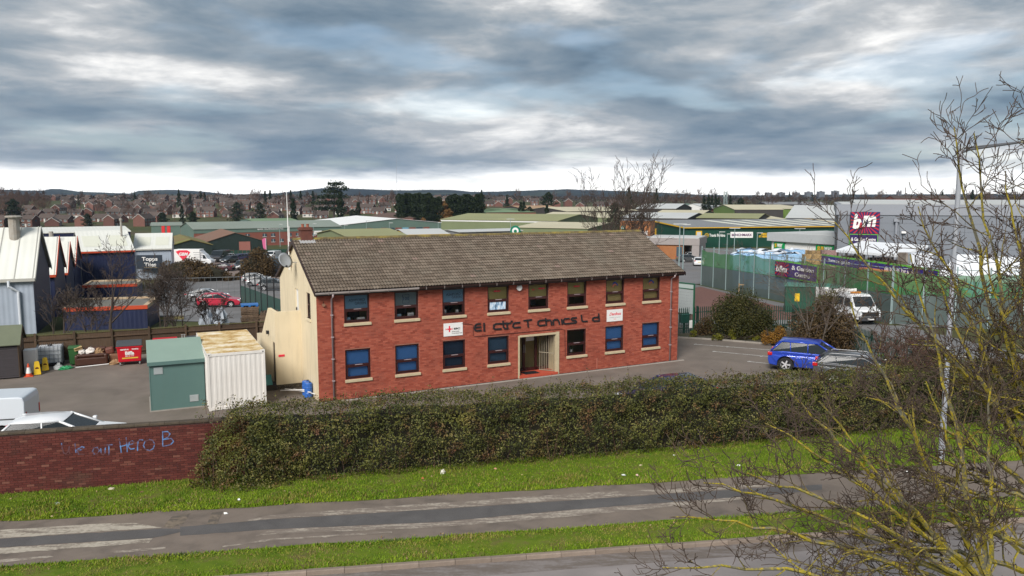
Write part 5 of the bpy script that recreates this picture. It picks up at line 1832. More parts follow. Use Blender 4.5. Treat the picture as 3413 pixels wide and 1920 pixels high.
_rn = _m.noise(1.1, 6, 0.7, stretch=(1.0, 1.6, 1))
_c = _m.ramp(_rn, [(0.36, (0.62, 0.57, 0.48)), (0.49, (0.50, 0.40, 0.23)), (0.58, (0.36, 0.235, 0.09)), (0.72, (0.20, 0.11, 0.04))])
M_RUST = _m.finish(_c, 0.8, 0, 0.25)
q = MB()
pts = []
n_ = 30
for k in range(n_):
 b = 0.05 + k * (CLN - 0.1) / n_
 w = (CLN - 0.1) / n_
 pts += [(b, 0.0), (b + w * 0.4, 0.0), (b + w * 0.55, 0.022), (b + w * 0.85, 0.022)]
pts.append((CLN - 0.05, 0))
m_ = len(pts)
q.add([(0.02, a, CHT - 0.012 + h) for a, h in pts] + [(CWD - 0.02, a, CHT - 0.012 + h) for a, h in pts], [(i, m_ + i, m_ + i + 1, i + 1) for i in range(m_ - 1)])
q.build('roof', M_RUST, cont)
for x in (0.0, CWD - 0.17):
 q = MB()
 q.box(x, -0.012, CHT - 0.12, x + 0.17, 0.16, CHT + 0.005)
 q.build('corner_casting', M_CWHITE, cont)
 q = MB()
 q.tube([(x + 0.085, -0.016, CHT - 0.06), (x + 0.085, -0.005, CHT - 0.06)], 0.03, 8)
 q.build('casting_hole', M_BLACK, cont)
g0, g1 = gz('Y', 1460, 1140), gz('Y', 1990, 1085)
ga = math.atan2(g1.y - g0.y, g1.x - g0.x)
GWD = (g1 - g0).length
M_GRN = mat('teal_green_paint', (0.095, 0.170, 0.155), (0.080, 0.147, 0.134), rough=0.6, scale=1.5, contrast=0.5, bump=0.2, bscale=120, dirt=0.06)
M_GRNR = mat('pale_green_roof', (0.24, 0.33, 0.275), (0.20, 0.28, 0.235), rough=0.65, scale=1.3, contrast=0.5, bump=0.2, bscale=120)
kio = thing('green_kiosk', 'teal green steel substation kiosk with sloping roof beside the white container', 'kiosk', g0, ga)
GH, GD = 2.12, 2.75
q = MB()
q.prism([(0, 0), (GD, 0), (GD, GH + 0.42), (0, GH)], lambda u, v, w: (w, u, v), 0, GWD)
q.build('body', M_GRN, kio, bevel=0.01)
q = MB()
q.prism([(-0.10, GH - 0.04), (-0.10, GH + 0.06), (GD + 0.1, GH + 0.55), (GD + 0.1, GH + 0.46)], lambda u, v, w: (w, u, v), -0.06, GWD + 0.06)
q.build('roof', M_GRNR, kio, bevel=0.015)
q = MB()
q.box(-0.06, -0.125, GH - 0.10, GWD + 0.06, -0.10, GH + 0.055)
q.build('roof_edge', M_GRN, kio)
for x, z in ((0.18, 1.62), (1.56, 0.28)):
 q = MB()
 q.box(x, -0.02, z, x + 0.36, 0.001, z + 0.30)
 v_ = q.build('vent', flat('vent_grey', (0.36, 0.40, 0.40), 0.5, 0.3), kio)
 for k in range(7):
  q = MB()
  q.box(x + 0.02, -0.028, z + 0.02 + k * 0.039, x + 0.34, -0.021, z + 0.045 + k * 0.039)
  q.build('louvre', flat('vent_light', (0.46, 0.50, 0.50), 0.5, 0.3), v_)
for x in (0.012, GWD - 0.04):
 q = MB()
 q.box(x, -0.012, 0.05, x + 0.028, 0.0, GH - 0.11)
 q.build('edge_trim', M_GRN, kio)
q = MB()
q.box(-0.05, -0.05, -0.02, GWD + 0.05, GD, 0.05)
q.build('plinth', M_CONC, kio)
# ------------------------------------------------------------------ timber fence behind the yard
FZ = 1.62
f0, f1 = gz('Y', 335, 400, FZ), gz('Y', 2480, 268, FZ)
fa = math.atan2(f1.y - f0.y, f1.x - f0.x)
fd = Vector((math.cos(fa), math.sin(fa), 0))
F0 = Vector((f0.x, f0.y, 0))
M_WOOD = mat('weathered_fence_wood', (0.105, 0.066, 0.040), (0.055, 0.036, 0.023), rough=0.9, scale=3, contrast=0.35, bump=0.5, rnd=0.2, stretch=(6, 6, 0.6))
M_MOSS = mat('mossy_timber', (0.105, 0.105, 0.035), (0.075, 0.055, 0.030), rough=0.95, scale=2.5, contrast=0.3)
tf_ = thing('timber_fence', 'brown weathered close-board timber fence along the back of the yard', 'fence', F0, fa)
fn = Vector((-fd.y, fd.x, 0))
def on_fence(x, y):
 r = ray('Y', x, y)
 t = F0.dot(fn) / r.dot(fn)
 return (r * t - F0).dot(fd)
fposts = [-4.1, -2.05] + [on_fence(x, 380) for x in (335, 715, 1078, 1440, 1795, 2122, 2480)]
fposts += [fposts[-1] + 1.9, fposts[-1] + 3.8, fposts[-1] + 5.7]
pm_ = MB()
pm_.box(-0.055, -0.06, -0.3, 0.055, 0.05, FZ + 0.10)
pme = pm_.mesh('post', M_WOOD)
for x in fposts:
 link('post', pme, tf_, (x, 0, 0))
for a, b in zip(fposts, fposts[1:]):
 q = MB()
 x = a + 0.06
 while x < b - 0.08:
  w = min(0.10, b - 0.06 - x)
  q.box(x, 0.052, 0.12, x + w + 0.012, 0.064 + RNG.uniform(0, 0.008), FZ - 0.06 + RNG.uniform(-0.012, 0.012))
  x += 0.10
 q.build('board_panel', M_WOOD, tf_)
 for z in (0.35, 1.28):
  q = MB()
  q.box(a + 0.056, -0.012, z, b - 0.056, 0.05, z + 0.075)
  q.build('rail', M_WOOD, tf_)
 q = MB()
 q.box(a + 0.056, 0.02, FZ - 0.05, b - 0.056, 0.10, FZ)
 q.build('capping', M_MOSS, tf_)
 q = MB()
 q.box(a + 0.056, 0.0, -0.05, b - 0.056, 0.05, 0.12)
 q.build('gravel_board', M_CONC, tf_)
# ------------------------------------------------------------------ shed, bins and rubbish in the yard
sh0 = gz('Y', 195, 812)
M_SHED = mat('dark_shed_boards', (0.055, 0.048, 0.052), (0.035, 0.030, 0.032), rough=0.9, scale=3, stretch=(0.4, 0.4, 7))
M_FELT = mat('green_mineral_felt', (0.150, 0.165, 0.110), (0.110, 0.125, 0.085), rough=0.95, scale=1.5, contrast=0.5, bump=0.3)
shd = thing('garden_shed', 'dark boarded timber shed with green felt roof at the left edge', 'shed', sh0, fa)
SW, SD_, SHT, SR = 3.0, 2.0, 1.86, 2.62
q = MB()
nb = 17
for k in range(nb):                               # shiplap boards, front
 z0_ = 0.06 + k * (SHT - 0.06) / nb
 q.add([(-SW, -0.018, z0_), (-0.03, -0.018, z0_), (-0.03, 0, z0_ + (SHT - 0.06) / nb), (-SW, 0, z0_ + (SHT - 0.06) / nb), (-SW, 0.01, z0_), (-0.03, 0.01, z0_)], [(0, 1, 2, 3), (4, 5, 1, 0)])
q.build('front_boards', M_SHED, shd)
q = MB()
q.prism([(0, 0.04), (SD_, 0.04), (SD_, SHT), (SD_ / 2, SR - 0.05), (0, SHT)], lambda u, v, w: (w, u, v), -0.04, 0.0)
q.prism([(0, 0.04), (SD_, 0.04), (SD_, SHT), (SD_ / 2, SR - 0.05), (0, SHT)], lambda u, v, w: (w, u, v), -SW, -SW + 0.04)
q.box(-SW + 0.04, SD_ - 0.03, 0.04, -0.04, SD_, SHT)
q.build('shed_wall', mat('shed_side', (0.13, 0.09, 0.055), (0.09, 0.06, 0.04), rough=0.9, scale=3, stretch=(6, 6, 0.6)), shd)
for sg_ in (-1, 1):
 q = MB()
 y_e = SD_ / 2 + sg_ * (SD_ / 2 + 0.14)
 ze = SHT - 0.10
 q.add([(-SW - 0.12, SD_ / 2, SR), (0.12, SD_ / 2, SR), (0.12, y_e, ze), (-SW - 0.12, y_e, ze), (-SW - 0.12, SD_ / 2, SR - 0.04), (0.12, SD_ / 2, SR - 0.04), (0.12, y_e, ze - 0.04), (-SW - 0.12, y_e, ze - 0.04)],
          [(0, 1, 2, 3), (7, 6, 5, 4), (0, 4, 5, 1), (1, 5, 6, 2), (2, 6, 7, 3), (3, 7, 4, 0)])
 q.build('roof_felt', M_FELT, shd)
q = MB()
for sg_ in (-1, 1):
 y_e = SD_ / 2 + sg_ * (SD_ / 2 + 0.14)
 q.prism([(SD_ / 2, SR - 0.13), (SD_ / 2, SR - 0.03), (y_e, SHT - 0.13), (y_e, SHT - 0.23)], lambda u, v, w: (w, u, v), 0.122, 0.14)
q.build('bargeboard', M_WOOD, shd)
def yard(name, label, cat, x, y, rot=None, group=None):
 return thing(name, label, cat, gz('Y', x, y), fa if rot is None else rot, group)
t = yard('white_cabinet', 'tall plain white appliance cabinet standing by the shed', 'cabinet', 300, 767)
q = MB()
q.box(-0.30, 0, 0.03, 0.30, 0.60, 1.24)
q.build('carcass', M_WHITE, t, bevel=0.015)
q = MB()
q.box(-0.29, -0.025, 0.06, 0.29, -0.002, 1.22)
q.build('door', M_WHITE, t, bevel=0.01)
q = MB()
q.box(-0.28, 0.02, 0, 0.28, 0.58, 0.029)
q.build('plinth', M_BLACK, t)
t = yard('liquid_tank', 'white plastic bulk tank in a grey wire cage by the fence', 'tank', 485, 700)
q = MB()
q.box(-0.56, 0.04, 0.17, 0.56, 1.0, 1.06)
q.build('bottle', mat('milky_plastic', (0.62, 0.64, 0.66), (0.54, 0.56, 0.58), rough=0.5, scale=2), t, bevel=0.06)
q = MB()
q.lathe([(0.12, 1.06), (0.12, 1.11), (0.09, 1.12)], 12, (0, 0.52, 0))
q.build('cap', M_BLACK, t)
q = MB()
for k in range(7):
 x = -0.60 + k * 0.2
 q.tube([(x, 0.0, 0.14), (x, 0.0, 1.12), (x, 1.04, 1.12)], 0.013, 4)
 q.tube([(x, 1.04, 0.14), (x, 1.04, 1.12)], 0.013, 4)
for k in range(6):
 y = 0.0 + k * 0.208
 for x in (-0.60, 0.60):
  q.tube([(x, y, 0.14), (x, y, 1.12)], 0.013, 4)
for k in range(5):
 z = 0.20 + k * 0.225
 q.tube([(-0.60, -0.01, z), (0.60, -0.01, z), (0.61, 1.05, z), (-0.61, 1.05, z), (-0.61, -0.01, z)], 0.013, 4)
q.build('cage', flat('galvanised_wire', (0.25, 0.27, 0.30), 0.4, 0.6), t)
q = MB()
for y in (0.0, 0.46, 0.92):
 q.box(-0.60, y, 0.0, 0.60, y + 0.10, 0.13)
q.box(-0.60, 0, 0.13, 0.60, 1.02, 0.155)
q.build('pallet_base', M_BLACK, t)
t = yard('traffic_cone', 'orange traffic cone with white sleeve in front of the white cabinet', 'cone', 280, 795)
q = MB()
q.box(-0.20, -0.20, 0, 0.20, 0.20, 0.035)
q.lathe([(0.155, 0.035), (0.035, 0.66), (0.028, 0.67)], 14)
q.build('cone_body', flat('cone_orange', (0.58, 0.075, 0.025), 0.5), t)
q = MB()
q.lathe([(0.131, 0.17), (0.074, 0.47)], 14)
q.build('reflective_sleeve', M_WHITE, t)
for i, (x, y) in enumerate(((362, 777), (440, 738))):
 t = yard('floor_sign', 'yellow folding caution sign by the shed, %s' % ('the front one next to the cone', 'the one further back next to the tank')[i], 'floor sign', x, y, fa + 0.1, 'yellow caution signs')
 for sg_ in (-1, 1):
  q = MB()
  q.prism([(-0.17, 0.03), (0.17, 0.03), (0.11, 0.66), (0.07, 0.70), (-0.07, 0.70), (-0.11, 0.66)], lambda u, v, w: (u, sg_ * (0.20 - v * 0.26) + w, v), -0.012, 0.012)
  pn = q.build('panel', flat('sign_yellow', (0.65, 0.42, 0.015), 0.45), t)
  if sg_ < 0:
   q = MB()
   q.tube([(0, -0.135, 0.33), (0, -0.120, 0.335)], 0.085, 12)
   q.build('warning_mark', flat('sign_brown', (0.16, 0.05, 0.02)), t)
 q = MB()
 for sg_ in (-1, 1):
  q.box(-0.19, sg_ * 0.20 - 0.03, 0, 0.19, sg_ * 0.20 + 0.03, 0.03)
 q.build('foot', M_BLACK, t)
t = yard('wheelie_bin', 'green wheelie bin standing left of the brown sofa', 'bin', 725, 692)
M_BING = flat('bin_green', (0.030, 0.105, 0.030), 0.45)
q = MB()
q.add([(-0.24, 0.02, 0.06), (0.24, 0.02, 0.06), (0.24, 0.48, 0.06), (-0.24, 0.48, 0.06), (-0.28, -0.06, 0.95), (0.28, -0.06, 0.95), (0.28, 0.62, 0.95), (-0.28, 0.62, 0.95)],
      [(0, 3, 2, 1), (4, 5, 6, 7), (0, 1, 5, 4), (1, 2, 6, 5), (2, 3, 7, 6), (3, 0, 4, 7)])
q.build('body', M_BING, t, bevel=0.03)
q = MB()
q.prism([(-0.10, 0.955), (-0.10, 1.0), (0.20, 1.06), (0.66, 1.03), (0.66, 0.955)], lambda u, v, w: (w, u, v), -0.30, 0.30)
q.build('lid', M_BING, t, bevel=0.02)
q = MB()
q.tube([(-0.22, 0.68, 0.98), (0.22, 0.68, 0.98)], 0.02, 6)
q.build('handle', M_BING, t)
for x in (-0.27, 0.22):
 q = MB()
 q.tube([(x, 0.50, 0.10), (x + 0.05, 0.50, 0.10)], 0.10, 12)
 q.build('wheel', M_BLACK, t)
t = yard('brown_sofa', 'brown leather sofa dumped on its base between bin and red container', 'sofa', 885, 695)
M_LEATH = mat('brown_leather', (0.075, 0.030, 0.018), (0.045, 0.020, 0.013), rough=0.45, scale=4)
q = MB()
q.box(-0.72, 0.0, 0.03, 0.72, 0.80, 0.46)
q.build('seat_base', M_LEATH, t, bevel=0.06)
q = MB()
q.box(-0.70, 0.06, 0.47, 0.70, 0.60, 0.66)
q.build('seat_cushion', M_LEATH, t, bevel=0.07)
q = MB()
q.box(-0.72, 0.62, 0.46, 0.72, 0.84, 0.92)
q.build('backrest', M_LEATH, t, bevel=0.07)
for x in (-0.80, 0.62):
 q = MB()
 q.box(x, 0.0, 0.03, x + 0.18, 0.82, 0.62)
 q.build('armrest', M_LEATH, t, bevel=0.07)
r = np.random.RandomState(3)
SB = gz('Y', 885, 695)
def crumple(name, label, cat, c, rad, m, seed, n=3):
 """crumpled bag or sheet: a folded, dented shell"""
 t_ = thing(name, label, cat, c, fa + seed)
 rr = np.random.RandomState(seed)
 q_ = MB()
 nu, nv_ = 12, 7
 vs = []
 for i in range(nv_ + 1):
  for j in range(nu):
   a, b = 2 * math.pi * j / nu, math.pi * 0.5 * i / nv_
   k = 1 + rr.uniform(-0.35, 0.35) * (1 if i < nv_ else 0)
   vs.append((rad[0] * math.cos(a) * math.cos(b) * k, rad[1] * math.sin(a) * math.cos(b) * k, max(0.0, rad[2] * math.sin(b) * (1 + rr.uniform(-0.45, 0.3)))))
 fs = [(i * nu + j, i * nu + (j + 1) % nu, (i + 1) * nu + (j + 1) % nu, (i + 1) * nu + j) for i in range(nv_) for j in range(nu)]
 q_.add(vs, fs)
 q_.build('crumpled_sheet', m, t_)
 return t_
M_PAPER = flat('waste_paper', (0.62, 0.58, 0.54), 0.8)
M_CARD = flat('brown_cardboard', (0.30, 0.19, 0.10), 0.85)
SX = Vector((math.cos(fa), math.sin(fa), 0))
SY = Vector((-math.sin(fa), math.cos(fa), 0))
for i, (dx, dy, dz, rad, m_, lb) in enumerate([(-0.45, 0.35, 0.665, (0.22, 0.2, 0.22), M_PAPER, 'heap of white waste paper on the left of the sofa'), (-0.05, 0.32, 0.665, (0.26, 0.22, 0.28), M_PAPER, 'heap of white waste paper in the middle of the sofa'),
                                               (0.38, 0.34, 0.665, (0.24, 0.2, 0.24), M_CARD, 'crumpled cardboard on the right end of the sofa'),
                                               (1.15, 0.10, 0.0, (0.36, 0.32, 0.22), M_CARD, 'torn cardboard lying right of the sofa'),
                                               (-1.55, -0.10, 0.0, (0.22, 0.18, 0.28), flat('clear_bag', (0.55, 0.56, 0.55), 0.3), 'clear plastic rubbish bag beside the wheelie bin'),
                                               (-1.20, -0.30, 0.0, (0.38, 0.22, 0.16), flat('green_bag', (0.04, 0.30, 0.12), 0.35), 'bright green plastic bag lying below the wheelie bin')]):
 crumple('rubbish_bag' if 'bag' in lb else 'waste_heap', lb, 'bag' if 'bag' in lb else 'rubbish', SB + SX * dx + SY * dy + Vector((0, 0, dz)), rad, m_, i + 2)
t = thing('cardboard_box', 'tan cardboard box on top of the rubbish by the bin', 'box', SB - SX * 0.62 + SY * 0.45 + Vector((0, 0, 0.86)), fa + 0.2)
q = MB()
q.box(-0.20, -0.15, 0, 0.20, 0.15, 0.16, M=Matrix.Rotation(math.radians(-14), 4, 'Y'))
q.build('carton', flat('tan_card', (0.42, 0.30, 0.14), 0.8), t)
q = MB()
q.box(-0.20, -0.22, 0.15, 0.20, -0.15, 0.156, M=Matrix.Rotation(math.radians(-14), 4, 'Y'))
q.build('flap', flat('tan_card', (0.42, 0.30, 0.14)), t)
t = thing('armchair_cushion', 'slumped brown cushion pile leaning at the right end of the sofa', 'cushion', SB + SX * 1.05 + SY * 0.45, fa)
q = MB()
q.box(-0.26, -0.2, 0.0, 0.30, 0.22, 0.55, M=Matrix.Rotation(math.radians(8), 4, 'Y'))
q.build('lower_cushion', flat('tan_leather', (0.17, 0.085, 0.045), 0.6), t, bevel=0.10)
q = MB()
q.box(-0.24, -0.18, 0.52, 0.20, 0.2, 0.92, M=Matrix.Rotation(math.radians(-10), 4, 'Y'))
q.build('upper_cushion', flat('red_brown_leather', (0.13, 0.045, 0.03), 0.6), t, bevel=0.10)
t = thing('white_pole', 'white plastic pole lying on the ground before the sofa', 'pole', SB, fa)
q = MB()
q.tube([(-0.75, -0.25, 0.03), (0.85, -0.10, 0.06)], 0.028, 6)
q.build('tube', M_WHITE, t)
M_BRED = flat('waste_bin_red', (0.50, 0.010, 0.022), 0.4)
M_BLID = flat('waste_bin_dark_lid', (0.055, 0.06, 0.065), 0.5)
def waste_bin(x, y, label, lid, off=Vector((0, 0, 0)), text=False):
 t_ = thing('waste_bin', label, 'bin', gz('Y', x, y) + off, fa, 'large red waste bins along the fence')
 q_ = MB()
 q_.add([(-0.56, 0.04, 0.20), (0.56, 0.04, 0.20), (0.56, 0.86, 0.20), (-0.56, 0.86, 0.20), (-0.62, 0.0, 1.06), (0.62, 0.0, 1.06), (0.62, 0.92, 1.06), (-0.62, 0.92, 1.06)],
           [(0, 3, 2, 1), (4, 5, 6, 7), (0, 1, 5, 4), (1, 2, 6, 5), (2, 3, 7, 6), (3, 0, 4, 7)])
 q_.build('body', M_BRED, t_, bevel=0.04)
 q_ = MB()
 q_.prism([(-0.05, 1.065), (-0.05, 1.12), (0.2, 1.24), (0.95, 1.28), (0.95, 1.065)], lambda u, v, w: (w, u, v), -0.64, 0.64)
 q_.build('lid', lid, t_, bevel=0.03)
 q_ = MB()
 q_.box(-0.66, -0.03, 1.0, 0.66, 0.03, 1.06)
 q_.build('rim', M_BRED, t_)
 for sx in (-0.48, 0.48):
  for sy in (0.12, 0.78):
   q_ = MB()
   q_.tube([(sx - 0.03, sy, 0.09), (sx + 0.03, sy, 0.09)], 0.09, 10)
   q_.box(sx - 0.04, sy - 0.03, 0.10, sx + 0.04, sy + 0.03, 0.21)
   q_.build('castor', flat('castor_grey', (0.2, 0.2, 0.2)), t_)
 if text:
  sl_ = math.atan2(0.04, 0.86)
  def lay(nm, body, x_, z_, size, bold=0.0):
   me = text_mesh(body, size, 0.004, 'CENTER', 0, bold)
   me.materials.clear()
   me.materials.append(M_WHITE)
   me.transform(Matrix.Translation((x_, 0.04 - (z_ - 0.2) / 0.86 * 0.04 - 0.008, z_)) @ Matrix.Rotation(math.pi / 2 + sl_, 4, 'X'))
   link(nm, me, t_)
  lay('lettering', 'Biffa', 0.0, 0.60, 0.26, 0.012)
  lay('lettering', 'GENERAL     WASTE', 0.0, 0.86, 0.10, 0.004)
  lay('lettering', '0800 60 16 01', 0.0, 0.50, 0.075, 0.002)
  q_ = MB()
  q_.box(-0.38, 0.018, 0.38, 0.42, 0.0245, 0.45)
  q_.build('label_strip', flat('strip_yellow', (0.6, 0.4, 0.05)), t_)
 return t_
waste_bin(1257, 690, 'red wheeled waste bin with white lettering and a dark lid', M_BLID, text=True)
waste_bin(1257, 690, 'red waste bin with red lid half hidden behind the green kiosk', M_BRED, fd * 1.82 - Vector((0, 0, 0)))
waste_bin(1257, 690, 'red waste bin with dark lid mostly hidden behind the kiosk and container', M_BLID, fd * 3.55)
for i, dx in enumerate((2.70, 2.83)):
 t = thing('steel_post', 'short grey steel post behind the red lidded bin, %s' % ('left of a pair', 'right of a pair')[i], 'post', gz('Y', 1257, 690) + fd * dx + SY * 0.5, fa, 'grey posts by the bins')
 q = MB()
 q.box(-0.03, -0.03, 0, 0.03, 0.03, 1.42)
 q.box(-0.05, -0.05, 1.42, 0.05, 0.05, 1.45)
 q.build('shaft', flat('galvanised', (0.4, 0.4, 0.4)), t)
t = thing('teal_sheet', 'small teal sheet leaning between container and cream stair wall', 'sheet', B0 - BXV * 1.75 + BYV * 3.3, BA)
q = MB()
q.box(-0.5, -0.02, 0.0, 0.35, 0.02, 0.55, M=Matrix.Translation((0, 0, 0.25)) @ Matrix.Rotation(math.radians(-38), 4, 'X'))
q.build('panel', flat('teal_board', (0.07, 0.25, 0.23)), t)
# ------------------------------------------------------------------ street lamp
lp = gz('S', 3136, 1544)
lamp = thing('street_lamp', 'tall pale grey street lamp column with outreach arm beside the footpath', 'street lamp', lp)
LZ = 10.76
M_COL = mat('lamp_column_grey', (0.30, 0.315, 0.35), (0.25, 0.265, 0.295), rough=0.5, scale=2, stretch=(1, 1, 0.2))
q = MB()
q.tube([(0, 0, -0.1), (0, 0, 1.6), (0, 0, 1.62), (0, 0, LZ)], [0.105, 0.105, 0.088, 0.075], 14)
q.build('column', M_COL, lamp, smooth=False)
q = MB()
q.box(-0.05, -0.112, 0.5, 0.05, -0.095, 1.1)
q.build('access_door', M_COL, lamp)
q = MB()
q.tube([(0, 0, LZ - 0.02), (0.0, 0, LZ + 0.10)], 0.085, 12)
q.build('top_bracket', flat('lamp_bracket_grey', (0.30, 0.32, 0.34), 0.5), lamp)
ad = Vector((0.96, -0.28, 0)).normalized()
q = MB()
q.tube([(0, 0, LZ - 0.12), ad * 0.25 + Vector((0, 0, LZ - 0.02)), ad * 1.9 + Vector((0, 0, LZ + 0.22))], [0.045, 0.042, 0.038], 8)
q.tube([(0, 0, LZ + 0.02), ad * 1.9 + Vector((0, 0, LZ + 0.22))], [0.03, 0.028], 8)
q.build('arm', flat('lamp_arm_grey', (0.06, 0.065, 0.075), 0.6), lamp)
q = MB()
RM = Matrix.Translation(ad * 1.72 + Vector((0, 0, LZ + 0.18))) @ Matrix.Rotation(math.atan2(ad.y, ad.x), 4, 'Z') @ Matrix.Rotation(math.radians(-6), 4, 'Y')
q.add([RM @ Vector(v) for v in [(0, -0.07, -0.03), (0, 0.07, -0.03), (0.9, 0.13, -0.03), (0.9, -0.13, -0.03), (0, -0.05, 0.06), (0, 0.05, 0.06), (0.75, 0.08, 0.12), (0.75, -0.08, 0.12)]],
      [(0, 1, 2, 3), (7, 6, 5, 4), (0, 4, 5, 1), (1, 5, 6, 2), (2, 6, 7, 3), (3, 7, 4, 0)])
q.build('lantern', mat('mossy_lantern', (0.22, 0.22, 0.17), (0.12, 0.11, 0.06), rough=0.8, scale=9), lamp, bevel=0.02)
q = MB()
q.add([RM @ Vector((0.55 + 0.26 * math.cos(a) * c, 0.11 * math.sin(a) * c, -0.03 - 0.11 * s)) for c, s in ((1, 0), (0.85, 0.5), (0.5, 0.87), (0.1, 1.0)) for a in np.linspace(0, 2 * math.pi, 12, endpoint=False)],
      [(i * 12 + j, i * 12 + (j + 1) % 12, (i + 1) * 12 + (j + 1) % 12, (i + 1) * 12 + j) for i in range(3) for j in range(12)])
q.build('lamp_bowl', flat('frosted_bowl', (0.45, 0.42, 0.32), 0.3), lamp)
# ------------------------------------------------------------------ palisade fences round the car park
M_PGRN = mat('dark_green_steel', (0.016, 0.050, 0.036), (0.012, 0.036, 0.027), rough=0.5, scale=3)
plm = MB()
plm.prism([(-0.032, 0.05), (0.032, 0.05), (0.032, 1.70), (0.0, 1.80), (-0.032, 1.70)], lambda u, v, w: (u, w - 0.25 * abs(u), v), -0.015, 0.003)
plme = plm.mesh('pale', M_PGRN)
def palisade(label, a, b, h=1.8, posts=2.6, pitch=0.155, skip=()):
 a, b = Vector(a), Vector(b)
 L_ = (b - a).length
 rot = math.atan2(b.y - a.y, b.x - a.x)
 t_ = thing('palisade_fence', label, 'fence', a, rot)
 n = int(L_ / pitch)
 for k in range(n + 1):
  x = k * pitch
  if any(s0 < x < s1 for s0, s1 in skip):
   continue
  o_ = link('pale', plme, t_, (x, -0.03, 0))
  o_.scale = (1, 1, h / 1.8)
 for z in (0.35, h - 0.42):
  q_ = MB()
  q_.box(0, -0.025, z, L_, 0.015, z + 0.05)
  q_.build('rail', M_PGRN, t_)
 k = 0.0
 while k <= L_ + 0.1:
  q_ = MB()
  q_.box(k - 0.05, 0.018, -0.2, k + 0.05, 0.12, h + 0.02)
  q_.build('post', M_PGRN, t_)
  k += posts
 return t_
pA = Vector((10.2, 52.35, 0))
palisade('dark green palisade gate and fence beside the brick corner of the office', pA, (13.9, 53.9, 0))
palisade('dark green palisade fence behind the big rounded bush', (14.1, 54.0, 0), (19.25, 54.05, 0))
palisade('long dark green palisade fence along the access road behind the parked cars', (19.3, 53.9, 0), (20.3, 36.4, 0))
t = thing('post_box', 'green post box fixed to the palisade gate', 'post box', gz('G', 232, 660) + Vector((-0.1, -0.35, 0)), math.radians(22))
q = MB()
q.box(-0.32, -0.2, 0.72, 0.34, 0.1, 1.28)
q.build('box', flat('post_box_green', (0.012, 0.06, 0.05), 0.4), t, bevel=0.03)
q = MB()
q.box(-0.36, -0.24, 1.285, 0.38, 0.14, 1.34)
q.build('lid', flat('post_box_lid', (0.03, 0.10, 0.085), 0.4), t)
q = MB()
q.box(-0.04, -0.05, 0, 0.04, 0.05, 0.72)
q.build('stand', M_PGRN, t)
t = thing('white_meter_box', 'small white box hung on the palisade gate post', 'box', gz('G', 280, 660) + Vector((0.05, -0.3, 0)), math.radians(22))
q = MB()
q.box(-0.18, -0.1, 0.35, 0.18, 0.08, 0.88)
q.build('cover', M_WHITE, t, bevel=0.03)
q = MB()
q.box(-0.03, -0.03, 0, 0.03, 0.03, 0.35)
q.build('stem', M_PGRN, t)
tt = thing('sign_totem', 'tall grey tenant board in a green frame by the gate', 'sign', gz('G', 238, 668) + Vector((0.05, 0.15, 0)), math.radians(-52))
for x in (-0.72, 0.66):
 q = MB()
 q.box(x, -0.05, 0, x + 0.07, 0.05, 3.42)
 q.build('post', flat('totem_green', (0.02, 0.10, 0.055), 0.5), tt)
q = MB()
q.box(-0.65, -0.05, 3.35, 0.66, 0.05, 3.42)
q.box(-0.65, -0.05, 3.0, 0.66, 0.05, 3.05)
q.build('cross_bar', flat('totem_green', (0.02, 0.10, 0.055)), tt)
for k in range(8):
 q = MB()
 q.box(-0.64, -0.02, 1.35 + k * 0.205, 0.65, 0.02, 1.545 + k * 0.205)
 q.build('name_panel', flat('totem_panel', (0.30, 0.33, 0.33), 0.5), tt)
q = MB()
q.box(-0.64, -0.02, 3.055, 0.65, 0.02, 3.345)
q.build('header_panel', flat('totem_header', (0.36, 0.42, 0.40)), tt)
# kerbed planting bed with the big bush
bed = [gz('G', 150, 714), gz('G', 400, 727), gz('G', 700, 748), gz('G', 1075, 780)]
bedo = sheet('planting_bed', [(v.x, v.y) for v in bed] + [(19.0, 50.2), (19.0, 53.8), (13.9, 53.7), (10.2, 52.2)], 0.05, mat('bed_soil', (0.060, 0.046, 0.034), (0.04, 0.045, 0.02), rough=1, scale=2))
for a, b in zip(bed, bed[1:]):
 q = MB()
 d_ = (b - a).normalized()
 n_ = Vector((-d_.y, d_.x, 0)) * 0.05
 k = max(1, round((b - a).length / 0.92))
 for i in range(k):
  s_, e_ = a.lerp(b, i / k) + d_ * 0.006, a.lerp(b, (i + 1) / k) - d_ * 0.006
  q = MB()
  P4 = [s_ - n_, e_ - n_, e_ + n_, s_ + n_]
  q.add([(v.x, v.y, -0.02) for v in P4] + [(v.x, v.y, 0.10) for v in P4], [(0, 3, 2, 1), (4, 5, 6, 7), (0, 1, 5, 4), (1, 2, 6, 5), (2, 3, 7, 6), (3, 0, 4, 7)])
  q.build('kerb_stone', M_CONC, bedo)
bush('big_bush', 'large rounded dark olive bush in the bed before the palisade', (15.2, 51.9, 0.03), (2.45, 1.9, 2.75), 34000, 0.055, M_LEAFD, 80, 3)
bush('low_shrub', 'low green ground-hugging shrub at the foot of the big bush', (14.5, 50.5, 0.04), (2.4, 0.55, 0.55), 3500, 0.05, M_LEAFY, 16, 5, core=False)
bush('orange_shrub', 'small orange and yellow autumn shrub behind the blue car', (16.35, 48.9, 0.0), (0.85, 0.8, 1.25), 3200, 0.055, M_LEAFO, 16, 6, core=False)
bush('russet_shrub', 'low russet twiggy shrub between gate and big bush', (12.9, 52.3, 0.03), (0.95, 0.6, 1.15), 2600, 0.05, M_LEAFB, 14, 8, core=False)
bush('green_tuft', 'small green tuft by the bed kerb near the gate', (11.9, 51.3, 0.03), (0.4, 0.3, 0.4), 700, 0.05, M_LEAFY, 8, 9, core=False)
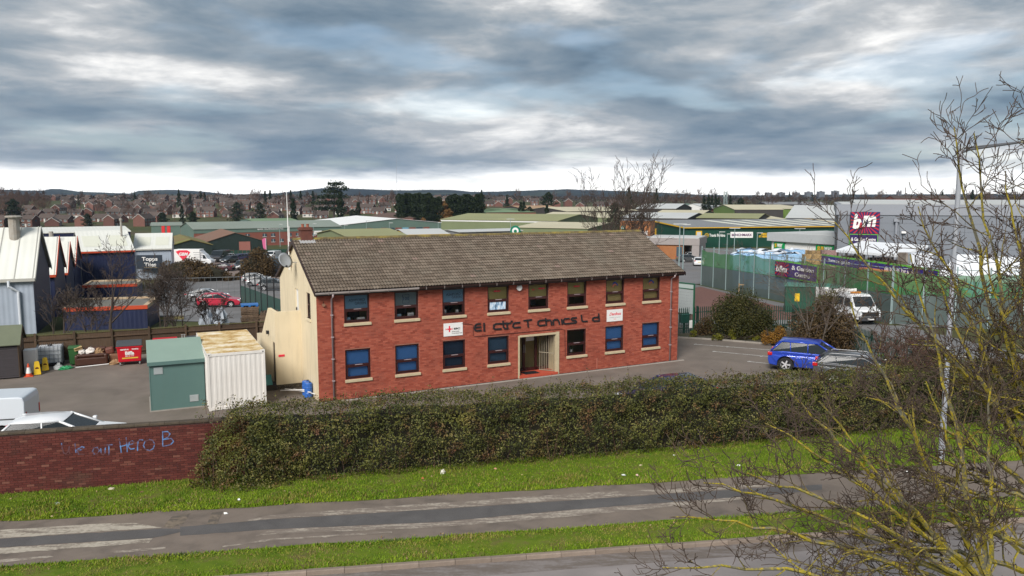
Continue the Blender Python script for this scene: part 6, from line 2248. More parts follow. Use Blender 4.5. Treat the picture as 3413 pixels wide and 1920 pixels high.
PT = dict(steps=(5, 4, 3, 2), kids=(5, 4, 3), jit=0.22, up=0.10, taper=0.75, rmin=0.005, **{'from': 0.25}, spread=0.6, ratio=0.55, rratio=0.6)
bush('russet_hedge_tree', 'tall russet and olive shrub standing behind the blue car roof', (18.35, 46.0, 0.0), (2.3, 1.7, 3.5), 9500, 0.07, M_LEAFB, 30, 12, core=False)
bush('olive_bush', 'yellow-green leafy shrub rising beside the white truck', (18.9, 47.2, 0.0), (1.1, 1.1, 4.1), 5200, 0.07, M_LEAFY, 20, 14, core=False)
bare_tree('bare_shrub_tree', 'leafless many-stemmed shrub spreading in front of the purple banner', (17.6, 45.3, 0.0), 5.2, 0.06, PT, 21, M_TWIG2, stems=6, limbs=5, limb_len=0.5, spread0=0.6)
bush('bright_green_shrub', 'small bright green shrub by the palisade right of the grey car', (19.0, 39.6, 0.0), (0.95, 0.8, 1.2), 2600, 0.06, leafmat('bright_leaf', [(0, (0.05, 0.10, 0.01)), (1, (0.16, 0.24, 0.02))]), 14, 15, core=False)
bush('dark_side_hedge', 'dark tangled shrub filling the right corner behind the hedge', (19.6, 36.4, 0.0), (2.6, 2.0, 2.3), 9000, 0.07, M_HEDGE, 30, 16)
# ------------------------------------------------------------------ sheds and warehouses
M_BCLAD = mat('blue_cladding', (0.014, 0.021, 0.062), (0.010, 0.015, 0.046), rough=0.5, scale=1, corr=('Y', 0.33), dirt=0.08)
M_BCLADX = mat('blue_cladding_front', (0.014, 0.021, 0.062), (0.010, 0.015, 0.046), rough=0.5, scale=1, corr=('X', 0.33), dirt=0.08)
M_GCLAD = mat('pale_grey_cladding', (0.36, 0.41, 0.48), (0.31, 0.35, 0.41), rough=0.5, scale=1, corr=('X', 0.33))
M_WROOF = mat('white_metal_roof', (0.70, 0.70, 0.65), (0.60, 0.60, 0.54), rough=0.5, scale=0.35, contrast=0.4, corr=('X', 0.5))
M_ORANGE = flat('orange_trim', (0.46, 0.060, 0.020), 0.5)
M_DGREEN = mat('dark_green_cladding', (0.016, 0.030, 0.026), (0.012, 0.022, 0.018), rough=0.6, scale=0.6, corr=('Y', 0.4))
M_MROOF = mat('mossy_green_roof', (0.15, 0.175, 0.045), (0.17, 0.095, 0.045), rough=0.9, scale=0.25, contrast=0.2)
M_BRNROOF = mat('brown_sheet_roof', (0.16, 0.105, 0.075), (0.20, 0.10, 0.065), rough=0.9, scale=0.3)
M_GGROOF = mat('grey_green_roof', (0.22, 0.255, 0.215), (0.185, 0.21, 0.18), rough=0.7, scale=0.08, contrast=0.3, corr=('X', 1.2))
M_GFASC = mat('green_grey_fascia', (0.115, 0.175, 0.145), (0.10, 0.15, 0.125), rough=0.6, scale=0.2)
M_FBRICK = mat('far_brick', (0.235, 0.080, 0.056), (0.17, 0.06, 0.045), rough=0.9, scale=0.6)
M_KROOF = mat('khaki_roof', (0.27, 0.27, 0.135), (0.22, 0.225, 0.115), rough=0.8, scale=0.08, contrast=0.35)
M_PROOF = mat('cream_roof', (0.50, 0.46, 0.33), (0.41, 0.375, 0.26), rough=0.8, scale=0.08, contrast=0.35, corr=('X', 2.0))
M_LROOF = mat('light_grey_roof', (0.50, 0.51, 0.50), (0.42, 0.43, 0.42), rough=0.7, scale=0.08, contrast=0.35)
M_GRROOF = mat('mid_grey_roof', (0.21, 0.215, 0.22), (0.18, 0.185, 0.19), rough=0.7, scale=0.1)
M_GREENW = mat('sage_green_wall', (0.17, 0.20, 0.105), (0.14, 0.165, 0.085), rough=0.7, scale=0.2)
M_GROOF2 = mat('grass_green_roof', (0.16, 0.235, 0.13), (0.13, 0.195, 0.11), rough=0.8, scale=0.1)
M_DWALL = mat('dark_shed_wall', (0.050, 0.045, 0.042), (0.04, 0.035, 0.032), rough=0.8, scale=0.3)
M_TPG = mat('merchant_green', (0.010, 0.060, 0.040), (0.008, 0.048, 0.032), rough=0.5, scale=0.3, corr=('X', 0.6))
M_YEL = flat('merchant_yellow', (0.62, 0.36, 0.015), 0.5)
M_FGLASS = NB('far_window_glass').finish((0.05, 0.08, 0.10), 0.08, 0, 0.7)
M_TROOF = mat('terracotta_roof', (0.30, 0.17, 0.10), (0.36, 0.25, 0.15), rough=0.85, scale=0.12)
M_RIB = flat('roof_rib_grey', (0.42, 0.41, 0.37))
def shed(name, label, o, rot, L, W, eh, rh, wall, roof, gable=None, trim=None, gutter=None, cat='warehouse', over=0.2, seams=0, sky=0, hip=0.0, base=None, fascia=None, windows=None, sag=None):
 """pitched shed: o = front left foot, x along the ridge, y to the back"""
 t_ = thing(name, label, cat, o, rot)
 gable = gable or wall
 low = -3.0
 q_ = MB()
 q_.box(0, 0, low, L, 0.2, eh)
 q_.build('front_wall', wall, t_)
 q_ = MB()
 q_.box(0, W - 0.2, low, L, W, eh)
 q_.build('rear_wall', wall, t_)
 for x in (0.0, L - 0.2):
  q_ = MB()
  if hip:
   q_.box(x, 0.2, low, x + 0.2, W - 0.2, eh)
  else:
   q_.prism([(0.2, low), (W - 0.2, low), (W - 0.2, eh), (W / 2, rh - 0.05), (0.2, eh)], lambda u, v, w: (w, u, v), x, x + 0.2)
  q_.build('gable_wall', gable, t_)
 th = 0.12
 sl_ = (rh - eh) / (W / 2)
 for sg_ in (0, 1):
  y0_ = -over if not sg_ else W + over
  z0_ = eh - over * sl_ + 0.02
  q_ = MB()
  x0_, x1_ = -over, L + over
  r0_, r1_ = (hip, L - hip) if hip else (x0_, x1_)
  vs = [(x0_, y0_, z0_), (x1_, y0_, z0_), (r1_, W / 2, rh), (r0_, W / 2, rh)]
  vs += [(a, b, c + th) for a, b, c in vs]
  fs = [(0, 1, 2, 3), (7, 6, 5, 4), (0, 4, 5, 1), (1, 5, 6, 2), (2, 6, 7, 3), (3, 7, 4, 0)]
  q_.add(vs, fs)
  q_.build('roof_slope', roof, t_)
 if hip:
  for x0_, xr in ((-over, hip), (L + over, L - hip)):
   q_ = MB()
   q_.add([(x0_, -over, eh + 0.13 - over * sl_), (x0_, W + over, eh + 0.13 - over * sl_), (xr, W / 2, rh + th)], [(0, 1, 2)])
   q_.build('roof_hip', roof, t_)
 if seams:
  ang = math.atan(sl_)
  n = int(L / seams)
  q_ = MB()
  for k in range(n + 1):
   x = k * L / n
   q_.prism([(-over, eh - over * sl_ + 0.13), (W / 2, rh + 0.12), (W / 2, rh + 0.17), (-over, eh - over * sl_ + 0.18)], lambda u, v, w: (w, u, v), x - 0.03, x + 0.03)
  q_.build('roof_seams', M_RIB, t_)
 if sky:
  for k in range(sky):
   x = L * (k + 0.5) / sky
   q_ = MB()
   ya, yb_ = W * 0.10, W * 0.36
   q_.add([(x - 1.0, ya, eh + ya * sl_ + 0.16), (x + 1.0, ya, eh + ya * sl_ + 0.16), (x + 1.0, yb_, eh + yb_ * sl_ + 0.16), (x - 1.0, yb_, eh + yb_ * sl_ + 0.16)], [(0, 1, 2, 3)])
   q_.build('rooflight', flat('rooflight_plastic', (0.62, 0.62, 0.52), 0.5), t_)
 if trim:
  for x in (-over - 0.05, L + over):
   q_ = MB()
   for sg_ in (0, 1):
    ya = -over if not sg_ else W + over
    q_.prism([(ya, eh - over * sl_ - 0.12), (ya, eh - over * sl_ + 0.2), (W / 2, rh + 0.2), (W / 2, rh - 0.12)], lambda u, v, w: (w, u, v), x, x + 0.05)
   q_.build('verge_trim', trim, t_)
 if gutter:
  q_ = MB()
  q_.box(-over, -over - 0.16, eh - over * sl_ - 0.08, L + over, -over - 0.01, eh - over * sl_ + 0.14)
  q_.build('gutter', gutter, t_)
 if fascia:
  fm, fh = fascia
  q_ = MB()
  q_.box(-0.04, -0.08, eh - fh, L + 0.04, -0.01, eh - 0.05)
  q_.build('fascia_band', fm, t_)
 if base:
  bm2, bh2 = base
  q_ = MB()
  q_.box(-0.05, -0.10, low, L + 0.05, -0.012, bh2)
  q_.build('base_wall', bm2, t_)
 for (x, z, w, h) in windows or []:
  q_ = MB()
  q_.box(x, -0.16, z, x + w, -0.105, z + h)
  w_ = q_.build('window', M_FGLASS, t_)
  q_ = MB()
  q_.box(x - 0.08, -0.15, z - 0.12, x + w + 0.08, -0.106, z - 0.005)
  q_.box(x + w / 2 - 0.04, -0.175, z, x + w / 2 + 0.04, -0.162, z + h)
  q_.build('frame', M_WHITE, w_)
 return t_
def shed_px(name, label, zz, xL, yL, xR, yR, d0, d1, W, ridge_y, wall, roof, **kw):
 a = gd(zz, xL, yL, d0)
 ra, rb = ray(zz, xL, yL), ray(zz, xR, yR)
 d1 = d0 * (ra.z / ra.y) / (rb.z / rb.y)          # a level eave: both ends at the same height
 tn = min(max((d1 - d0) / max(1e-3, rb.x / rb.y * d1 - a.x), -0.45), 0.62)
 d1 = (a.y - a.x * tn) / (1 - rb.x / rb.y * tn)
 b = gd(zz, xR, yR, d1)
 rot = math.atan2(b.y - a.y, b.x - a.x)
 L = math.hypot(b.x - a.x, b.y - a.y)
 ez = (a.z + b.z) / 2
 z0 = terr(a.x, a.y)
 mid = (d0 + d1) / 2 + W / 2 * math.cos(rot)
 rz = gd(zz, (xL + xR) / 2, ridge_y, mid).z
 return shed(name, label, (a.x, a.y, z0), rot, L, W, ez - z0, max(rz, ez + 0.3) - z0, wall, roof, **kw)
def gable_px(name, label, zz, xL, yL, xR, yR, px, py, d, Ld, wall, roof, **kw):
 tn = math.tan(BA)
 a = gd(zz, xL, yL, d)
 rb, rp = ray(zz, xR, yR), ray(zz, px, py)
 b = gd(zz, xR, yR, (a.y - a.x * tn) / (1 - rb.x / rb.y * tn))
 z0 = terr((a.x + b.x) / 2, d)
 W = math.hypot(b.x - a.x, b.y - a.y)
 eh = (a.z + b.z) / 2 - z0
 rh = gd(zz, px, py, (a.y - a.x * tn) / (1 - rp.x / rp.y * tn)).z - z0
 return shed(name, label, (b.x, b.y, z0), math.pi / 2 + BA, Ld, W, eh, rh, wall, roof, **kw), a, b
# --- blue and white units on the left
UR = math.radians(24.4)
ud = Vector((math.cos(UR), math.sin(UR), 0))
un = Vector((-math.sin(UR), math.cos(UR), 0))
pk1 = gd('D', 97, 575, 63)
U = [('blue_gabled_unit', 'nearest blue-gabled metal unit with white roof and pale grey front at the left edge', 0.0, 10.6, pk1.z, 3.2, 14),
     ('blue_gabled_unit', 'second blue-gabled white-roofed unit behind the nearest one', 13.4, 9.4, gd('D', 144.5, 598.5, 75.2).z, 2.2, 14),
     ('blue_gabled_unit', 'third and lowest blue-gabled unit in the row', 24.0, 8.6, gd('D', 172, 612, 84.8).z, 1.4, 14),
     ('blue_gabled_unit', 'fourth blue-gabled unit, beside the long blue wall', 33.8, 9.2, gd('D', 192, 597.6, 93.8).z, 1.6, 14)]
for i, (nm, lb, s_, W_, pz, ez, L_) in enumerate(U):
 pk = Vector((pk1.x, pk1.y, 0)) + un * s_
 fr = pk - un * (W_ / 2) - ud * L_
 z0 = terr(pk.x, pk.y) - 0.3
 u_ = shed(nm, lb, (fr.x, fr.y, z0), UR, L_, W_, ez - z0, pz - z0, M_GCLAD if i == 0 else M_BCLADX, M_WROOF, gable=M_BCLAD, trim=M_ORANGE if i else M_RIB, gutter=M_RIB if i == 0 else M_ORANGE, over=0.15, seams=1.1 if i == 0 else 2.2)
 u_['group'] = 'blue gabled units'
 if i == 0:
  q = MB()
  q.tube([(L_ - 1.5, -0.25, ez - z0 - 0.1), (L_ - 1.5, -0.3, ez - z0 - 0.5), (L_ - 0.95, -0.15, ez - z0 - 0.9), (L_ - 0.95, -0.12, 0.0)], 0.11, 8)
  q.build('downpipe', flat('white_pipe', (0.55, 0.58, 0.62)), u_)
  q = MB()
  q.tube([(L_ - 1.5, 4.2, pz - z0 - 1.2), (L_ - 1.5, 4.2, pz - z0 + 0.9)], 0.38, 12)
  q.lathe([(0.55, 0), (0.60, 0.08), (0.5, 0.16)], 12, (L_ - 1.5, 4.2, pz - z0 + 0.9))
  q.build('flue', mat('galvanised_flue', (0.34, 0.33, 0.30), (0.24, 0.2, 0.16), rough=0.6), u_)
 if i in (1, 3):
  q = MB()
  q.tube([(L_ - 2.4, 3.4, pz - z0 - 0.9), (L_ - 2.4, 3.4, pz - z0 + 0.8)], 0.25, 8)
  q.build('flue', mat('galvanised_flue', (0.34, 0.33, 0.30)), u_)
a, b = gd('A', 778, 818, 98.5), gd('A', 1295, 800, 101.5)
z0 = terr(a.x, a.y)
bigb = shed_px('blue_warehouse', 'long white-roofed warehouse with blue front wall and orange gutter', 'A', 778, 818, 1295, 800, 98.5, 101.3, 15, 612, M_BCLADX, M_WROOF, gable=M_BCLAD, gutter=M_ORANGE, over=0.1, sky=2)
q = MB()
q.tube([(5.2, 5.0, 6.0), (5.2, 5.0, 9.2)], 0.13, 8)
q.lathe([(0.22, 0), (0.2, 0.3)], 8, (5.2, 5.0, 9.2))
q.build('flue', mat('galvanised_flue', (0.34, 0.33, 0.30)), bigb)
shed_px('rear_blue_warehouse', 'white roof strip of the farther warehouse behind the blue one', 'A', 300, 640, 1258, 612, 120, 127, 16, 574, M_BCLADX, M_WROOF, over=0.1)
# flat-roofed blue annexes with orange edges
for nm, lb, zz, pts, d0, dep in (('flat_roof_annexe', 'low blue flat-roofed annexe with orange edge just behind the timber fence', 'A', ((610, 1385), (1418, 1340)), 60, 6.0),
                                 ('flat_roof_annexe', 'smaller blue flat-roofed annexe in front of the long blue wall', 'A', ((800, 1155), (1320, 1130)), 80, 5.0)):
 a = gd(zz, *pts[0], d0)
 b = gd(zz, *pts[1], d0 + 1.6)
 rot = math.atan2(b.y - a.y, b.x - a.x)
 L_ = (b - a).length
 z0 = terr(a.x, a.y)
 h = (a.z + b.z) / 2 - z0
 t = thing(nm, lb, 'building', (a.x, a.y, z0), rot, 'flat annexes of the blue units')
 q = MB()
 q.box(0, 0, -2, L_, dep, h)
 q.build('wall', M_BCLADX, t)
 q = MB()
 q.box(-0.05, -0.06, h - 0.1, L_ + 0.05, 0.18, h + 0.18)
 q.build('orange_edge', M_ORANGE, t)
 q = MB()
 q.box(-0.05, dep - 0.2, h - 0.1, L_ + 0.05, dep + 0.05, h + 0.2)
 q.box(L_ - 0.3, 0.181, h - 0.1, L_ + 0.05, dep - 0.201, h + 0.19)
 q.box(-0.05, 0.181, h - 0.1, 0.15, dep - 0.201, h + 0.19)
 q.build('parapet', mat('rusty_cream', (0.52, 0.46, 0.34), (0.36, 0.2, 0.09), rough=0.8, scale=1.2, contrast=0.3), t)
 q = MB()
 q.box(0.16, 0.19, h, L_ - 0.31, dep - 0.21, h + 0.04)
 q.build('roof', mat('annexe_roof_grey', (0.17, 0.17, 0.165), (0.13, 0.12, 0.09), rough=0.9, scale=0.6), t)
# --- tile shop
ts = shed_px('tile_shop', 'small pale grey shop unit with white roof and dark sign', 'A', 1290, 790, 1652, 782, 128, 130, 15, 635, M_GCLAD, M_WROOF, over=0.15, sky=2, gutter=M_RIB)
a, b = gd('A', 1322, 975, 127.5), gd('A', 1566, 840, 127.9)
t = thing('tile_shop_sign', 'dark navy shop board with white words Topps Tiles', 'sign', (a.x, a.y, a.z), math.atan2(2, 16))
w_, h_ = b.x - a.x, b.z - a.z
q = MB()
q.box(0, -0.1, 0, w_, 0, h_)
q.build('panel', flat('sign_navy', (0.020, 0.030, 0.045), 0.5), t)
text_on('lettering', 'Topps', M_WHITE, t, w_ * 0.22, -0.13, h_ * 0.50, 1, 0.03, bold=0.02, fit=(w_ * 0.60, h_ * 0.36))
text_on('lettering', 'Tiles', M_WHITE, t, w_ * 0.30, -0.13, h_ * 0.17, 1, 0.03, bold=0.02, fit=(w_ * 0.46, h_ * 0.28))
q = MB()
q.box(w_ * 0.3, -0.13, h_ * 0.09, w_ * 0.8, -0.102, h_ * 0.11)
q.build('underline', flat('tan_line', (0.4, 0.3, 0.15)), t)
# --- dark green barns
bn, _, _ = gable_px('mossy_barn', 'dark green barn with moss-green pitched roof behind the delivery van', 'A', 1640, 740, 2050, 757, 1740, 697, 168, 26, M_DGREEN, M_MROOF, cat='barn')
bn, _, _ = gable_px('brown_barn', 'dark barn with brown roof and pink door beside the parked cars', 'B', 800, 690, 1422, 748, 1020, 628, 185, 24, M_DGREEN, M_BRNROOF, cat='barn')
bW = [c for c in bn.children if c.name.startswith('gable_wall')][0].dimensions.y
q = MB()
q.box(-0.12, bW * 0.28, -1, -0.01, bW * 0.46, 3.4)
q.build('barn_door', flat('pink_door', (0.30, 0.12, 0.095), 0.7), bn)
q = MB()
q.box(-0.08, 0.1, -2, -0.005, bW * 0.27, 1.4)
q.box(-0.08, bW * 0.47, -2, -0.005, bW - 0.1, 1.4)
q.build('brick_base', M_FBRICK, bn)
# green hoarding behind the cars
a, b = gd('B', 930, 800, 172), gd('B', 1430, 778, 176)
rot = math.atan2(b.y - a.y, b.x - a.x)
t = thing('green_hoarding', 'long dark green hoarding behind the parked cars', 'fence', (a.x, a.y, terr(a.x, a.y)), rot)
n_ = 12
L_ = (b - a).length / n_
hh = a.z - terr(a.x, a.y)
for k in range(n_ + 7):
 q = MB()
 q.box(k * L_, 0, -0.3, (k + 1) * L_ - 0.05, 0.1, hh + RNG.uniform(-0.05, 0.05))
 q.build('hoarding_panel', mat('hoarding_green', (0.015, 0.055, 0.038), (0.01, 0.04, 0.028), rough=0.7), t)
# --- long green-roofed technology building
qb = shed_px('technology_building', 'long two-storey brick building with grey-green roof and white company name', 'B', 712, 604, 2135, 558, 250, 275, 24, 515, M_FBRICK, M_GGROOF, gable=M_GFASC, fascia=(M_GFASC, 1.25), cat='building', over=0.3,
             windows=[(13 + k * 2.75, z, 1.25, 0.95) for k in range(12) for z in (0.8, 2.6) if not (z > 2 and k in (2, 5))])
def on_plane(o_, zz, x, y, off=-0.15):
 """where a photograph pixel meets the front plane of a building"""
 rz_ = o_.rotation_euler.z
 n_ = Vector((-math.sin(rz_), math.cos(rz_), 0))
 P_ = Vector(o_.location) + n_ * off
 r_ = ray(zz, x, y)
 p_ = r_ * (P_.dot(n_) / r_.dot(n_))
 p_.z += CAM_H
 return p_
a, b = on_plane(qb, 'B', 1325, 602), on_plane(qb, 'B', 1577, 575)
t = thing('company_name_sign', 'white lettering QUISS TECHNOLOGY PLC on the grey-green fascia', 'sign', a, qb.rotation_euler.z)
text_on('lettering', 'QUISS TECHNOLOGY PLC', M_WHITE, t, 0, 0, 0.05, 1, 0.06, bold=0.03, fit=(math.hypot(b.x - a.x, b.y - a.y), 0.75))
a, b = on_plane(qb, 'B', 1875, 642), on_plane(qb, 'B', 1948, 605)
t = thing('letting_board', 'white letting board on the brick front of the technology building', 'sign', a, qb.rotation_euler.z)
w_ = math.hypot(b.x - a.x, b.y - a.y)
q = MB()
q.box(0, -0.1, 0, w_, 0, b.z - a.z)
q.build('panel', M_WHITE, t)
q = MB()
q.box(w_ * 0.35, -0.12, 0.5, w_ * 0.85, -0.101, 0.7)
q.build('print', flat('grey_print', (0.35, 0.35, 0.36)), t)
shed_px('technology_annexe', 'left end of the green-roofed works with red wall panels', 'B', 300, 560, 600, 556, 285, 290, 20, 526, M_GFASC, M_GGROOF, cat='building')
for k, (x0, x1) in enumerate(((405, 432), (458, 486))):
 a, b = gd('B', x0, 618, 283), gd('B', x1, 560, 283)
 t = thing('loading_door', 'bright red loading door on the far grey-green works, %s' % ('left', 'right')[k], 'door', (a.x, a.y, a.z), 0, 'red loading doors')
 q = MB()
 q.box(0, -0.2, -2, b.x - a.x, 0.1, b.z - a.z)
 q.build('leaf', flat('signal_red', (0.55, 0.02, 0.02), 0.5), t)
# --- works behind the tiled roof
gs, _, _ = gable_px('white_roofed_works', 'wide white-roofed works with green gable and brick base', 'C', -188, 535, 865, 552, 350, 490, 330, 60, M_GFASC, mat('bright_white_roof', (0.78, 0.78, 0.76), (0.70, 0.70, 0.68), rough=0.6), over=0.3)
gW = [c for c in gs.children if c.name.startswith('gable_wall')][0].dimensions.y
for k in range(9):                               # brick piers and glazing along the gable foot
 y0_ = gW * (0.20 + k * 0.066)
 q = MB()
 q.box(-0.25, y0_, -1, -0.02, y0_ + gW * 0.055, 4.6)
 q.build('brick_bay' if k % 2 == 0 else 'window', M_FBRICK if k % 2 == 0 else (M_FGLASS if k != 3 else flat('sky_blue_panel', (0.16, 0.34, 0.45))), gs)
ROOFS = [
 ('low_khaki_unit', 'low unit with pale khaki roof just behind the chimney', 'C', -120, 668, 446, 652, 150, 154, 18, 592, M_GREENW, M_KROOF, {}),
 ('canopy_unit', 'low striped canopy with yellow edge behind the ridge', 'C', 462, 648, 852, 640, 160, 160, 12, 592, M_YEL, M_LROOF, dict(gutter=M_YEL)),
 ('olive_works', 'long olive-green works building with a khaki roof in the middle distance', 'C', 782, 490, 1905, 522, 262, 250, 40, 445, M_GREENW, M_KROOF, dict(fascia=(M_WHITE, 0.5))),
 ('hipped_office', 'brick office with hipped green roof beyond the olive works', 'C', 1162, 430, 1698, 427, 430, 430, 30, 392, M_FBRICK, M_GROOF2, dict(hip=24, windows=[(4 + k * 7.4, 1.5, 5.5, 2.6) for k in range(11)], cat='building')),
 ('cream_roof_unit', 'terracotta and cream roofed unit below the far estate', 'C', 1640, 416, 2010, 408, 460, 460, 40, 364, M_DWALL, M_TROOF, {}),
 ('cream_roof_unit', 'broad pale cream factory roof behind the bare tree, the farther one', 'C', 1995, 420, 2700, 412, 430, 440, 45, 376, M_DWALL, M_PROOF, {}),
 ('cream_roof_unit', 'broad pale cream factory roof behind the bare tree, the nearer one', 'C', 1705, 465, 2560, 490, 345, 335, 40, 430, M_GREENW, M_PROOF, {}),
 ('cream_roof_unit', 'cream factory roof close behind the tiled ridge', 'C', 1500, 562, 2200, 600, 215, 205, 36, 526, M_GREENW, M_PROOF, {}),
 ('grey_flat_unit', 'low grey flat-fronted unit right of the green roundel', 'C', 960, 622, 1560, 606, 175, 178, 10, 600, M_GRROOF, M_LROOF, {}),
 ('white_roof_unit', 'white low-pitched roof with dark gable behind the bare tree', 'E', 640, 385, 1020, 400, 470, 460, 45, 345, M_DWALL, M_LROOF, {}),
 ('white_roof_unit', 'white roof behind the wooden coffee tower', 'E', 480, 470, 1130, 500, 300, 290, 40, 432, M_DWALL, M_LROOF, {}),
 ('white_roof_unit', 'narrow white roof below the far conifers', 'E', 800, 440, 1260, 470, 380, 370, 40, 408, M_DWALL, M_PROOF, {}),
 ('brick_works', 'low brick works with pale roof left of the phone mast', 'E', 1380, 392, 1700, 388, 560, 560, 30, 362, M_FBRICK, M_LROOF, {}),
 ('white_block', 'small white building with a row of windows in the far estate', 'E', 1262, 372, 1372, 368, 560, 560, 16, 345, M_WHITE, M_LROOF, dict(windows=[(2 + k * 7, 3, 4, 2.4) for k in range(3)], cat='building')),
 ('long_white_works', 'long white-roofed works with lime green gables', 'E', 1590, 402, 2060, 402, 420, 410, 44, 356, M_DWALL, M_PROOF, dict(gable=flat('lime_wall', (0.16, 0.24, 0.06)))),
 ('lime_gable_unit', 'lime green gabled unit at the right end of the long works', 'E', 2080, 400, 2340, 390, 425, 425, 44, 356, flat('lime_wall', (0.16, 0.24, 0.06)), M_PROOF, {}),
 ('olive_roof_unit', 'dark unit with olive roof in front of the long works', 'E', 1222, 482, 1815, 490, 300, 296, 36, 440, M_DWALL, M_KROOF, {}),
 ('pale_roof_unit', 'pale roofed unit left of the large grey hall', 'E', 1790, 498, 2085, 494, 310, 310, 30, 452, M_DWALL, M_PROOF, {}),
 ('grey_hall', 'large light grey roofed hall behind the garden store', 'E', 2090, 480, 2800, 492, 250, 240, 60, 362, M_GRROOF, M_LROOF, {}),
 ('far_grey_roofs', 'long grey roof far off under the tower blocks', 'E', 1900, 352, 2500, 352, 800, 800, 40, 328, M_DWALL, M_GRROOF, {}),
 ('far_grey_roofs', 'long low grey roofs far off behind the lime gables', 'E', 1080, 372, 1300, 364, 640, 640, 40, 345, M_DWALL, M_GFASC, {}),
 ('brown_roof_hall', 'broad brown tiled roof between estate and white-roofed works', 'C', 0, 485, 510, 488, 400, 400, 26, 432, M_FBRICK, mat('brown_tiles_far', (0.11, 0.07, 0.055), (0.09, 0.055, 0.045), rough=0.9, scale=0.3), dict(hip=10, cat='building')),
 ('far_pale_roof', 'pale green roof beyond the technology building', 'B', 1300, 522, 1740, 512, 450, 450, 40, 488, M_GFASC, M_GROOF2, {}),
]
for (nm, lb, zz, xL, yL, xR, yR, d0, d1, W_, ry, wm, rm2, kw) in ROOFS:
 shed_px(nm, lb, zz, xL, yL, xR, yR, d0, d1, W_, ry, wm, rm2, over=0.3, **kw)
# round coffee sign on a post
a = gd('C', 1500, 600, 172)
t = thing('round_sign', 'green and white round coffee shop sign on a post behind the ridge', 'sign', (a.x, a.y, terr(a.x, a.y)))
zc = gd('C', 1500, 606, 172).z - terr(a.x, a.y)
q = MB()
q.tube([(0, 0, 0), (0, 0, zc)], 0.2, 8)
q.build('post', M_GRROOF, t)
q = MB()
q.tube([(0, -0.15, zc), (0, 0.15, zc)], 1.12, 28)
q.build('disc', flat('coffee_green', (0.0, 0.16, 0.09), 0.4), t)
q = MB()
q.tube([(0, -0.22, zc), (0, -0.16, zc)], 0.70, 24)
q.build('white_field', M_WHITE, t)
q = MB()
q.tube([(0, -0.26, zc - 0.1), (0, -0.225, zc - 0.1)], 0.34, 16)
q.build('green_centre', flat('coffee_green', (0.0, 0.16, 0.09)), t)
# --- coffee shop drive-through
a, b = gd('E', 484, 508, 162), gd('E', 776, 512, 160)
M_CEDAR = mat('cedar_cladding', (0.34, 0.135, 0.045), (0.25, 0.095, 0.035), rough=0.7, scale=1.0, corr=('X', 0.4))
z0 = terr(b.x, b.y)
t = thing('coffee_shop', 'drive-through coffee shop with tall cedar tower and grey fascia', 'building', (a.x, a.y, z0), math.atan2(b.y - a.y, b.x - a.x))
w_ = (b - a).length
q = MB()
q.box(0, 0, -1, w_, 6, a.z - z0)
q.build('tower', M_CEDAR, t)
q = MB()
q.box(-0.05, -0.06, a.z - z0, w_ + 0.05, 6.05, a.z - z0 + 0.15)
q.build('tower_cap', M_GRROOF, t)
text_on('lettering', 'DRIVE', M_WHITE, t, w_ * 0.60, -0.08, a.z - z0 - 2.75, 1, 0.1, bold=0.03, fit=(w_ * 0.32, 0.72))
text_on('lettering', 'THRU', M_WHITE, t, w_ * 0.62, -0.08, a.z - z0 - 3.6, 1, 0.1, bold=0.03, fit=(w_ * 0.30, 0.72))
q = MB()
q.tube([(0.55, -0.1, a.z - z0 - 1.4), (0.55, -0.01, a.z - z0 - 1.4)], 0.42, 20)
q.build('roundel', flat('coffee_green', (0.0, 0.16, 0.09)), t)
q = MB()
q.tube([(0.55, -0.14, a.z - z0 - 1.4), (0.55, -0.102, a.z - z0 - 1.4)], 0.24, 16)
q.build('roundel_white', M_WHITE, t)
c_, d_ = gd('E', 700, 672, 156), gd('E', 1252, 672, 152)
M_ = t.matrix_basis.inverted()
rot2 = math.atan2(d_.y - c_.y, d_.x - c_.x)
lw = (d_ - c_).length
LMx = M_ @ Matrix.Translation((c_.x, c_.y, z0)) @ Matrix.Rotation(rot2, 4, 'Z')
for nm, bx_, m_ in (('cafe_wall', (0, 0.3, -1, lw - 3.0, 10, c_.z - z0 - 1.2), M_CEDAR), ('fascia', (0, 0, c_.z - z0 - 1.3, lw, 10.4, c_.z - z0), mat('taupe_panel', (0.30, 0.27, 0.26), (0.26, 0.23, 0.22), rough=0.6)),
     ('side_pier', (lw - 1.4, 0.05, -1, lw - 0.05, 9, c_.z - z0 - 1.31), mat('taupe_panel', (0.30, 0.27, 0.26))),
     ('roof', (-0.1, 0.3, c_.z - z0 + 0.005, lw - 0.2, 10.2, c_.z - z0 + 0.12), M_LROOF), ('serving_window', (lw - 4.4, 0.2, 0.8, lw - 3.3, 0.29, 2.6), M_FGLASS)):
 q = MB()
 q.box(*bx_)
 me = q.mesh(nm, m_)
 me.transform(LMx)
 link(nm, me, t)
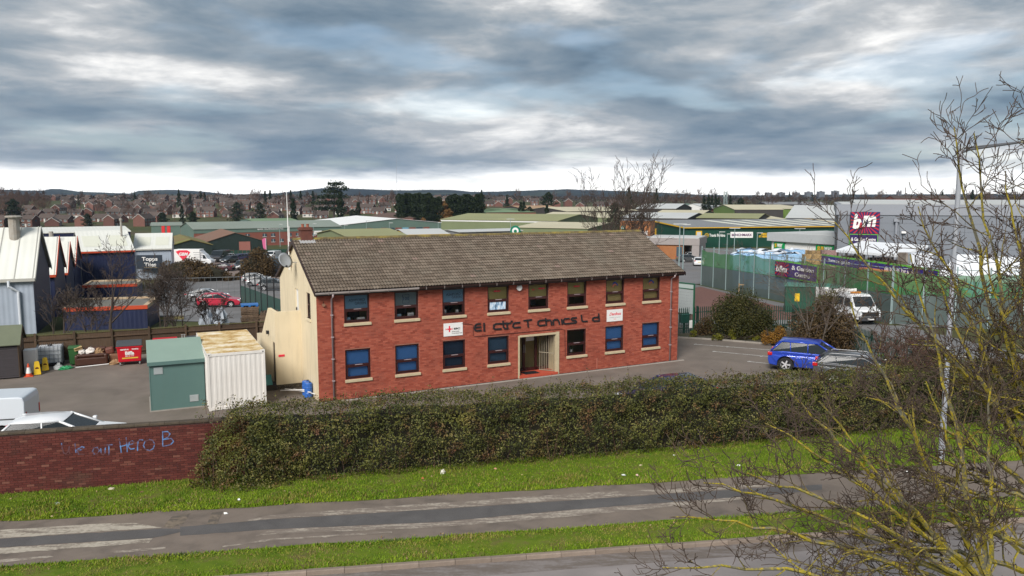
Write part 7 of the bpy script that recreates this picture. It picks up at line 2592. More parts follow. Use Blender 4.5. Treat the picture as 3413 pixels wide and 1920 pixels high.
# --- builders' merchant shed
tp = shed_px('builders_merchant', 'dark green builders merchant shed with grey roof and yellow gutter', 'E', 1112, 578, 2760, 562, 200, 196, 44, 500, M_TPG, M_GRROOF, gutter=M_YEL, trim=M_YEL, over=0.4)
for k in range(7):
 p0 = gd('E', 1535 + k * 215, 522, 209)
 q = MB()
 L_ = tp.matrix_basis.inverted() @ p0
 q.add([(L_.x + 3.2, 1.0, 0), (L_.x + 5.8, 1.0, 0), (L_.x + 1.3, 19.0, 0), (L_.x - 1.3, 19.0, 0)], [(0, 1, 2, 3)])
 tpz = lambda y: [v for v in tp.children if v.name.startswith('gutter')][0].data.vertices[4].co.z + y * (3.4 / 22)
 me = q.mesh('rooflight', flat('rooflight_plastic', (0.62, 0.62, 0.52)))
 rs = [c for c in tp.children if c.name.startswith('roof_slope')][0].data.vertices
 ye, ze, yr, zr_ = rs[4].co.y, rs[4].co.z, rs[6].co.y, rs[6].co.z
 for v in me.vertices:
  v.co.z = ze + (v.co.y - ye) / (yr - ye) * (zr_ - ze) + 0.05
 link('rooflight', me, tp)
def wall_text(label, x0, x1, y0, y1, Y, body, m_, panel=None, bold=0.02, name='shop_sign'):
 """lettering over the rectangle x0..x1, y0 (top)..y1 of zoom E at distance Y, on a panel if given"""
 p_, e_ = gd('E', x0, y1, Y), gd('E', x1, y0, Y)
 w__, h__ = e_.x - p_.x, e_.z - p_.z
 t_ = thing(name, label, 'sign', p_)
 k = 0.0
 if panel:
  q_ = MB()
  q_.box(0, 0.05, 0, w__, 0.25, h__)
  q_.build('panel', panel, t_)
  k = 0.05
 text_on('lettering', body, m_, t_, w__ * k, 0.0, h__ * (0.30 if panel else 0), 1, 0.08, bold=bold, fit=(w__ * (1 - 2 * k), h__ * (0.42 if panel else 1)))
 return t_, w__, h__
t, w_, h_ = wall_text('white lettering Travis Perkins with yellow roundel on dark green wall', 1345, 1498, 636, 664, 198.5, 'Travis Perkins', M_WHITE)
q = MB()
q.tube([(-0.65, -0.05, 0.35), (-0.65, 0.05, 0.35)], 0.52, 24)
q.build('yellow_ring', M_YEL, t)
q = MB()
q.tube([(-0.65, -0.12, 0.35), (-0.65, -0.06, 0.35)], 0.40, 24)
q.build('dark_disc', M_TPG, t)
text_on('monogram', 'TP', M_YEL, t, -0.87, -0.14, 0.16, 1, 0.04, bold=0.03, fit=(0.46, 0.36))
wall_text('white board with purple word BENCHMARX on dark green wall', 1550, 1768, 618, 674, 198.3, 'BENCHMARX', flat('purple_print', (0.10, 0.02, 0.10)), M_WHITE)
t, w_, h_ = wall_text('yellow slanted HIRE IT HERE lettering on dark green wall', 1848, 1900, 628, 648, 198.4, 'HIRE', M_YEL, bold=0.06)
text_on('lettering', 'IT HERE', M_YEL, t, -0.6, 0, -0.6, 1, 0.08, bold=0.06, fit=(2.1, 0.5))
for k, (x, y, sx, sy) in enumerate(((803, 645, 0.75, 1.5), (1215, 675, 1.5, 1.7))):
 a = gd('E', x, y, 197.0 if k else 192)
 t = thing('notice_board', 'yellow framed notice board on the green shed, %s' % ('on its gable', 'beside the white lettering')[k], 'sign', a, 0, 'yellow boards on the shed')
 q = MB()
 q.box(0, 0, 0, sx, 0.2, sy)
 q.build('panel', M_YEL, t)
 if k:
  q = MB()
  q.box(0.25, -0.06, 0.3, 1.2, -0.01, sy - 0.25)
  q.build('notice', M_LROOF, t)
# --- white sandwich shop
a, b = gd('E', 1952, 650, 140), gd('E', 2700, 690, 126)
rot = math.atan2(b.y - a.y, b.x - a.x)
z0 = terr(a.x, a.y)
zt = gd('E', 1952, 625, 140).z - z0
t = thing('sandwich_shop', 'low white shop with pale flat roof and green signs', 'building', (a.x, a.y, z0), rot)
L_ = (b - a).length
q = MB()
q.box(0, 0, -1, L_, 14, zt - 1.4)
q.build('wall', M_WHITE, t)
q = MB()
q.box(-0.6, -0.6, zt - 1.4, L_, 14.6, zt)
q.build('roof_fascia', mat('shop_fascia_grey', (0.42, 0.44, 0.45), (0.38, 0.40, 0.41), rough=0.6), t)
q = MB()
q.box(-0.55, -0.55, zt + 0.004, L_ - 0.05, 14.55, zt + 0.05)
q.build('roof', M_LROOF, t)
for k, (x0, w0) in enumerate(((0.6, 2.3), (9.6, 3.6))):
 a = Vector((t.location.x, t.location.y, z0)) + Vector((math.cos(rot), math.sin(rot), 0)) * x0
 t2 = thing('green_shop_sign', 'green shop sign with white and yellow lettering, %s' % ('short one at the left corner', 'long one beside the pallets')[k], 'sign', a + Vector((0, -0.15, zt - 2.7)), rot, 'green signs of the white shop')
 q = MB()
 q.box(0, -0.2, 0, w0, 0.0, 1.1)
 q.build('panel', flat('sub_green', (0.0, 0.26, 0.07), 0.5), t2)
 text_on('lettering', 'SUB' if k else 'S', M_YEL, t2, w0 * 0.10, -0.24, 0.22, 1, 0.05, bold=0.04, fit=(w0 * (0.36 if k else 0.18), 0.66))
 text_on('lettering', 'WAY', M_WHITE, t2, w0 * (0.48 if k else 0.34), -0.24, 0.22, 1, 0.05, bold=0.04, fit=(w0 * (0.44 if k else 0.5), 0.66))
# --- garden store
GY0, GY1 = 100.0, 93.0
a = gd('F', 705, 350, GY0)
rot = math.radians(-21.5)
b = a + Vector((math.cos(rot), math.sin(rot), 0)) * 62
z0 = terr(a.x, a.y)
BMH = a.z - z0
M_BM = mat('store_grey_cladding', (0.180, 0.198, 0.225), (0.170, 0.186, 0.212), rough=0.5, scale=0.2, contrast=0.5)
M_BMT = mat('store_grey_trim', (0.25, 0.265, 0.295), (0.235, 0.25, 0.278), rough=0.5)
bmo = thing('garden_store', 'large grey metal-clad retail store on the right', 'building', (a.x, a.y, z0), rot)
L_ = (b - a).length
q = MB()
q.box(0, 0.12, -2, L_, 45, BMH - 1.3)
q.build('wall', mat('store_joint', (0.17, 0.18, 0.195)), bmo)
cme2 = MB()
cme2.box(0, 0, 0, 6.96, 0.11, 0.985)
cpm = cme2.mesh('cladding_panel', M_BM)
nx_ = int(L_ / 7.0)
nzr = int((BMH - 1.3 + 1.0) / 1.0)
for i in range(nx_):
 for j in range(nzr):
  link('cladding_panel', cpm, bmo, (i * 7.0 + 0.02, 0.0, BMH - 1.3 - (j + 1) * 1.0))
q = MB()
q.box(-0.25, -0.12, BMH - 1.3, L_, 45.2, BMH)
q.build('eaves_trim', M_BMT, bmo)
q = MB()
q.box(0.3, 0.4, BMH + 0.01, L_, 44.6, BMH + 0.06)
q.build('flat_roof', M_LROOF, bmo)
q = MB()
q.tube([(6.6, -0.3, BMH - 2.0), (6.6, -0.3, -1)], 0.17, 8)
q.box(6.3, -0.55, BMH - 2.1, 6.9, -0.125, BMH - 1.7)
q.build('downpipe', M_BMT, bmo)
q = MB()
q.box(7.2, -0.4, BMH - 3.5, 7.7, -0.125, BMH - 3.25)
q.build('wall_light', M_WHITE, bmo)
q = MB()
q.prism([(2.0, BMH + 0.07), (42, BMH + 0.07), (22, BMH + 0.5)], lambda u, v, w: (w, u, v), 2, L_)
q.build('raised_roof', M_LROOF, bmo)
# sunburst sign
M_PURP = flat('sign_purple', (0.022, 0.008, 0.085), 0.45)
M_SRED = flat('sunburst_red', (0.42, 0.012, 0.030), 0.45)
M_LIME = flat('sign_lime', (0.13, 0.42, 0.05), 0.5)
_so = a + Vector((math.sin(rot), -math.cos(rot), 0)) * 0.3
_bn = Vector((-math.sin(rot), math.cos(rot), 0))
def on_store(x, y):
 r_ = ray('F', x, y)
 p_ = r_ * (_so.dot(_bn) / r_.dot(_bn))
 p_.z += CAM_H
 return p_
s0, s1 = on_store(800, 738), on_store(1103, 425)
W_, H_ = math.hypot(s1.x - s0.x, s1.y - s0.y), s1.z - s0.z
def sunburst(parent, x0, z0_, w, h, y, rays=20):
 q_ = MB()
 q_.box(x0, y, z0_, x0 + w, y + 0.12, z0_ + h)
 q_.build('burst_panel', M_PURP, parent)
 cx, cz = x0 + w / 2, z0_ + h / 2
 def edge(a_):
  c, s = math.cos(a_), math.sin(a_)
  k = min((w / 2 - 0.04) / abs(c) if abs(c) > 1e-6 else 1e9, (h / 2 - 0.04) / abs(s) if abs(s) > 1e-6 else 1e9)
  return (cx + c * k, cz + s * k)
 for k in range(rays):
  a0 = 2 * math.pi * k / rays
  a1 = a0 + 0.8 * math.pi / rays
  p0, p1 = edge(a0), edge(a1)
  q_ = MB()
  i0, i1 = (cx + (p0[0] - cx) * 0.3, cz + (p0[1] - cz) * 0.3), (cx + (p1[0] - cx) * 0.3, cz + (p1[1] - cz) * 0.3)
  q_.add([(i0[0], y - 0.012, i0[1]), (p0[0], y - 0.012, p0[1]), (p1[0], y - 0.012, p1[1]), (i1[0], y - 0.012, i1[1])], [(0, 1, 2, 3)])
  q_.build('red_ray', M_SRED, parent)
t = thing('store_sign', 'large square purple sign with red sunburst on the grey store wall', 'sign', s0, rot)
sunburst(t, 0, H_ * 0.335, W_, H_ * 0.665, -0.1, 24)
text_on('lettering', 'b', M_WHITE, t, W_ * 0.10, -0.2, H_ * 0.48, 1, 0.1, 'LEFT', 0.15, 0.05, fit=(W_ * 0.29, H_ * 0.46))
text_on('lettering', 'm', M_WHITE, t, W_ * 0.42, -0.2, H_ * 0.55, 1, 0.1, 'LEFT', 0.15, 0.05, fit=(W_ * 0.46, H_ * 0.34))
text_on('lettering', '&', M_SRED, t, W_ * 0.32, -0.3, H_ * 0.52, 1, 0.1, 'LEFT', 0, 0.03, fit=(W_ * 0.13, H_ * 0.16))
q = MB()
q.box(0, -0.1, 0, W_ * 0.97, 0.02, H_ * 0.325)
q.build('lower_panel', M_LIME, t)
q = MB()
q.box(W_ * 0.02, -0.14, H_ * 0.02, W_ * 0.95, -0.105, H_ * 0.305)
q.build('name_panel', M_PURP, t)
text_on('lettering', '& Garden Centre', M_WHITE, t, W_ * 0.07, -0.19, H_ * 0.11, 1, 0.05, 'LEFT', 0, 0.02, fit=(W_ * 0.83, H_ * 0.11))
# stock shelter: white canopy, dark racks, purple banner rail
c0_, c1_ = gd('F', 690, 790, 88), gd('F', 1320, 838, 80)
crot = math.atan2(c1_.y - c0_.y, c1_.x - c0_.x)
t = thing('stock_canopy', 'long white canopy over dark stock racks below the grey store wall', 'canopy', (c0_.x, c0_.y, terr(c0_.x, c0_.y)), crot)
L_ = (c1_ - c0_).length
hz_ = c0_.z - terr(c0_.x, c0_.y)
q = MB()
q.prism([(-0.2, hz_ - 0.25), (-0.2, hz_), (3.5, hz_ + 0.9), (3.5, hz_ + 0.7)], lambda u, v, w: (w, u, v), 0, L_)
q.build('sheet_roof', flat('canopy_white', (0.70, 0.72, 0.74), 0.5), t)
for k in range(8):
 q = MB()
 x = k * L_ / 7
 q.box(x - 0.07, 0, -0.5, x + 0.07, 0.14, hz_ - 0.1)
 q.build('post', M_DWALL, t)
for k in range(7):
 q = MB()
 x = k * L_ / 7
 q.box(x + 0.15, 0.4, 0, x + L_ / 7 - 0.15, 2.6, hz_ - 0.7 + RNG.uniform(-0.4, 0.2))
 q.build('stock_rack', flat('black_sacks', (0.025, 0.023, 0.022), 0.5), t)
b0_, b1_ = gd('F', 535, 880, 84), gd('F', 1665, 985, 66)
brot = math.atan2(b1_.y - b0_.y, b1_.x - b0_.x)
t = thing('purple_banner_rail', 'long purple banner with lime edging along the stock yard', 'banner', b0_, brot)
L_ = (b1_ - b0_).length
q = MB()
q.box(0, 0, -0.55, L_, 0.06, 0.55)
q.build('edge_band', M_LIME, t)
q = MB()
q.box(0.05, -0.03, -0.38, L_ - 0.05, -0.005, 0.38)
q.build('purple_band', flat('banner_purple', (0.03, 0.02, 0.19), 0.5), t)
for x, s_ in ((1.5, 'home and garden'), (11.0, 'big brands big savings'), (19.0, 'b&m')):
 text_on('lettering', s_, M_WHITE, t, x, -0.05, -0.16, 0.55, 0.02)
q = MB()
for k in range(7):
 q.box(k * L_ / 6 - 0.05, 0.08, -3.5, k * L_ / 6 + 0.05, 0.18, 0.6)
q.build('posts', M_GRROOF, t)
# orange timber stack
t = thing('timber_stack', 'long stack of orange fence panels behind the green netting', 'timber', gd('F', 880, 985, 76), brot)
L_ = 13.0
for k in range(6):
 q = MB()
 q.box(0.3 * (k % 2), 0, -0.9 + k * 0.2, L_ - 0.4 * (k % 3), 1.8, -0.73 + k * 0.2)
 q.build('timber_layer', mat('orange_timber', (0.46, 0.19, 0.065), (0.36, 0.14, 0.05), rough=0.8, scale=1.5, stretch=(0.3, 4, 1)), t)
q = MB()
for x in (1, 6, 11):
 q.box(x, 0.1, -2.9, x + 0.2, 1.7, -0.91)
q.build('stillage', M_DWALL, t)
# wrapped pallets
M_WRAP = mat('blue_wrap', (0.20, 0.42, 0.68), (0.44, 0.58, 0.72), rough=0.3, scale=0.9, contrast=0.3, stretch=(1, 1, 4))
M_WRAPT = mat('white_wrap_top', (0.66, 0.69, 0.73), (0.52, 0.56, 0.62), rough=0.3, scale=3, contrast=0.3)
pals = [(1640, 885, 92), (1715, 885, 92), (1800, 880, 91), (1880, 880, 90), (1965, 880, 89), (2050, 880, 88), (2135, 875, 88), (1690, 862, 97), (1860, 862, 97), (2010, 862, 96), (2170, 852, 95)]
for k, (x, y, d_) in enumerate(pals):
 p_ = gd('E', x, y, d_)
 zg = terr(p_.x, p_.y)
 top = gd('E', x, 812 - (14 if k % 3 == 1 else 0) - (25 if k > 6 else 0), d_).z - zg
 t = thing('wrapped_pallet', 'blue and white shrink-wrapped pallet of compost, number %s from the left of the %s row' % (('one two three four five six seven'.split()[k], 'front') if k < 7 else ('one two three four'.split()[k - 7], 'rear')), 'pallet', (p_.x, p_.y, zg), RNG.uniform(-0.3, 0.3), 'shrink-wrapped pallets')
 q = MB()
 q.box(-1.0, -0.7, 0.14, 1.0, 0.7, top - 0.15)
 q.build('wrapped_load', M_WRAP, t, bevel=0.12)
 q = MB()
 vs = [(x_ * 1.03, y_ * 0.73, top - 0.2 + RNG.uniform(-0.05, 0.35) * (abs(x_) < 1)) for x_ in (-1, -0.5, 0, 0.5, 1) for y_ in (-1, -0.3, 0.4, 1)]
 q.add(vs, [(i * 4 + j, (i + 1) * 4 + j, (i + 1) * 4 + j + 1, i * 4 + j + 1) for i in range(4) for j in range(3)])
 q.build('loose_wrap', M_WRAPT, t)
 q = MB()
 for yy in (-0.6, 0, 0.6):
  q.box(-1.0, yy - 0.06, 0.0, 1.0, yy + 0.06, 0.13)
 q.build('pallet_base', M_WOOD, t)
for k, (x, y, d_, m_, lb, w2, h2) in enumerate(((350, 855, 96, flat('tan_sacks', (0.30, 0.20, 0.09), 0.8), 'tan pallet of sacks right of the blue wrapped ones', 1.5, 3.2), (460, 860, 95, flat('tan_sacks', (0.30, 0.20, 0.09), 0.8), 'tall tan pallet of sacks beside the store corner', 1.4, 3.0), (610, 858, 94, flat('pink_sacks', (0.28, 0.17, 0.16), 0.7), 'dull pink wrapped pallet at the store corner', 1.9, 2.2), (460, 905, 86, flat('tan_sacks2', (0.36, 0.24, 0.10), 0.8), 'low tan pallet behind the banner', 2.2, 1.6),
                                              (1362, 900, 72, mat('mixed_goods', (0.30, 0.26, 0.22), (0.16, 0.12, 0.1), rough=0.7, scale=2), 'tall mixed goods cage at the canopy end', 1.1, 3.0), (1480, 905, 71, M_WRAPT, 'white wrapped goods beside the mixed goods cage', 1.9, 2.6), (1985, 1020, 78, M_WRAP, 'blue and pink wrapped goods under the white marquee', 3.4, 3.0))):
 p_ = gd('F', x, y, d_)
 zg = terr(p_.x, p_.y)
 h2 = max(h2, p_.z - zg + 0.8)
 t = thing('goods_pallet', lb, 'pallet', (p_.x, p_.y, zg), RNG.uniform(-0.2, 0.2))
 q = MB()
 n_ = 5
 for j in range(n_):
  q.box(-w2 / 2 + RNG.uniform(-0.04, 0.04), -0.6, 0.14 + j * (h2 - 0.14) / n_, w2 / 2 + RNG.uniform(-0.04, 0.04), 0.6, 0.14 + (j + 1) * (h2 - 0.14) / n_ - 0.03)
 q.build('load', m_, t)
 q = MB()
 for yy in (-0.5, 0, 0.5):
  q.box(-w2 / 2, yy - 0.06, 0.0, w2 / 2, yy + 0.06, 0.13)
 q.build('pallet_base', M_WOOD, t)
p0_, p1_ = gd('F', 1650, 850, 70), gd('F', 2900, 880, 62)
t = thing('white_marquee', 'long white roofed marquee in the stock yard at the right', 'marquee', (p0_.x, p0_.y, terr(p0_.x, p0_.y)), math.atan2(p1_.y - p0_.y, p1_.x - p0_.x))
h_ = p0_.z - terr(p0_.x, p0_.y)
L_ = (p1_ - p0_).length
q = MB()
q.prism([(0, h_ - 2.0), (0, h_ - 1.8), (4, h_), (8, h_ - 1.8), (8, h_ - 2.0)], lambda u, v, w: (w, u, v), 0, L_)
q.build('canopy_roof', flat('canopy_white', (0.70, 0.72, 0.74)), t)
q = MB()
for k in range(6):
 for y in (0.1, 7.8):
  q.box(k * L_ / 5 - 0.06, y, -0.5, k * L_ / 5 + 0.06, y + 0.12, h_ - 1.9)
q.build('poles', M_GRROOF, t)
# --- green netting fence round the stock yard
n0 = gd('E', 1262, 1130, 96)
n0 = Vector((n0.x, n0.y, 0))
n1_ = gd('H', 1200, 238, 63.4)
n1_ = Vector((n1_.x, n1_.y, 0))
n2_ = Vector((43.0, 58.0, 0))
def netmat(name, c, a):
 q_ = NB(name)
 col = q_.mix(q_.noise(0.6, 4, 0.6, stretch=(1, 1, 0.5)), tuple(v * 0.75 for v in c), tuple(v * 1.25 for v in c))
 q_.finish(col, 0.6, 0, 0.3)
 tr = q_.n('ShaderNodeBsdfTransparent')
 ms = q_.n('ShaderNodeMixShader')
 ms.inputs[0].default_value = a
 q_.l(tr.outputs[0], ms.inputs[1])
 q_.l(q_.b.outputs[0], ms.inputs[2])
 q_.l(ms.outputs[0], q_.out.inputs[0])
 return q_.m
M_NETG = netmat('bright_green_net', (0.045, 0.165, 0.060), 0.80)
M_NETD = netmat('grey_green_mesh', (0.075, 0.100, 0.095), 0.93)
M_NPOST = flat('net_post_grey', (0.24, 0.31, 0.31), 0.5)
for (a, b, lb, n_) in ((n0, n1_, 'tall green netted mesh fence running back beside the access road', 11), (n1_, n2_, 'tall green netted mesh fence along the right of the stock yard', 6)):
 rot = math.atan2(b.y - a.y, b.x - a.x)
 L_ = (b - a).length
 t = thing('netting_fence', lb, 'fence', (a.x, a.y, 0), rot)
 for k in range(n_ + 1):
  x = k * L_ / n_
  pw = a + (b - a) * (k / n_)
  zg = terr(pw.x, pw.y)
  q = MB()
  q.box(x - 0.05, 0.0, zg - 0.3, x + 0.05, 0.1, zg + 4.75)
  q.build('post', M_NPOST, t)
  if k < n_:
   pw2 = a + (b - a) * ((k + 1) / n_)
   z2 = terr(pw2.x, pw2.y)
   x2 = (k + 1) * L_ / n_
   q = MB()
   q.add([(x + 0.06, 0.05, zg), (x2 - 0.06, 0.05, z2), (x2 - 0.06, 0.05, z2 + 2.45), (x + 0.06, 0.05, zg + 2.45)], [(0, 1, 2, 3)])
   q.build('mesh_panel', M_NETD, t)
   top = [zg + 4.2 + 0.25 * fbm(k, 1), z2 + 4.2 + 0.25 * fbm(k + 1, 1)]
   q = MB()
   q.add([(x + 0.06, 0.04, zg + 2.40), (x2 - 0.06, 0.04, z2 + 2.40), (x2 - 0.06, 0.04, top[1]), ((x + x2) / 2, 0.04, (top[0] + top[1]) / 2 - 0.15), (x + 0.06, 0.04, top[0])], [(0, 1, 2, 3, 4)])
   q.build('green_netting', M_NETG, t)
   q = MB()
   q.tube([(x, 0.05, zg + 4.5), (x2, 0.05, z2 + 4.5)], 0.03, 5)
   q.build('top_rail', M_NPOST, t)
# purple banner on the netting
nr = math.atan2(n1_.y - n0.y, n1_.x - n0.x)
nd_ = (n1_ - n0).normalized()
nn_ = Vector((-nd_.y, nd_.x, 0))
def on_net(x, y):
 r = ray('E', x, y)
 t_ = n0.dot(nn_) / r.dot(nn_)
 p_ = r * t_
 p_.z += CAM_H
 return (p_ - n0).dot(nd_), p_.z
(bx0, bz0), (bx1, bz1) = on_net(1998, 1045), on_net(2398, 945)
bzt = on_net(1998, 905)[1]
bzb = on_net(2398, 1088)[1]
zz0 = (bz0 + bzb) / 2
hh = ((bzt - bz0) + (bz1 - bzb)) / 2
t = thing('fence_banner', 'purple banner with red sunburst and lime edge on the green netting', 'banner', n0 + nd_ * bx0 + nn_ * -0.1 + Vector((0, 0, zz0)), nr)
w_ = bx1 - bx0
q = MB()
q.box(-0.15, -0.02, -0.12, w_ + 0.15, 0.04, hh + 0.12)
q.build('lime_edge', M_LIME, t)
sunburst(t, 0, 0, w_ * 0.36, hh, -0.15, 18)
q = MB()
q.box(w_ * 0.362, -0.06, 0, w_, -0.03, hh)
q.build('purple_panel', flat('banner_purple2', (0.05, 0.025, 0.16), 0.5), t)
text_on('lettering', 'b&m', M_WHITE, t, w_ * 0.04, -0.2, hh * 0.28, 1, 0.03, 'LEFT', 0.2, 0.03, fit=(w_ * 0.28, hh * 0.46))
text_on('lettering', '& Garden', M_WHITE, t, w_ * 0.42, -0.1, hh * 0.56, 1, 0.03, 'LEFT', 0, 0.02, fit=(w_ * 0.52, hh * 0.30))
text_on('lettering', 'Centre', M_WHITE, t, w_ * 0.50, -0.1, hh * 0.14, 1, 0.03, 'LEFT', 0, 0.02, fit=(w_ * 0.36, hh * 0.28))
# --- access road, verge beds
def drape(name, quad_, n, m, m_, dz=0.03, kind='structure'):
 a, b, c, d = [Vector((p_[0], p_[1], 0)) for p_ in quad_]
 vs, fs = [], []
 for i in range(n + 1):
  for j in range(m + 1):
   u, v = i / n, j / m
   p_ = a.lerp(b, u).lerp(d.lerp(c, u), v)
   vs.append((p_.x, p_.y, terr(p_.x, p_.y) + dz))
 fs = [(i * (m + 1) + j, (i + 1) * (m + 1) + j, (i + 1) * (m + 1) + j + 1, i * (m + 1) + j + 1) for i in range(n) for j in range(m)]
 o_ = link(name, np_mesh(name, vs, fs, m_))
 o_['kind'] = kind
 return o_
drape('access_road', [(20.9, 36), (34, 36), (31.0, 62), (20.9, 62)], 14, 24, M_LOT, 0.05)
drape('access_lane', [(9.5, 56.5), (21, 56.5), (31, 62.0), (9.5, 66)], 16, 14, M_LOT, 0.06)
drape('far_access_road', [(12, 66), (29.8, 62), (22.3, 96), (12, 160)], 16, 40, M_LOT, 0.05)
drape('coffee_car_park', [(10, 97), (24, 97), (62, 197), (12, 197)], 12, 20, M_LOT, 0.06)
drape('stock_yard', [(31.3, 61.5), (75, 57), (95, 130), (23, 96.5)], 20, 20, M_LOT, 0.05)
drape('bark_bed', [(14.5, 64), (26.5, 65), (22.2, 93), (15, 84)], 14, 20, mat('red_bark_mulch', (0.155, 0.075, 0.060), (0.115, 0.055, 0.045), rough=1, scale=3), 0.10)
drape('pavement', [(13, 62.0), (27.3, 62.6), (26.5, 64.8), (13, 64.0)], 14, 3, mat('paving_grey', (0.20, 0.19, 0.185), (0.17, 0.16, 0.155), rough=0.9), 0.16)
for k, dy_ in enumerate((0.0, 0.28)):
 drape('yellow_line', [(13, 61.2 + dy_), (27, 61.7 + dy_), (27, 61.82 + dy_), (13, 61.32 + dy_)], 14, 1, flat('yellow_road_paint', (0.50, 0.36, 0.10), 0.8), 0.085)
for k in range(5):
 drape('white_marking', [(25.5 + k * 0.1, 54.5 - k * 2.6), (28.3 + k * 0.1, 54.0 - k * 2.6), (28.3 + k * 0.1, 53.75 - k * 2.6), (25.5 + k * 0.1, 54.25 - k * 2.6)], 4, 1, flat('white_road_paint', (0.5, 0.5, 0.48), 0.8), 0.075)
drape('lower_car_park', [(-40, 70), (-9, 62), (-14, 185), (-72, 185)], 24, 40, M_LOT, 0.05)
drape('paved_car_park', [(-62, 132), (-13, 120), (-16, 178), (-74, 178)], 16, 16, mat('reddish_block_paving', (0.19, 0.145, 0.125), (0.15, 0.115, 0.10), rough=0.9, scale=0.3), 0.09)
# --- white tipper truck on the access road
tr0 = gt('G', 2060, 600)
hd_ = math.radians(-82)
tk = thing('white_truck', 'white crew-cab tipper truck with amber light bar on the access road', 'truck', (tr0.x - 0.55, tr0.y + 2.4, tr0.z + 0.05), hd_)
q = MB()
q.prism([(0.2, 0.42), (0.62, 0.42), (0.70, 0.62), (0.85, 0.78), (1.05, 0.82), (1.28, 0.76), (1.42, 0.60), (1.48, 0.42), (2.3, 0.42), (2.34, 0.9), (2.22, 1.18), (1.55, 1.35), (0.95, 2.15), (0.7, 2.28), (-1.3, 2.30), (-1.35, 0.42)], lambda u, v, w: (u, w, v), -0.98, 0.98)
vs = []
for (x, y, z) in q.v:
 k = 1 - 0.14 * max(0, (z - 1.2) / 1.1) ** 1.3 - (0.10 if x > 2.0 else 0)
 vs.append((x, y * k, z))
q.v = vs
q.build('cab', P_WHITE, tk, bevel=0.05, seg=3)
q = MB()
q.add([(1.56, -0.86, 1.39), (1.56, 0.86, 1.39), (1.00, 0.78, 2.12), (1.00, -0.78, 2.12)], [(0, 1, 2, 3)])
ws = q.build('windscreen', M_CGLASS, tk)
sm = ws.modifiers.new('thick', 'SOLIDIFY')
sm.thickness = 0.04
sm.offset = 0
for sd in (-1, 1):
 for x0_, x1_ in ((0.12, 1.20), (-1.15, -0.05)):
  xt = x1_ - 0.42 if x1_ > 1 else x1_
  q = MB()
  q.add([(x0_, sd * 0.975, 1.36), (x1_, sd * 0.97, 1.36), (xt, sd * 0.905, 2.0), (x0_, sd * 0.905, 2.0)], [(0, 1, 2, 3)])
  sw = q.build('side_window', M_CGLASS, tk)
  sm = sw.modifiers.new('thick', 'SOLIDIFY')
  sm.thickness = 0.04
  sm.offset = 0
q = MB()
q.box(2.28, -0.72, 0.72, 2.36, 0.72, 1.05)
q.build('grille', M_TRIM, tk)
q = MB()
q.box(2.2, -0.93, 0.36, 2.42, 0.93, 0.68)
q.build('bumper', flat('bumper_grey', (0.05, 0.05, 0.055), 0.6), tk, bevel=0.04)
q = MB()
q.box(2.425, -0.28, 0.44, 2.435, 0.28, 0.56)
q.build('number_plate', M_WHITE, tk)
for sd in (-1, 1):
 q = MB()
 q.box(2.12, sd * 0.78 - 0.14, 0.86, 2.33, sd * 0.78 + 0.12, 1.12)
 q.build('headlight', M_HEAD, tk, bevel=0.03)
 q = MB()
 q.box(1.25, sd * 1.10 - 0.12, 1.40, 1.38, sd * 1.10 + 0.12, 1.72)
 q.build('mirror', M_TRIM, tk, bevel=0.03)
q = MB()
q.box(-0.05, -0.40, 2.31, 0.25, 0.40, 2.44)
q.build('light_bar', flat('amber_lens', (0.55, 0.20, 0.02), 0.3), tk, bevel=0.03)
q = MB()
q.box(-4.3, -1.02, 0.80, -1.45, 1.02, 0.92)
for sd in (-1, 1):
 q.box(-4.3, sd * 1.0 - 0.03, 0.92, -1.45, sd * 1.0 + 0.03, 2.35)
q.box(-4.33, -1.02, 0.92, -4.27, 1.02, 2.3)
q.box(-1.48, -1.02, 0.92, -1.42, 1.02, 2.5)
q.build('tipper_body', M_WHITE, tk)
q = MB()
for sd in (-1, 1):
 q.box(-3.9, sd * 1.035 - 0.004, 1.15, -2.0, sd * 1.035 + 0.004, 1.75)
q.build('green_panel', flat('truck_green', (0.02, 0.20, 0.12)), tk)
q = MB()
q.box(-4.2, -0.4, 0.45, -1.35, 0.4, 0.79)
q.build('chassis', M_TRIM, tk)
ty, rm_, dk = wheel_meshes(0.345, 0.22, 6)
for x in (1.06, -2.9):
 for sd in (-1, 1):
  w_ = link('wheel', ty, tk, (x, sd * 0.86, 0.345), 0 if sd < 0 else math.pi)
  link('rim', rm_, w_)
# --- green equipment cabinets by the road, and small planted trees with stakes
a = gd('G', 1205, 420, 70)
t = thing('green_cabin', 'dark green steel cabin with yellow notice behind the bare shrub', 'cabin', (a.x, a.y, terr(a.x, a.y)), -0.3)
h_ = gd('G', 1205, 215, 70).z - terr(a.x, a.y)
q = MB()
q.box(0, 0, -0.3, 4.6, 2.4, h_)
q.build('body', flat('cabin_green', (0.012, 0.065, 0.040), 0.5), t)
q = MB()
q.box(-0.1, -0.1, h_, 4.7, 2.5, h_ + 0.12)
q.build('roof', flat('cabin_roof', (0.06, 0.17, 0.13)), t)
q = MB()
q.box(0.8, -0.03, h_ - 1.3, 1.2, -0.004, h_ - 0.6)
q.build('notice', flat('sign_yellow', (0.65, 0.42, 0.015)), t)
q = MB()
q.box(3.4, -0.03, h_ - 1.6, 3.8, -0.004, h_ - 0.9)
q.build('notice', flat('cream_notice', (0.5, 0.45, 0.25)), t)
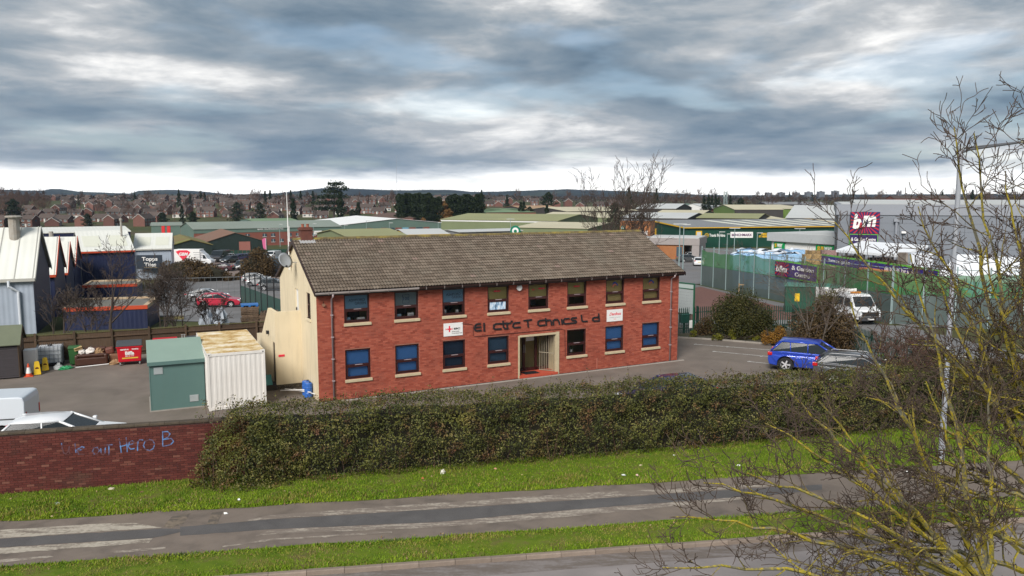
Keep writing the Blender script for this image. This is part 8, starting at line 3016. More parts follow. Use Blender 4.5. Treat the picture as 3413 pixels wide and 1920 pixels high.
for k, (x, y) in enumerate(((1485, 1165), (1665, 1215))):
 p_ = gt('E', x, y)
 t = bare_tree('young_tree', 'thin young tree tied to stakes before the netting, %s' % ('left one', 'right one')[k], p_, 4.6, 0.035, PT, 40 + k, M_TWIG2, limbs=4, limb_len=0.28, group='staked young trees')
 for sx in (-0.4, 0.4):
  q = MB()
  q.box(sx - 0.04, -0.04, -0.2, sx + 0.04, 0.04, 1.15)
  q.build('stake', flat('stake_wood', (0.32, 0.22, 0.12), 0.9), t)
 q = MB()
 q.box(-0.44, -0.055, 0.95, 0.44, -0.04, 1.05)
 q.build('tie', flat('stake_wood', (0.32, 0.22, 0.12)), t)
# yard light columns
for k, (zz, x, yt, yb_, d_, dbl) in enumerate((('E', 1062, 545, 900, 118, 1), ('E', 1100, 550, 850, 122, 0), ('E', 1445, 620, 800, 150, 0), ('E', 1520, 640, 800, 160, 0), ('E', 1592, 585, 800, 150, 1), ('E', 1810, 630, 800, 150, 0), ('E', 2220, 588, 700, 150, 1), ('C', 1453, 495, 600, 200, 1), ('C', 755, 530, 600, 220, 0), ('C', 283, 532, 600, 220, 0), ('C', 60, 512, 600, 230, 0), ('B', 1867, 540, 660, 250, 0), ('B', 1540, 545, 700, 250, 0), ('B', 2168, 555, 640, 240, 0))):
 p_ = gd(zz, x, yt, d_)
 zg = terr(p_.x, p_.y)
 t = thing('light_column', 'thin pale yard light column, %s' % ['double-headed by the coffee shop parking', 'single one beside it by the coffee shop', 'before the white lettering', 'right of the white lettering', 'double-headed before the white board', 'before the yellow lettering', 'double-headed above the white shop', 'beside the green roundel', 'above the yellow canopy', 'left of the canopy', 'over the khaki roof', 'at the letting board', 'before the company name', 'at the end of the technology building'][k], 'light column', (p_.x, p_.y, zg), 0, 'yard light columns')
 h_ = p_.z - zg
 q = MB()
 q.tube([(0, 0, -0.2), (0, 0, h_)], [0.11, 0.06], 6)
 q.build('column', M_NPOST, t)
 q = MB()
 q.box(-1.0 if dbl else -0.1, -0.15, h_, 1.0, 0.15, h_ + 0.12)
 q.build('lantern', M_LROOF, t)
# --- cars below and beyond
def cpx(zz, x, y):
 return gt(zz, x, y)
far_cars = [
 ('silver_hatchback', 'silver hatchback parked side-on in the lower car park', 'B', 1365, 1142, 4, P_SILVER, 'hatch'),
 ('silver_car', 'second silver car just behind the side-on silver hatchback', 'B', 1320, 1108, 6, P_SILVER, 'hatch'),
 ('dark_grey_car', 'dark grey car partly hidden by the cream gable', 'B', 1500, 1185, 10, P_GREY, 'suv'),
 ('red_car', 'bright pink-red hatchback behind the twiggy shrubs', 'B', 970, 1345, 8, P_RED, 'hatch'),
 ('grey_saloon', 'grey saloon behind the red hatchback', 'B', 850, 1290, 8, P_SILVER, 'saloon'),
 ('white_car', 'white car nose-on in the left of the parked row', 'B', 1020, 905, 250, P_WHITE, 'suv'),
 ('black_hatchback', 'black hatchback parked nose-on before the white car', 'B', 1053, 920, 255, P_BLACK, 'hatch'),
 ('navy_car', 'dark blue car in the middle of the parked row', 'B', 1140, 910, 240, P_NAVY, 'suv'),
 ('black_car', 'black car at the back of the parked row', 'B', 1222, 900, 245, P_BLACK, 'suv'),
 ('silver_mpv', 'silver people carrier at the right of the parked row', 'B', 1355, 905, 250, P_SILVER, 'suv'),
 ('grey_car', 'grey car facing the camera alone in the paved lot', 'B', 1175, 982, 266, P_GREY, 'suv'),
 ('white_suv', 'white car beside the blue container near the cream gable', 'B', 1545, 993, 200, P_WHITE, 'suv'),
 ('maroon_car', 'dark maroon car behind the brown hedge', 'B', 965, 1000, 185, paint('maroon_paint', (0.05, 0.01, 0.015)), 'saloon'),
 ('white_small_van', 'white small van parked before the green hoarding', 'B', 1475, 885, 260, P_WHITE, 'van'),
 ('grey_suv', 'silver-grey pickup shaped car by the coffee shop', 'E', 1150, 912, 8, P_GREY, 'saloon'),
 ('white_parked_car', 'white car at the left end of the netting fence', 'E', 1240, 945, 80, P_WHITE, 'hatch'),
 ('light_saloon', 'pale silver car beyond the pickup by the coffee shop', 'E', 1210, 885, 5, P_SILVER, 'hatch'),
]
for nm, lb, zz, x, y, h, pm, kd in far_cars:
 p_ = cpx(zz, x, y)
 car(nm, lb, p_ + Vector((0, 0, 0.09)), math.radians(h), pm, kd)
# dark delivery van facing the camera and the white box van with a red diamond
p_ = cpx('B', 930, 915)
car('black_van', 'black van facing the camera at the left of the parked row', p_ + Vector((0, 2.2, 0.09)), math.radians(268), P_BLACK, 'van', scale=1.25)
a, b = gd('B', 527, 962, 150), gd('B', 880, 960, 150)
zg = terr((a.x + b.x) / 2, 150)
t = thing('box_van', 'white box van with a red diamond emblem beside the tile shop', 'van', (a.x, a.y, zg + 0.09), math.radians(1))
L_ = b.x - a.x
q = MB()
q.box(0, 0, 0.75, L_ * 0.70, 2.2, 3.15)
bx_ = q.build('box_body', M_WHITE, t, bevel=0.04)
q = MB()
q.prism([(L_ * 0.71, 0.4), (L_ - 0.05, 0.4), (L_, 0.8), (L_ * 0.985, 1.15), (L_ * 0.90, 1.35), (L_ * 0.83, 2.15), (L_ * 0.79, 2.3), (L_ * 0.71, 2.9)], lambda u, v, w: (u, w, v), 0.12, 2.08)
q.build('cab', P_WHITE, t, bevel=0.05)
q = MB()
q.add([(L_ * 0.775, 0.10, 1.4), (L_ * 0.875, 0.10, 1.4), (L_ * 0.82, 0.10, 2.1), (L_ * 0.775, 0.10, 2.1)], [(0, 1, 2, 3)])
q.build('side_window', M_CGLASS, t)
q = MB()
for x0_, x1_ in ((0.05, L_ * 0.7),):
 q.box(x0_, 0.15, 0.45, L_ * 0.95, 2.05, 0.74)
q.build('chassis', M_TRIM, t)
ty, rm_, dk = wheel_meshes(0.345, 0.22, 6)
for x in (L_ * 0.24, L_ * 0.86):
 for y_, sd in ((0.2, -1), (2.0, 1)):
  w_ = link('wheel', ty, t, (x, y_, 0.345), 0 if sd < 0 else math.pi)
  link('rim', rm_, w_)
q = MB()
q.prism([(0.35, 2.75), (1.0, 3.0), (2.5, 3.0), (3.1, 2.65), (1.75, 0.95), ], lambda u, v, w: (u, w, v), -0.03, -0.005)
q.build('red_diamond', M_RED, t)
text_on('lettering', 'GBM', M_WHITE, t, 1.72, -0.05, 2.0, 0.8, 0.02, 'CENTER', 0.2, 0.03)
for k in range(4):
 q = MB()
 q.box(3.6 + 0.1 * k, -0.012, 2.5 - k * 0.42, 5.6 - 0.2 * k, -0.003, 2.62 - k * 0.42)
 q.build('print_line', flat('grey_print', (0.35, 0.35, 0.36)), t)
# dark blue container, pink flag, brown hedges in the lower car park
a = gd('B', 1412, 978, 135)
t = thing('blue_grey_container', 'dark blue-grey steel container by the white car', 'container', (a.x, a.y, terr(a.x, a.y)), 0.15)
h_ = gd('B', 1412, 868, 135).z - terr(a.x, a.y)
q = MB()
corr(q, 0.1, 9.9, 0.05, h_ - 0.1, 0.0, 0.4, 0.06)
q.build('side_panel', flat('container_blue_grey', (0.045, 0.065, 0.085), 0.5), t)
q = MB()
q.box(0, 0.08, 0, 10, 2.5, h_ - 0.12)
q.build('shell', flat('container_blue_grey', (0.045, 0.065, 0.085)), t)
q = MB()
q.box(0, -0.03, h_ - 0.12, 10, 2.5, h_)
q.build('top_rail', flat('container_top', (0.10, 0.12, 0.14)), t)
p_ = cpx('B', 1415, 880)
t = thing('pink_flag', 'pink feather flag before the green hoarding', 'flag', p_)
q = MB()
q.tube([(0, 0, 0), (0, 0, 4.6)], 0.05, 6)
q.build('pole', M_WHITE, t)
q = MB()
q.prism([(0.05, 1.2), (0.05, 4.6), (-0.35, 4.7), (-0.85, 4.3), (-0.65, 2.6)], lambda u, v, w: (u, w, v), -0.02, 0.02)
q.build('flag_cloth', flat('flag_pink', (0.50, 0.10, 0.22), 0.6), t)
for k, (zz, x, y, rx, rz, lb) in enumerate((('B', 640, 1085, 6.5, 3.4, 'wide brown leafless hedge before the white box van'), ('B', 860, 1092, 4.5, 2.6, 'lower brown-green hedge end by the car park entrance'), ('B', 1340, 1055, 3.6, 4.6, 'round brown bush beside the blue-grey container'), ('B', 330, 1040, 4.5, 3.0, 'brown scrub below the dark shop sign'), ('B', 1190, 1080, 1.8, 1.2, 'small brown bush at the car park entrance'))):
 p_ = cpx(zz, x, y)
 bush('brown_hedge' if 'hedge' in lb else 'brown_bush', lb, p_, (rx, rx * 0.45, rz), 6000, 0.16, M_LEAFB, 26, 50 + k, core=True)
# palings and pallets beyond the timber fence
a, b = gd('B', 1168, 1250, 80), gd('B', 1560, 1320, 60)
t = thing('mesh_panel_fence', 'dark green mesh fence with lattice posts dropping towards the cream gable', 'fence', (a.x, a.y, 0), math.atan2(b.y - a.y, b.x - a.x))
L_ = (b - a).length
for k in range(8):
 x = k * L_ / 7
 pw = a + (b - a) * (k / 7)
 zg = terr(pw.x, pw.y)
 q = MB()
 for sx in (-0.12, 0.12):
  q.box(x + sx - 0.03, -0.03, zg - 0.3, x + sx + 0.03, 0.03, zg + 3.9)
 for j in range(8):
  q.box(x - 0.09, -0.025, zg + 0.3 + j * 0.48, x + 0.09, 0.025, zg + 0.36 + j * 0.48)
 q.build('lattice_post', M_TRIM, t)
 if k < 7:
  pw2 = a + (b - a) * ((k + 1) / 7)
  z2 = terr(pw2.x, pw2.y)
  x2 = (k + 1) * L_ / 7
  q = MB()
  q.add([(x + 0.16, 0, zg), (x2 - 0.16, 0, z2), (x2 - 0.16, 0, z2 + 2.4), (x + 0.16, 0, zg + 2.4)], [(0, 1, 2, 3)])
  q.build('mesh_panel', netmat('dark_green_mesh', (0.012, 0.06, 0.045), 0.85) if k == 0 else bpy.data.materials['dark_green_mesh'], t)
pp = gd('B', 1255, 1449, 57)
ORD = 'first second third fourth fifth sixth seventh eighth ninth tenth eleventh twelfth thirteenth fourteenth fifteenth sixteenth seventeenth eighteenth nineteenth twentieth'.split()
zg = terr(pp.x, pp.y)
plm_ = MB()
for y in (-0.55, 0, 0.55):
 plm_.box(-0.6, y - 0.05, 0.0, 0.6, y + 0.05, 0.10)
for k in range(6):
 plm_.box(-0.6 + k * 0.22, -0.6, 0.101, -0.6 + k * 0.22 + 0.12, 0.6, 0.125)
M_PALW = mat('pallet_wood', (0.17, 0.115, 0.075), (0.09, 0.06, 0.04), rough=0.9, scale=3, rnd=0.3)
pal_me = plm_.mesh('pallet', M_PALW)
for s_ in range(2):
 for k in range(17 if s_ == 0 else 14):
  o = link('wooden_pallet', pal_me, None, (pp.x + s_ * 1.35 + RNG.uniform(-0.06, 0.06), pp.y + RNG.uniform(-0.05, 0.05), zg + 0.001 + k * 0.127), 0.3 + RNG.uniform(-0.08, 0.08))
  tag(o, 'weathered wooden pallet in the %s stack behind the timber fence, %s from bottom' % (('left taller', 'right lower')[s_], ORD[k]), 'pallet', 'stacked wooden pallets, %s stack' % ('left', 'right')[s_])
t = thing('blue_pallet', 'bright blue plastic pallet on top of the left pallet stack', 'pallet', (pp.x, pp.y, zg + 17 * 0.127 + 0.005), 0.35)
q = MB()
q.box(-0.6, -0.5, 0.08, 0.6, 0.5, 0.15)
q.build('deck', flat('blue_plastic2', (0.03, 0.14, 0.40), 0.4), t)
q = MB()
for x in (-0.5, 0, 0.5):
 q.box(x - 0.08, -0.5, 0, x + 0.08, 0.5, 0.079)
q.build('runners', flat('blue_plastic2', (0.03, 0.14, 0.40)), t)
# low yellow wall and steel railings behind the timber fence
a = gd('Y', 705, 268, 66)
t = thing('yellow_barrier', 'low pale yellow wall behind the leafless trees and timber fence', 'wall', (a.x, a.y, a.z - 1.4), 0.30)
q = MB()
q.box(0, 0, -1.5, 8.6, 0.3, 1.5)
q.build('wall', mat('pale_yellow_paint', (0.50, 0.42, 0.16), (0.36, 0.30, 0.13), rough=0.8, scale=1), t)
q = MB()
q.box(-0.05, -0.05, 1.5, 8.65, 0.35, 1.6)
q.build('coping', M_CONC, t)
a = gd('A', 1340, 1190, 84)
M_GALV = flat('dull_galvanised', (0.13, 0.14, 0.145), 0.6)
t = thing('steel_railing', 'grey galvanised gate frame and railings behind the leafless shrubs', 'railing', (a.x, a.y, terr(a.x, a.y)), 0.3)
h_ = gd('A', 1340, 1050, 84).z - terr(a.x, a.y)
q = MB()
for k in range(22):
 q.box(k * 0.6, 0, 0, k * 0.6 + 0.03, 0.04, h_ if k % 4 == 0 else h_ - 0.3)
q.build('bars', M_GALV, t)
for z in (h_ * 0.35, h_ - 0.35):
 q = MB()
 q.box(0, 0.055, z, 12.7, 0.10, z + 0.07)
 q.build('rail', M_GALV, t)
for k, (x, y, r_, lb) in enumerate(((2000, 1430, 0.6, 'white rubbish sacks heaped behind the timber fence, left heap'), (2130, 1440, 0.7, 'white rubbish sacks heaped behind the timber fence, right heap'))):
 p_ = gd('A', x, y, 62)
 t = crumple('sack_heap', lb, 'rubbish', (p_.x, p_.y, terr(p_.x, p_.y)), (r_, r_ * 0.8, p_.z - terr(p_.x, p_.y) + 0.6), flat('pale_sacks', (0.30, 0.33, 0.37), 0.5), 70 + k)
 t['group'] = 'sack heaps behind the fence'
# ------------------------------------------------------------------ housing estate
M_HROOF = mat('house_roof_tiles', (0.082, 0.060, 0.050), (0.062, 0.046, 0.039), rough=0.9, scale=0.6, rnd=0.25)
M_HBRICK = mat('house_brick', (0.155, 0.070, 0.052), (0.12, 0.055, 0.042), rough=0.9, scale=0.8, rnd=0.25)
M_HWHITE = mat('house_white_render', (0.62, 0.60, 0.55), (0.52, 0.50, 0.46), rough=0.9, scale=0.5, rnd=0.1)
def house_proto(name, label, L, W, eh, rh, lower=None, bays=3, storeys=2, chimney=True, group=None):
 t_ = thing(name, label, 'house', (0, -400, -50), 0, group)
 q_ = MB()
 q_.box(0, 0, -2.5, L, 0.25, eh)
 q_.box(0, W - 0.25, -2.5, L, W, eh)
 for x in (0, L - 0.25):
  q_.prism([(0.25, -2.5), (W - 0.25, -2.5), (W - 0.25, eh), (W / 2, rh), (0.25, eh)], lambda u, v, w: (w, u, v), x, x + 0.25)
 q_.build('wall', M_HBRICK, t_)
 if lower:
  q_ = MB()
  q_.box(0.02, -0.06, 0, L - 0.02, -0.005, lower)
  q_.build('white_ground_floor', M_HWHITE, t_)
 sl_ = (rh - eh) / (W / 2)
 ro = None
 for sg_ in (0, 1):
  y0_ = -0.4 if not sg_ else W + 0.4
  z0_ = eh - 0.4 * sl_
  q_ = MB()
  vs = [(-0.3, y0_, z0_), (L + 0.3, y0_, z0_), (L + 0.3, W / 2, rh + 0.05), (-0.3, W / 2, rh + 0.05)]
  vs += [(a_, b_, c_ + 0.15) for a_, b_, c_ in vs]
  q_.add(vs, [(0, 1, 2, 3), (7, 6, 5, 4), (0, 4, 5, 1), (1, 5, 6, 2), (2, 6, 7, 3), (3, 7, 4, 0)])
  ro = q_.build('roof', M_HROOF, t_)
 q_ = MB()
 for x in (-0.36, L + 0.31):
  for sg_ in (0, 1):
   y0_ = -0.4 if not sg_ else W + 0.4
   q_.prism([(y0_, eh - 0.4 * sl_ - 0.1), (y0_, eh - 0.4 * sl_ + 0.15), (W / 2, rh + 0.2), (W / 2, rh - 0.05)], lambda u, v, w: (w, u, v), x, x + 0.05)
 q_.build('bargeboard', M_HWHITE, t_)
 if chimney:
  q_ = MB()
  q_.box(L * 0.8, W / 2 - 0.4, rh - 0.6, L * 0.8 + 0.7, W / 2 + 0.3, rh + 1.1)
  q_.build('chimney', M_HBRICK, t_)
 for s_ in range(storeys):
  for k in range(bays):
   x = L * (k + 0.5) / bays - 0.8
   z = 0.9 + s_ * 2.6
   q_ = MB()
   q_.box(x, -0.10, z, x + 1.6, -0.062, z + 1.25)
   w2 = q_.build('window', M_FGLASS, t_)
   q_ = MB()
   q_.box(x - 0.12, -0.14, z - 0.12, x + 1.72, -0.102, z)
   q_.box(x - 0.12, -0.14, z + 1.25, x + 1.72, -0.102, z + 1.37)
   for xx in (x - 0.12, x + 0.74, x + 1.6):
    q_.box(xx, -0.14, z, xx + 0.12, -0.102, z + 1.25)
   q_.build('frame', M_HWHITE, w2)
 q_ = MB()
 q_.box(L * 0.46 - 0.5, -0.12, 0, L * 0.46 + 0.5, -0.065, 2.05)
 q_.build('door', M_HWHITE, t_)
 q_ = MB()
 q_.box(W * 0.0 + L + 0.005, W / 2 - 0.8, 0.9 + 2.6 * (storeys - 1), L + 0.06, W / 2 + 0.6, 2.1 + 2.6 * (storeys - 1))
 q_.build('side_window', M_FGLASS, t_)
 return t_
HLAB = ['small red brick house', 'white-fronted brick house', 'low brick bungalow', 'wide semi-detached brick house']
protos = [house_proto('brick_house', 'small red brick two-storey house with brown roof in the distant estate', 8.5, 7.5, 5.1, 7.6, None, 2, group='plain brick estate houses'),
          house_proto('white_fronted_house', 'two-storey estate house with white lower front and brick above', 9.5, 7.5, 5.1, 7.6, 2.5, 3, group='white-fronted estate houses'),
          house_proto('bungalow', 'low brick bungalow with broad brown roof in the distant estate', 11, 8.5, 2.7, 5.6, None, 3, 1, False, group='estate bungalows'),
          house_proto('semi_detached_house', 'wide semi-detached brick house with five windows across in the distant estate', 13.5, 8, 5.2, 8.2, None, 4, group='semi-detached estate houses')]
used = [False] * 4
hr = random.Random(8)
def zone(p_):
 """where in the photograph a far thing stands, told by its neighbours"""
 x = 1288 + 2000 * p_[0] / p_[1]
 a_ = ('left of the first shed ridge', 'above the white shed roofs', 'above the tile shop and barns', 'above the technology building', 'left of the cypress rows', 'behind the cypress rows', 'right of the cypress rows', 'behind the tall leafless trees', 'above the builders merchant', 'behind the grey store')
 k = sum(x > v for v in (95, 340, 600, 860, 1000, 1210, 1430, 1680, 2100))
 d = p_[1]
 return a_[k] + (', nearest row' if d < 470 else ', few rows back' if d < 600 else ', mid slope' if d < 760 else ', top of rise')
def place_house(i, p_, rot):
 o_ = protos[i] if not used[i] else copy_tree(protos[i])
 used[i] = True
 o_['label'] = HLAB[i] + ' ' + zone(p_)
 o_.location = (p_.x, p_.y, p_.z)
 o_.rotation_euler = (0, 0, rot)
hs = []
for row, (y, step) in enumerate(((580, 40), (570, 36), (559, 33), (549, 30), (539, 29), (530, 27), (521, 26), (513, 25), (507, 25))):
 x = -30 + row * 9 + (120 if row == 0 else 0)
 while x < 1130:
  yy = y + hr.uniform(-2.5, 2.5)
  lim = 572 if x < 380 else (556 if x < 800 else 540)
  if yy < lim and not (995 < x < 1215 and yy > 512) and not (x < 130 and yy < 540):
   p_ = gt('D', x, yy)
   if all((p_ - h_).length > 12.5 for h_ in hs) and hr.random() < 0.86:
    hs.append(p_)
    base = 0.12 if (row % 2) else -0.35
    i = hr.choices((0, 1, 2, 3), (4, 3, 3.5 if y > 545 else 1.5, 2.5))[0]
    place_house(i, p_, base + hr.uniform(-0.25, 0.25) + (math.pi / 2 if hr.random() < 0.28 else 0))
  x += step * hr.uniform(0.8, 1.2)
for (x, y) in ((1215, 519), (1240, 514), (1265, 520), (1290, 514), (1310, 522), (1335, 517), (1360, 523), (1385, 518), (1410, 524), (1440, 520), (1470, 524), (1500, 521), (1530, 524), (1560, 522), (1590, 525), (1620, 523), (1180, 508), (1250, 506), (1320, 508)):
 p_ = gt('D', x, y)
 place_house(hr.choice((0, 2, 3, 2)), p_, hr.uniform(-0.4, 0.4) + (math.pi / 2 if hr.random() < 0.4 else 0))
# ------------------------------------------------------------------ trees of the middle distance
def conifer_proto(name, label, H, R, n, seed, group, power=0.9, m=M_CONIF, trunk=True):
 r = np.random.RandomState(seed)
 t_ = thing(name, label, 'tree', (0, -450, -60), 0, group)
 z = r.uniform(0.02, 1, n) ** 0.85
 rad = R * (1 - z) ** power * (0.72 + 0.28 * np.sin(z * 26 + r.uniform(0, 6))) + 0.05 * R
 a = r.uniform(0, 2 * math.pi, n)
 lump = 1 + 0.22 * np.sin(a * 3 + z * 11) + 0.12 * np.sin(a * 7 - z * 17)
 rr = rad * lump * (1 - np.abs(r.normal(0, 0.18, n)))
 pts = np.stack([rr * np.cos(a), rr * np.sin(a), 0.4 + z * H], 1)
 leaf_cloud('crown', pts, r.uniform(0.20, 0.42, n) * max(1, H / 12), m, t_, None, seed, None, 0.6)
 q_ = MB()
 q_.tube([(0, 0, -1.0), (0, 0, H * 0.9)], [R * 0.16, 0.05], 6)
 q_.build('trunk', M_TWIG, t_)
 return t_
_used = {}
TLAB = dict(cyp='dark columnar cypress', ley='dark screening cypress', con='dark pointed conifer', bra='leafless brown tree', brb='leafless russet tree', och='orange-brown autumn tree', evg='broad dark evergreen')
def place_tree(key, p_, s=1.0, rot=None, label=None):
 proto = TP[key]
 o_ = proto if key not in _used else copy_tree(proto)
 _used[key] = True
 o_.location = p_
 o_.scale = (s, s, s)
 o_.rotation_euler = (0, 0, hr.uniform(0, 6.28) if rot is None else rot)
 o_['label'] = label or TLAB[key] + ' ' + zone(p_)
 return o_
def brown_proto(name, label, H, R, seed, group, m, col, dense=1.0):
 P_ = dict(steps=(4, 3, 2), kids=(6, 5, 4), jit=0.25, up=0.12, taper=0.8, rmin=0.035, spread=0.62, ratio=0.55, rratio=0.55, **{'from': 0.25})
 return bare_tree(name, label, (0, -450, -60), H, 0.28, P_, seed, m, limbs=8, limb_len=0.42, spread0=0.85, nside=3, fork=0.2, group=group)
M_FARTW = mat('far_twig_brown', (0.085, 0.060, 0.047), (0.065, 0.045, 0.036), rough=0.95, scale=0.5, rnd=0.3)
M_FARTW2 = mat('far_twig_russet', (0.105, 0.060, 0.040), (0.08, 0.047, 0.034), rough=0.95, scale=0.5, rnd=0.3)
M_OCHRE = leafmat('ochre_leaf', [(0, (0.10, 0.055, 0.02)), (0.5, (0.17, 0.09, 0.03)), (1, (0.25, 0.14, 0.05))])
TP = dict(
 cyp=conifer_proto('cypress_tree', 'dark columnar cypress standing in the distant estate', 12, 1.9, 1500, 1, 'single columnar cypresses', 0.42),
 ley=conifer_proto('leyland_cypress', 'dark green cypress in the tall screening row behind the works', 14, 2.4, 1700, 2, 'tall screening row of cypresses', 0.35),
 con=conifer_proto('spruce_tree', 'dark pointed conifer on the distant skyline', 15, 3.6, 1500, 3, 'pointed conifers of the skyline', 1.0),
 bra=brown_proto('bare_tree', 'leafless brown tree among the distant houses', 11, 5, 5, 'leafless brown trees of the estate', M_FARTW, None),
 brb=brown_proto('bare_tree', 'leafless russet tree along the far edge of the estate', 13, 6, 6, 'leafless russet trees of the estate', M_FARTW2, None),
 och=conifer_proto('autumn_tree', 'orange-brown autumn tree between the two cypress rows', 10, 3.6, 1300, 7, 'orange-brown autumn trees', 0.55, M_OCHRE),
 evg=conifer_proto('evergreen_tree', 'broad dark evergreen tree in the distant estate', 10, 4.5, 1700, 9, 'broad dark evergreens', 0.5),
)
# screening rows
for k in range(13):
 p_ = gt('D', 1007 + k * 8.2, 573)
 d_ = 400
 p_ = gd('C', 380 + k * 32 - (0), 500, d_)
 z = terr(p_.x, d_)
 top = gd('C', 380, 248 + 8 * math.sin(k * 1.9) + (35 if k > 9 else 0), d_).z
 place_tree('ley', (p_.x, d_ + hr.uniform(-2, 2), z), (top - z) / 14.4, None, 'dark tall cypress in the left screening row behind the works')
for k in range(11):
 d_ = 405
 p_ = gd('C', 858 + k * 31, 500, d_)
 z = terr(p_.x, d_)
 top = gd('C', 380, 262 + 12 * math.cos(k * 1.7) + (-12 if k == 10 else 0) + (14 if k == 8 else 0), d_).z
 place_tree('ley', (p_.x, d_ + hr.uniform(-2, 2), z), (top - z) / 14.4, None, 'dark tall cypress in the right screening row behind the works')
for (x, yt, yb_, d_) in ((808, 320, 480, 402), (860, 395, 500, 395), (1205, 372, 430, 480), (610, 480, 520, 380)):
 p_ = gd('C', x, yb_, d_)
 z = terr(p_.x, d_)
 place_tree('och', (p_.x, d_, z), max(0.35, (gd('C', x, yt, d_).z - z) / 10.4))
def px_tree(key, zz, x, yt, d_, label=None, wide=1.0):
 p_ = gd(zz, x, yt, d_)
 z = terr(p_.x, d_)
 H0 = {'cyp': 12.4, 'ley': 14.4, 'con': 15.4, 'evg': 10.4, 'bra': 11.5, 'brb': 13.5, 'och': 10.4}[key]
 s = (p_.z - z) / H0
 o_ = place_tree(key, (p_.x, d_, z), s, None, label)
 o_.scale = (s * wide, s * wide, s)
for (zz, x, yt, d_) in (('B', 2125, 235, 430), ('B', 1672, 295, 480), ('B', 1400, 222, 790), ('B', 1448, 215, 800), ('B', 1648, 215, 810), ('B', 1742, 225, 780), ('B', 1862, 220, 790), ('B', 2300, 330, 440), ('B', 595, 360, 520), ('A', 185, 240, 850), ('A', 755, 262, 800), ('C', 1805, 352, 400), ('C', 1552, 328, 470), ('C', 1582, 325, 470)):
 px_tree('cyp', zz, x, yt, d_)
for (zz, x, yt, d_) in (('B', 565, 208, 760), ('B', 675, 240, 770), ('B', 780, 222, 780), ('B', 815, 232, 790), ('A', 1300, 235, 800), ('C', 1175, 212, 700), ('C', 1420, 258, 650), ('E', 572, 190, 500), ('E', 835, 198, 520), ('E', 1295, 262, 560), ('E', 1340, 248, 560), ('E', 1372, 258, 600), ('E', 1408, 256, 560), ('E', 1438, 272, 600), ('E', 1550, 262, 560), ('F', 228, 228, 1300), ('F', 450, 240, 1300), ('F', 1705, 228, 700), ('F', 1998, 212, 600), ('F', 2085, 220, 620), ('A', 100, 262, 800), ('A', 240, 255, 820)):
 px_tree('con', zz, x, yt, d_)
for (zz, x, yt, d_) in (('B', 410, 430, 470), ('B', 700, 420, 480), ('B', 1130, 480, 430), ('B', 1350, 335, 560), ('B', 2245, 400, 430), ('A', 120, 300, 520), ('A', 840, 440, 470), ('A', 1575, 440, 480), ('A', 1860, 430, 490), ('B', 1125, 330, 560), ('C', 1820, 235, 520), ('C', 1560, 372, 440), ('C', 1640, 375, 445), ('E', 440, 330, 300), ('E', 690, 440, 260), ('E', 1650, 290, 520)):
 px_tree('evg', zz, x, yt, d_)
# broad flat-topped cedar
ce = gd('B', 2060, 285, 520)
zc = terr(ce.x, 520)
t = thing('cedar_tree', 'dark cedar with flat layered crown standing above the estate skyline', 'tree', (ce.x, 520, zc))
topz = gd('B', 2075, 138, 520).z - zc
q = MB()
q.tube([(0, 0, -1), (0.5, 0, topz * 0.5), (1.2, 0, topz * 0.95)], [0.8, 0.6, 0.2], 7)
q.build('trunk', M_TWIG, t)
r = np.random.RandomState(3)
pts = []
for (cx, cz, rx) in ((2.0, 0.97, 5.5), (2.6, 0.88, 8), (-0.5, 0.80, 7), (-4, 0.68, 8), (1.5, 0.70, 9), (-6, 0.56, 8), (-1, 0.55, 9), (-7, 0.42, 7), (2, 0.42, 7)):
 n = 340
 a, rr = r.uniform(0, 6.28, n), rx * np.sqrt(r.uniform(0, 1, n))
 pts.append(np.stack([cx + rr * np.cos(a), rr * np.sin(a) * 0.8, topz * cz + r.normal(0, 0.7, n) - 0.05 * rr], 1))
pts = np.concatenate(pts)
leaf_cloud('crown', pts, r.uniform(0.4, 0.8, len(pts)), M_CONIF, t, None, 3)
# brown trees through the estate
n_b = 0
while n_b < 150:
 x, y = hr.uniform(-20, 1720), hr.uniform(497, 560)
 if y > 535 and x > 800 or y > 520 and x > 1200 or (995 < x < 1215 and y > 505):
  continue
 p_ = gt('D', x, y)
 if min((p_ - h_).length for h_ in hs) < 5:
  continue
 place_tree('bra' if hr.random() < 0.55 else 'brb', p_, hr.uniform(0.55, 1.15))
 n_b += 1
for k in range(26):
 x, y = hr.uniform(-10, 120), hr.uniform(500, 572)
 p_ = gt('D', x, y)
 place_tree('bra' if k % 2 else 'brb', p_, hr.uniform(0.9, 1.3))
for k in range(60):                              # belt of trees beyond the works on the right
 x = hr.uniform(1400, 2600)
 p_ = gd('D', x, 500, hr.uniform(560, 900))
 place_tree('bra' if k % 3 else 'brb', (p_.x, p_.y, terr(p_.x, p_.y)), hr.uniform(0.8, 1.25))
# far woods that read as one mass
r = np.random.RandomState(9)
nW = 26000
q_ = r.uniform(-0.78, 0.78, nW)
dd = 950 + 2300 * r.uniform(0, 1, nW) ** 1.4
xx = q_ * dd
hmax = 6 + 5 * np.abs(nfbm(xx * 0.01, dd * 0.004, 3))
zz_ = np.array([terr(a, b) for a, b in zip(xx, dd)]) + r.uniform(0, 1, nW) ** 0.7 * hmax
clump = nfbm(xx * 0.02, dd * 0.006, 6) > -0.30
pts = np.stack([xx, dd, zz_], 1)[clump]
o = leaf_cloud('distant_woodland', pts, r.uniform(1.2, 2.8, len(pts)) * (pts[:, 1] / 1400), leafmat('far_wood', [(0, (0.020, 0.020, 0.014)), (0.35, (0.045, 0.036, 0.028)), (0.7, (0.070, 0.050, 0.038)), (1, (0.095, 0.070, 0.050))], 0.9), None, None, 5)
tag(o, 'brown winter woodland spread along the far horizon', 'woodland', kind='stuff')
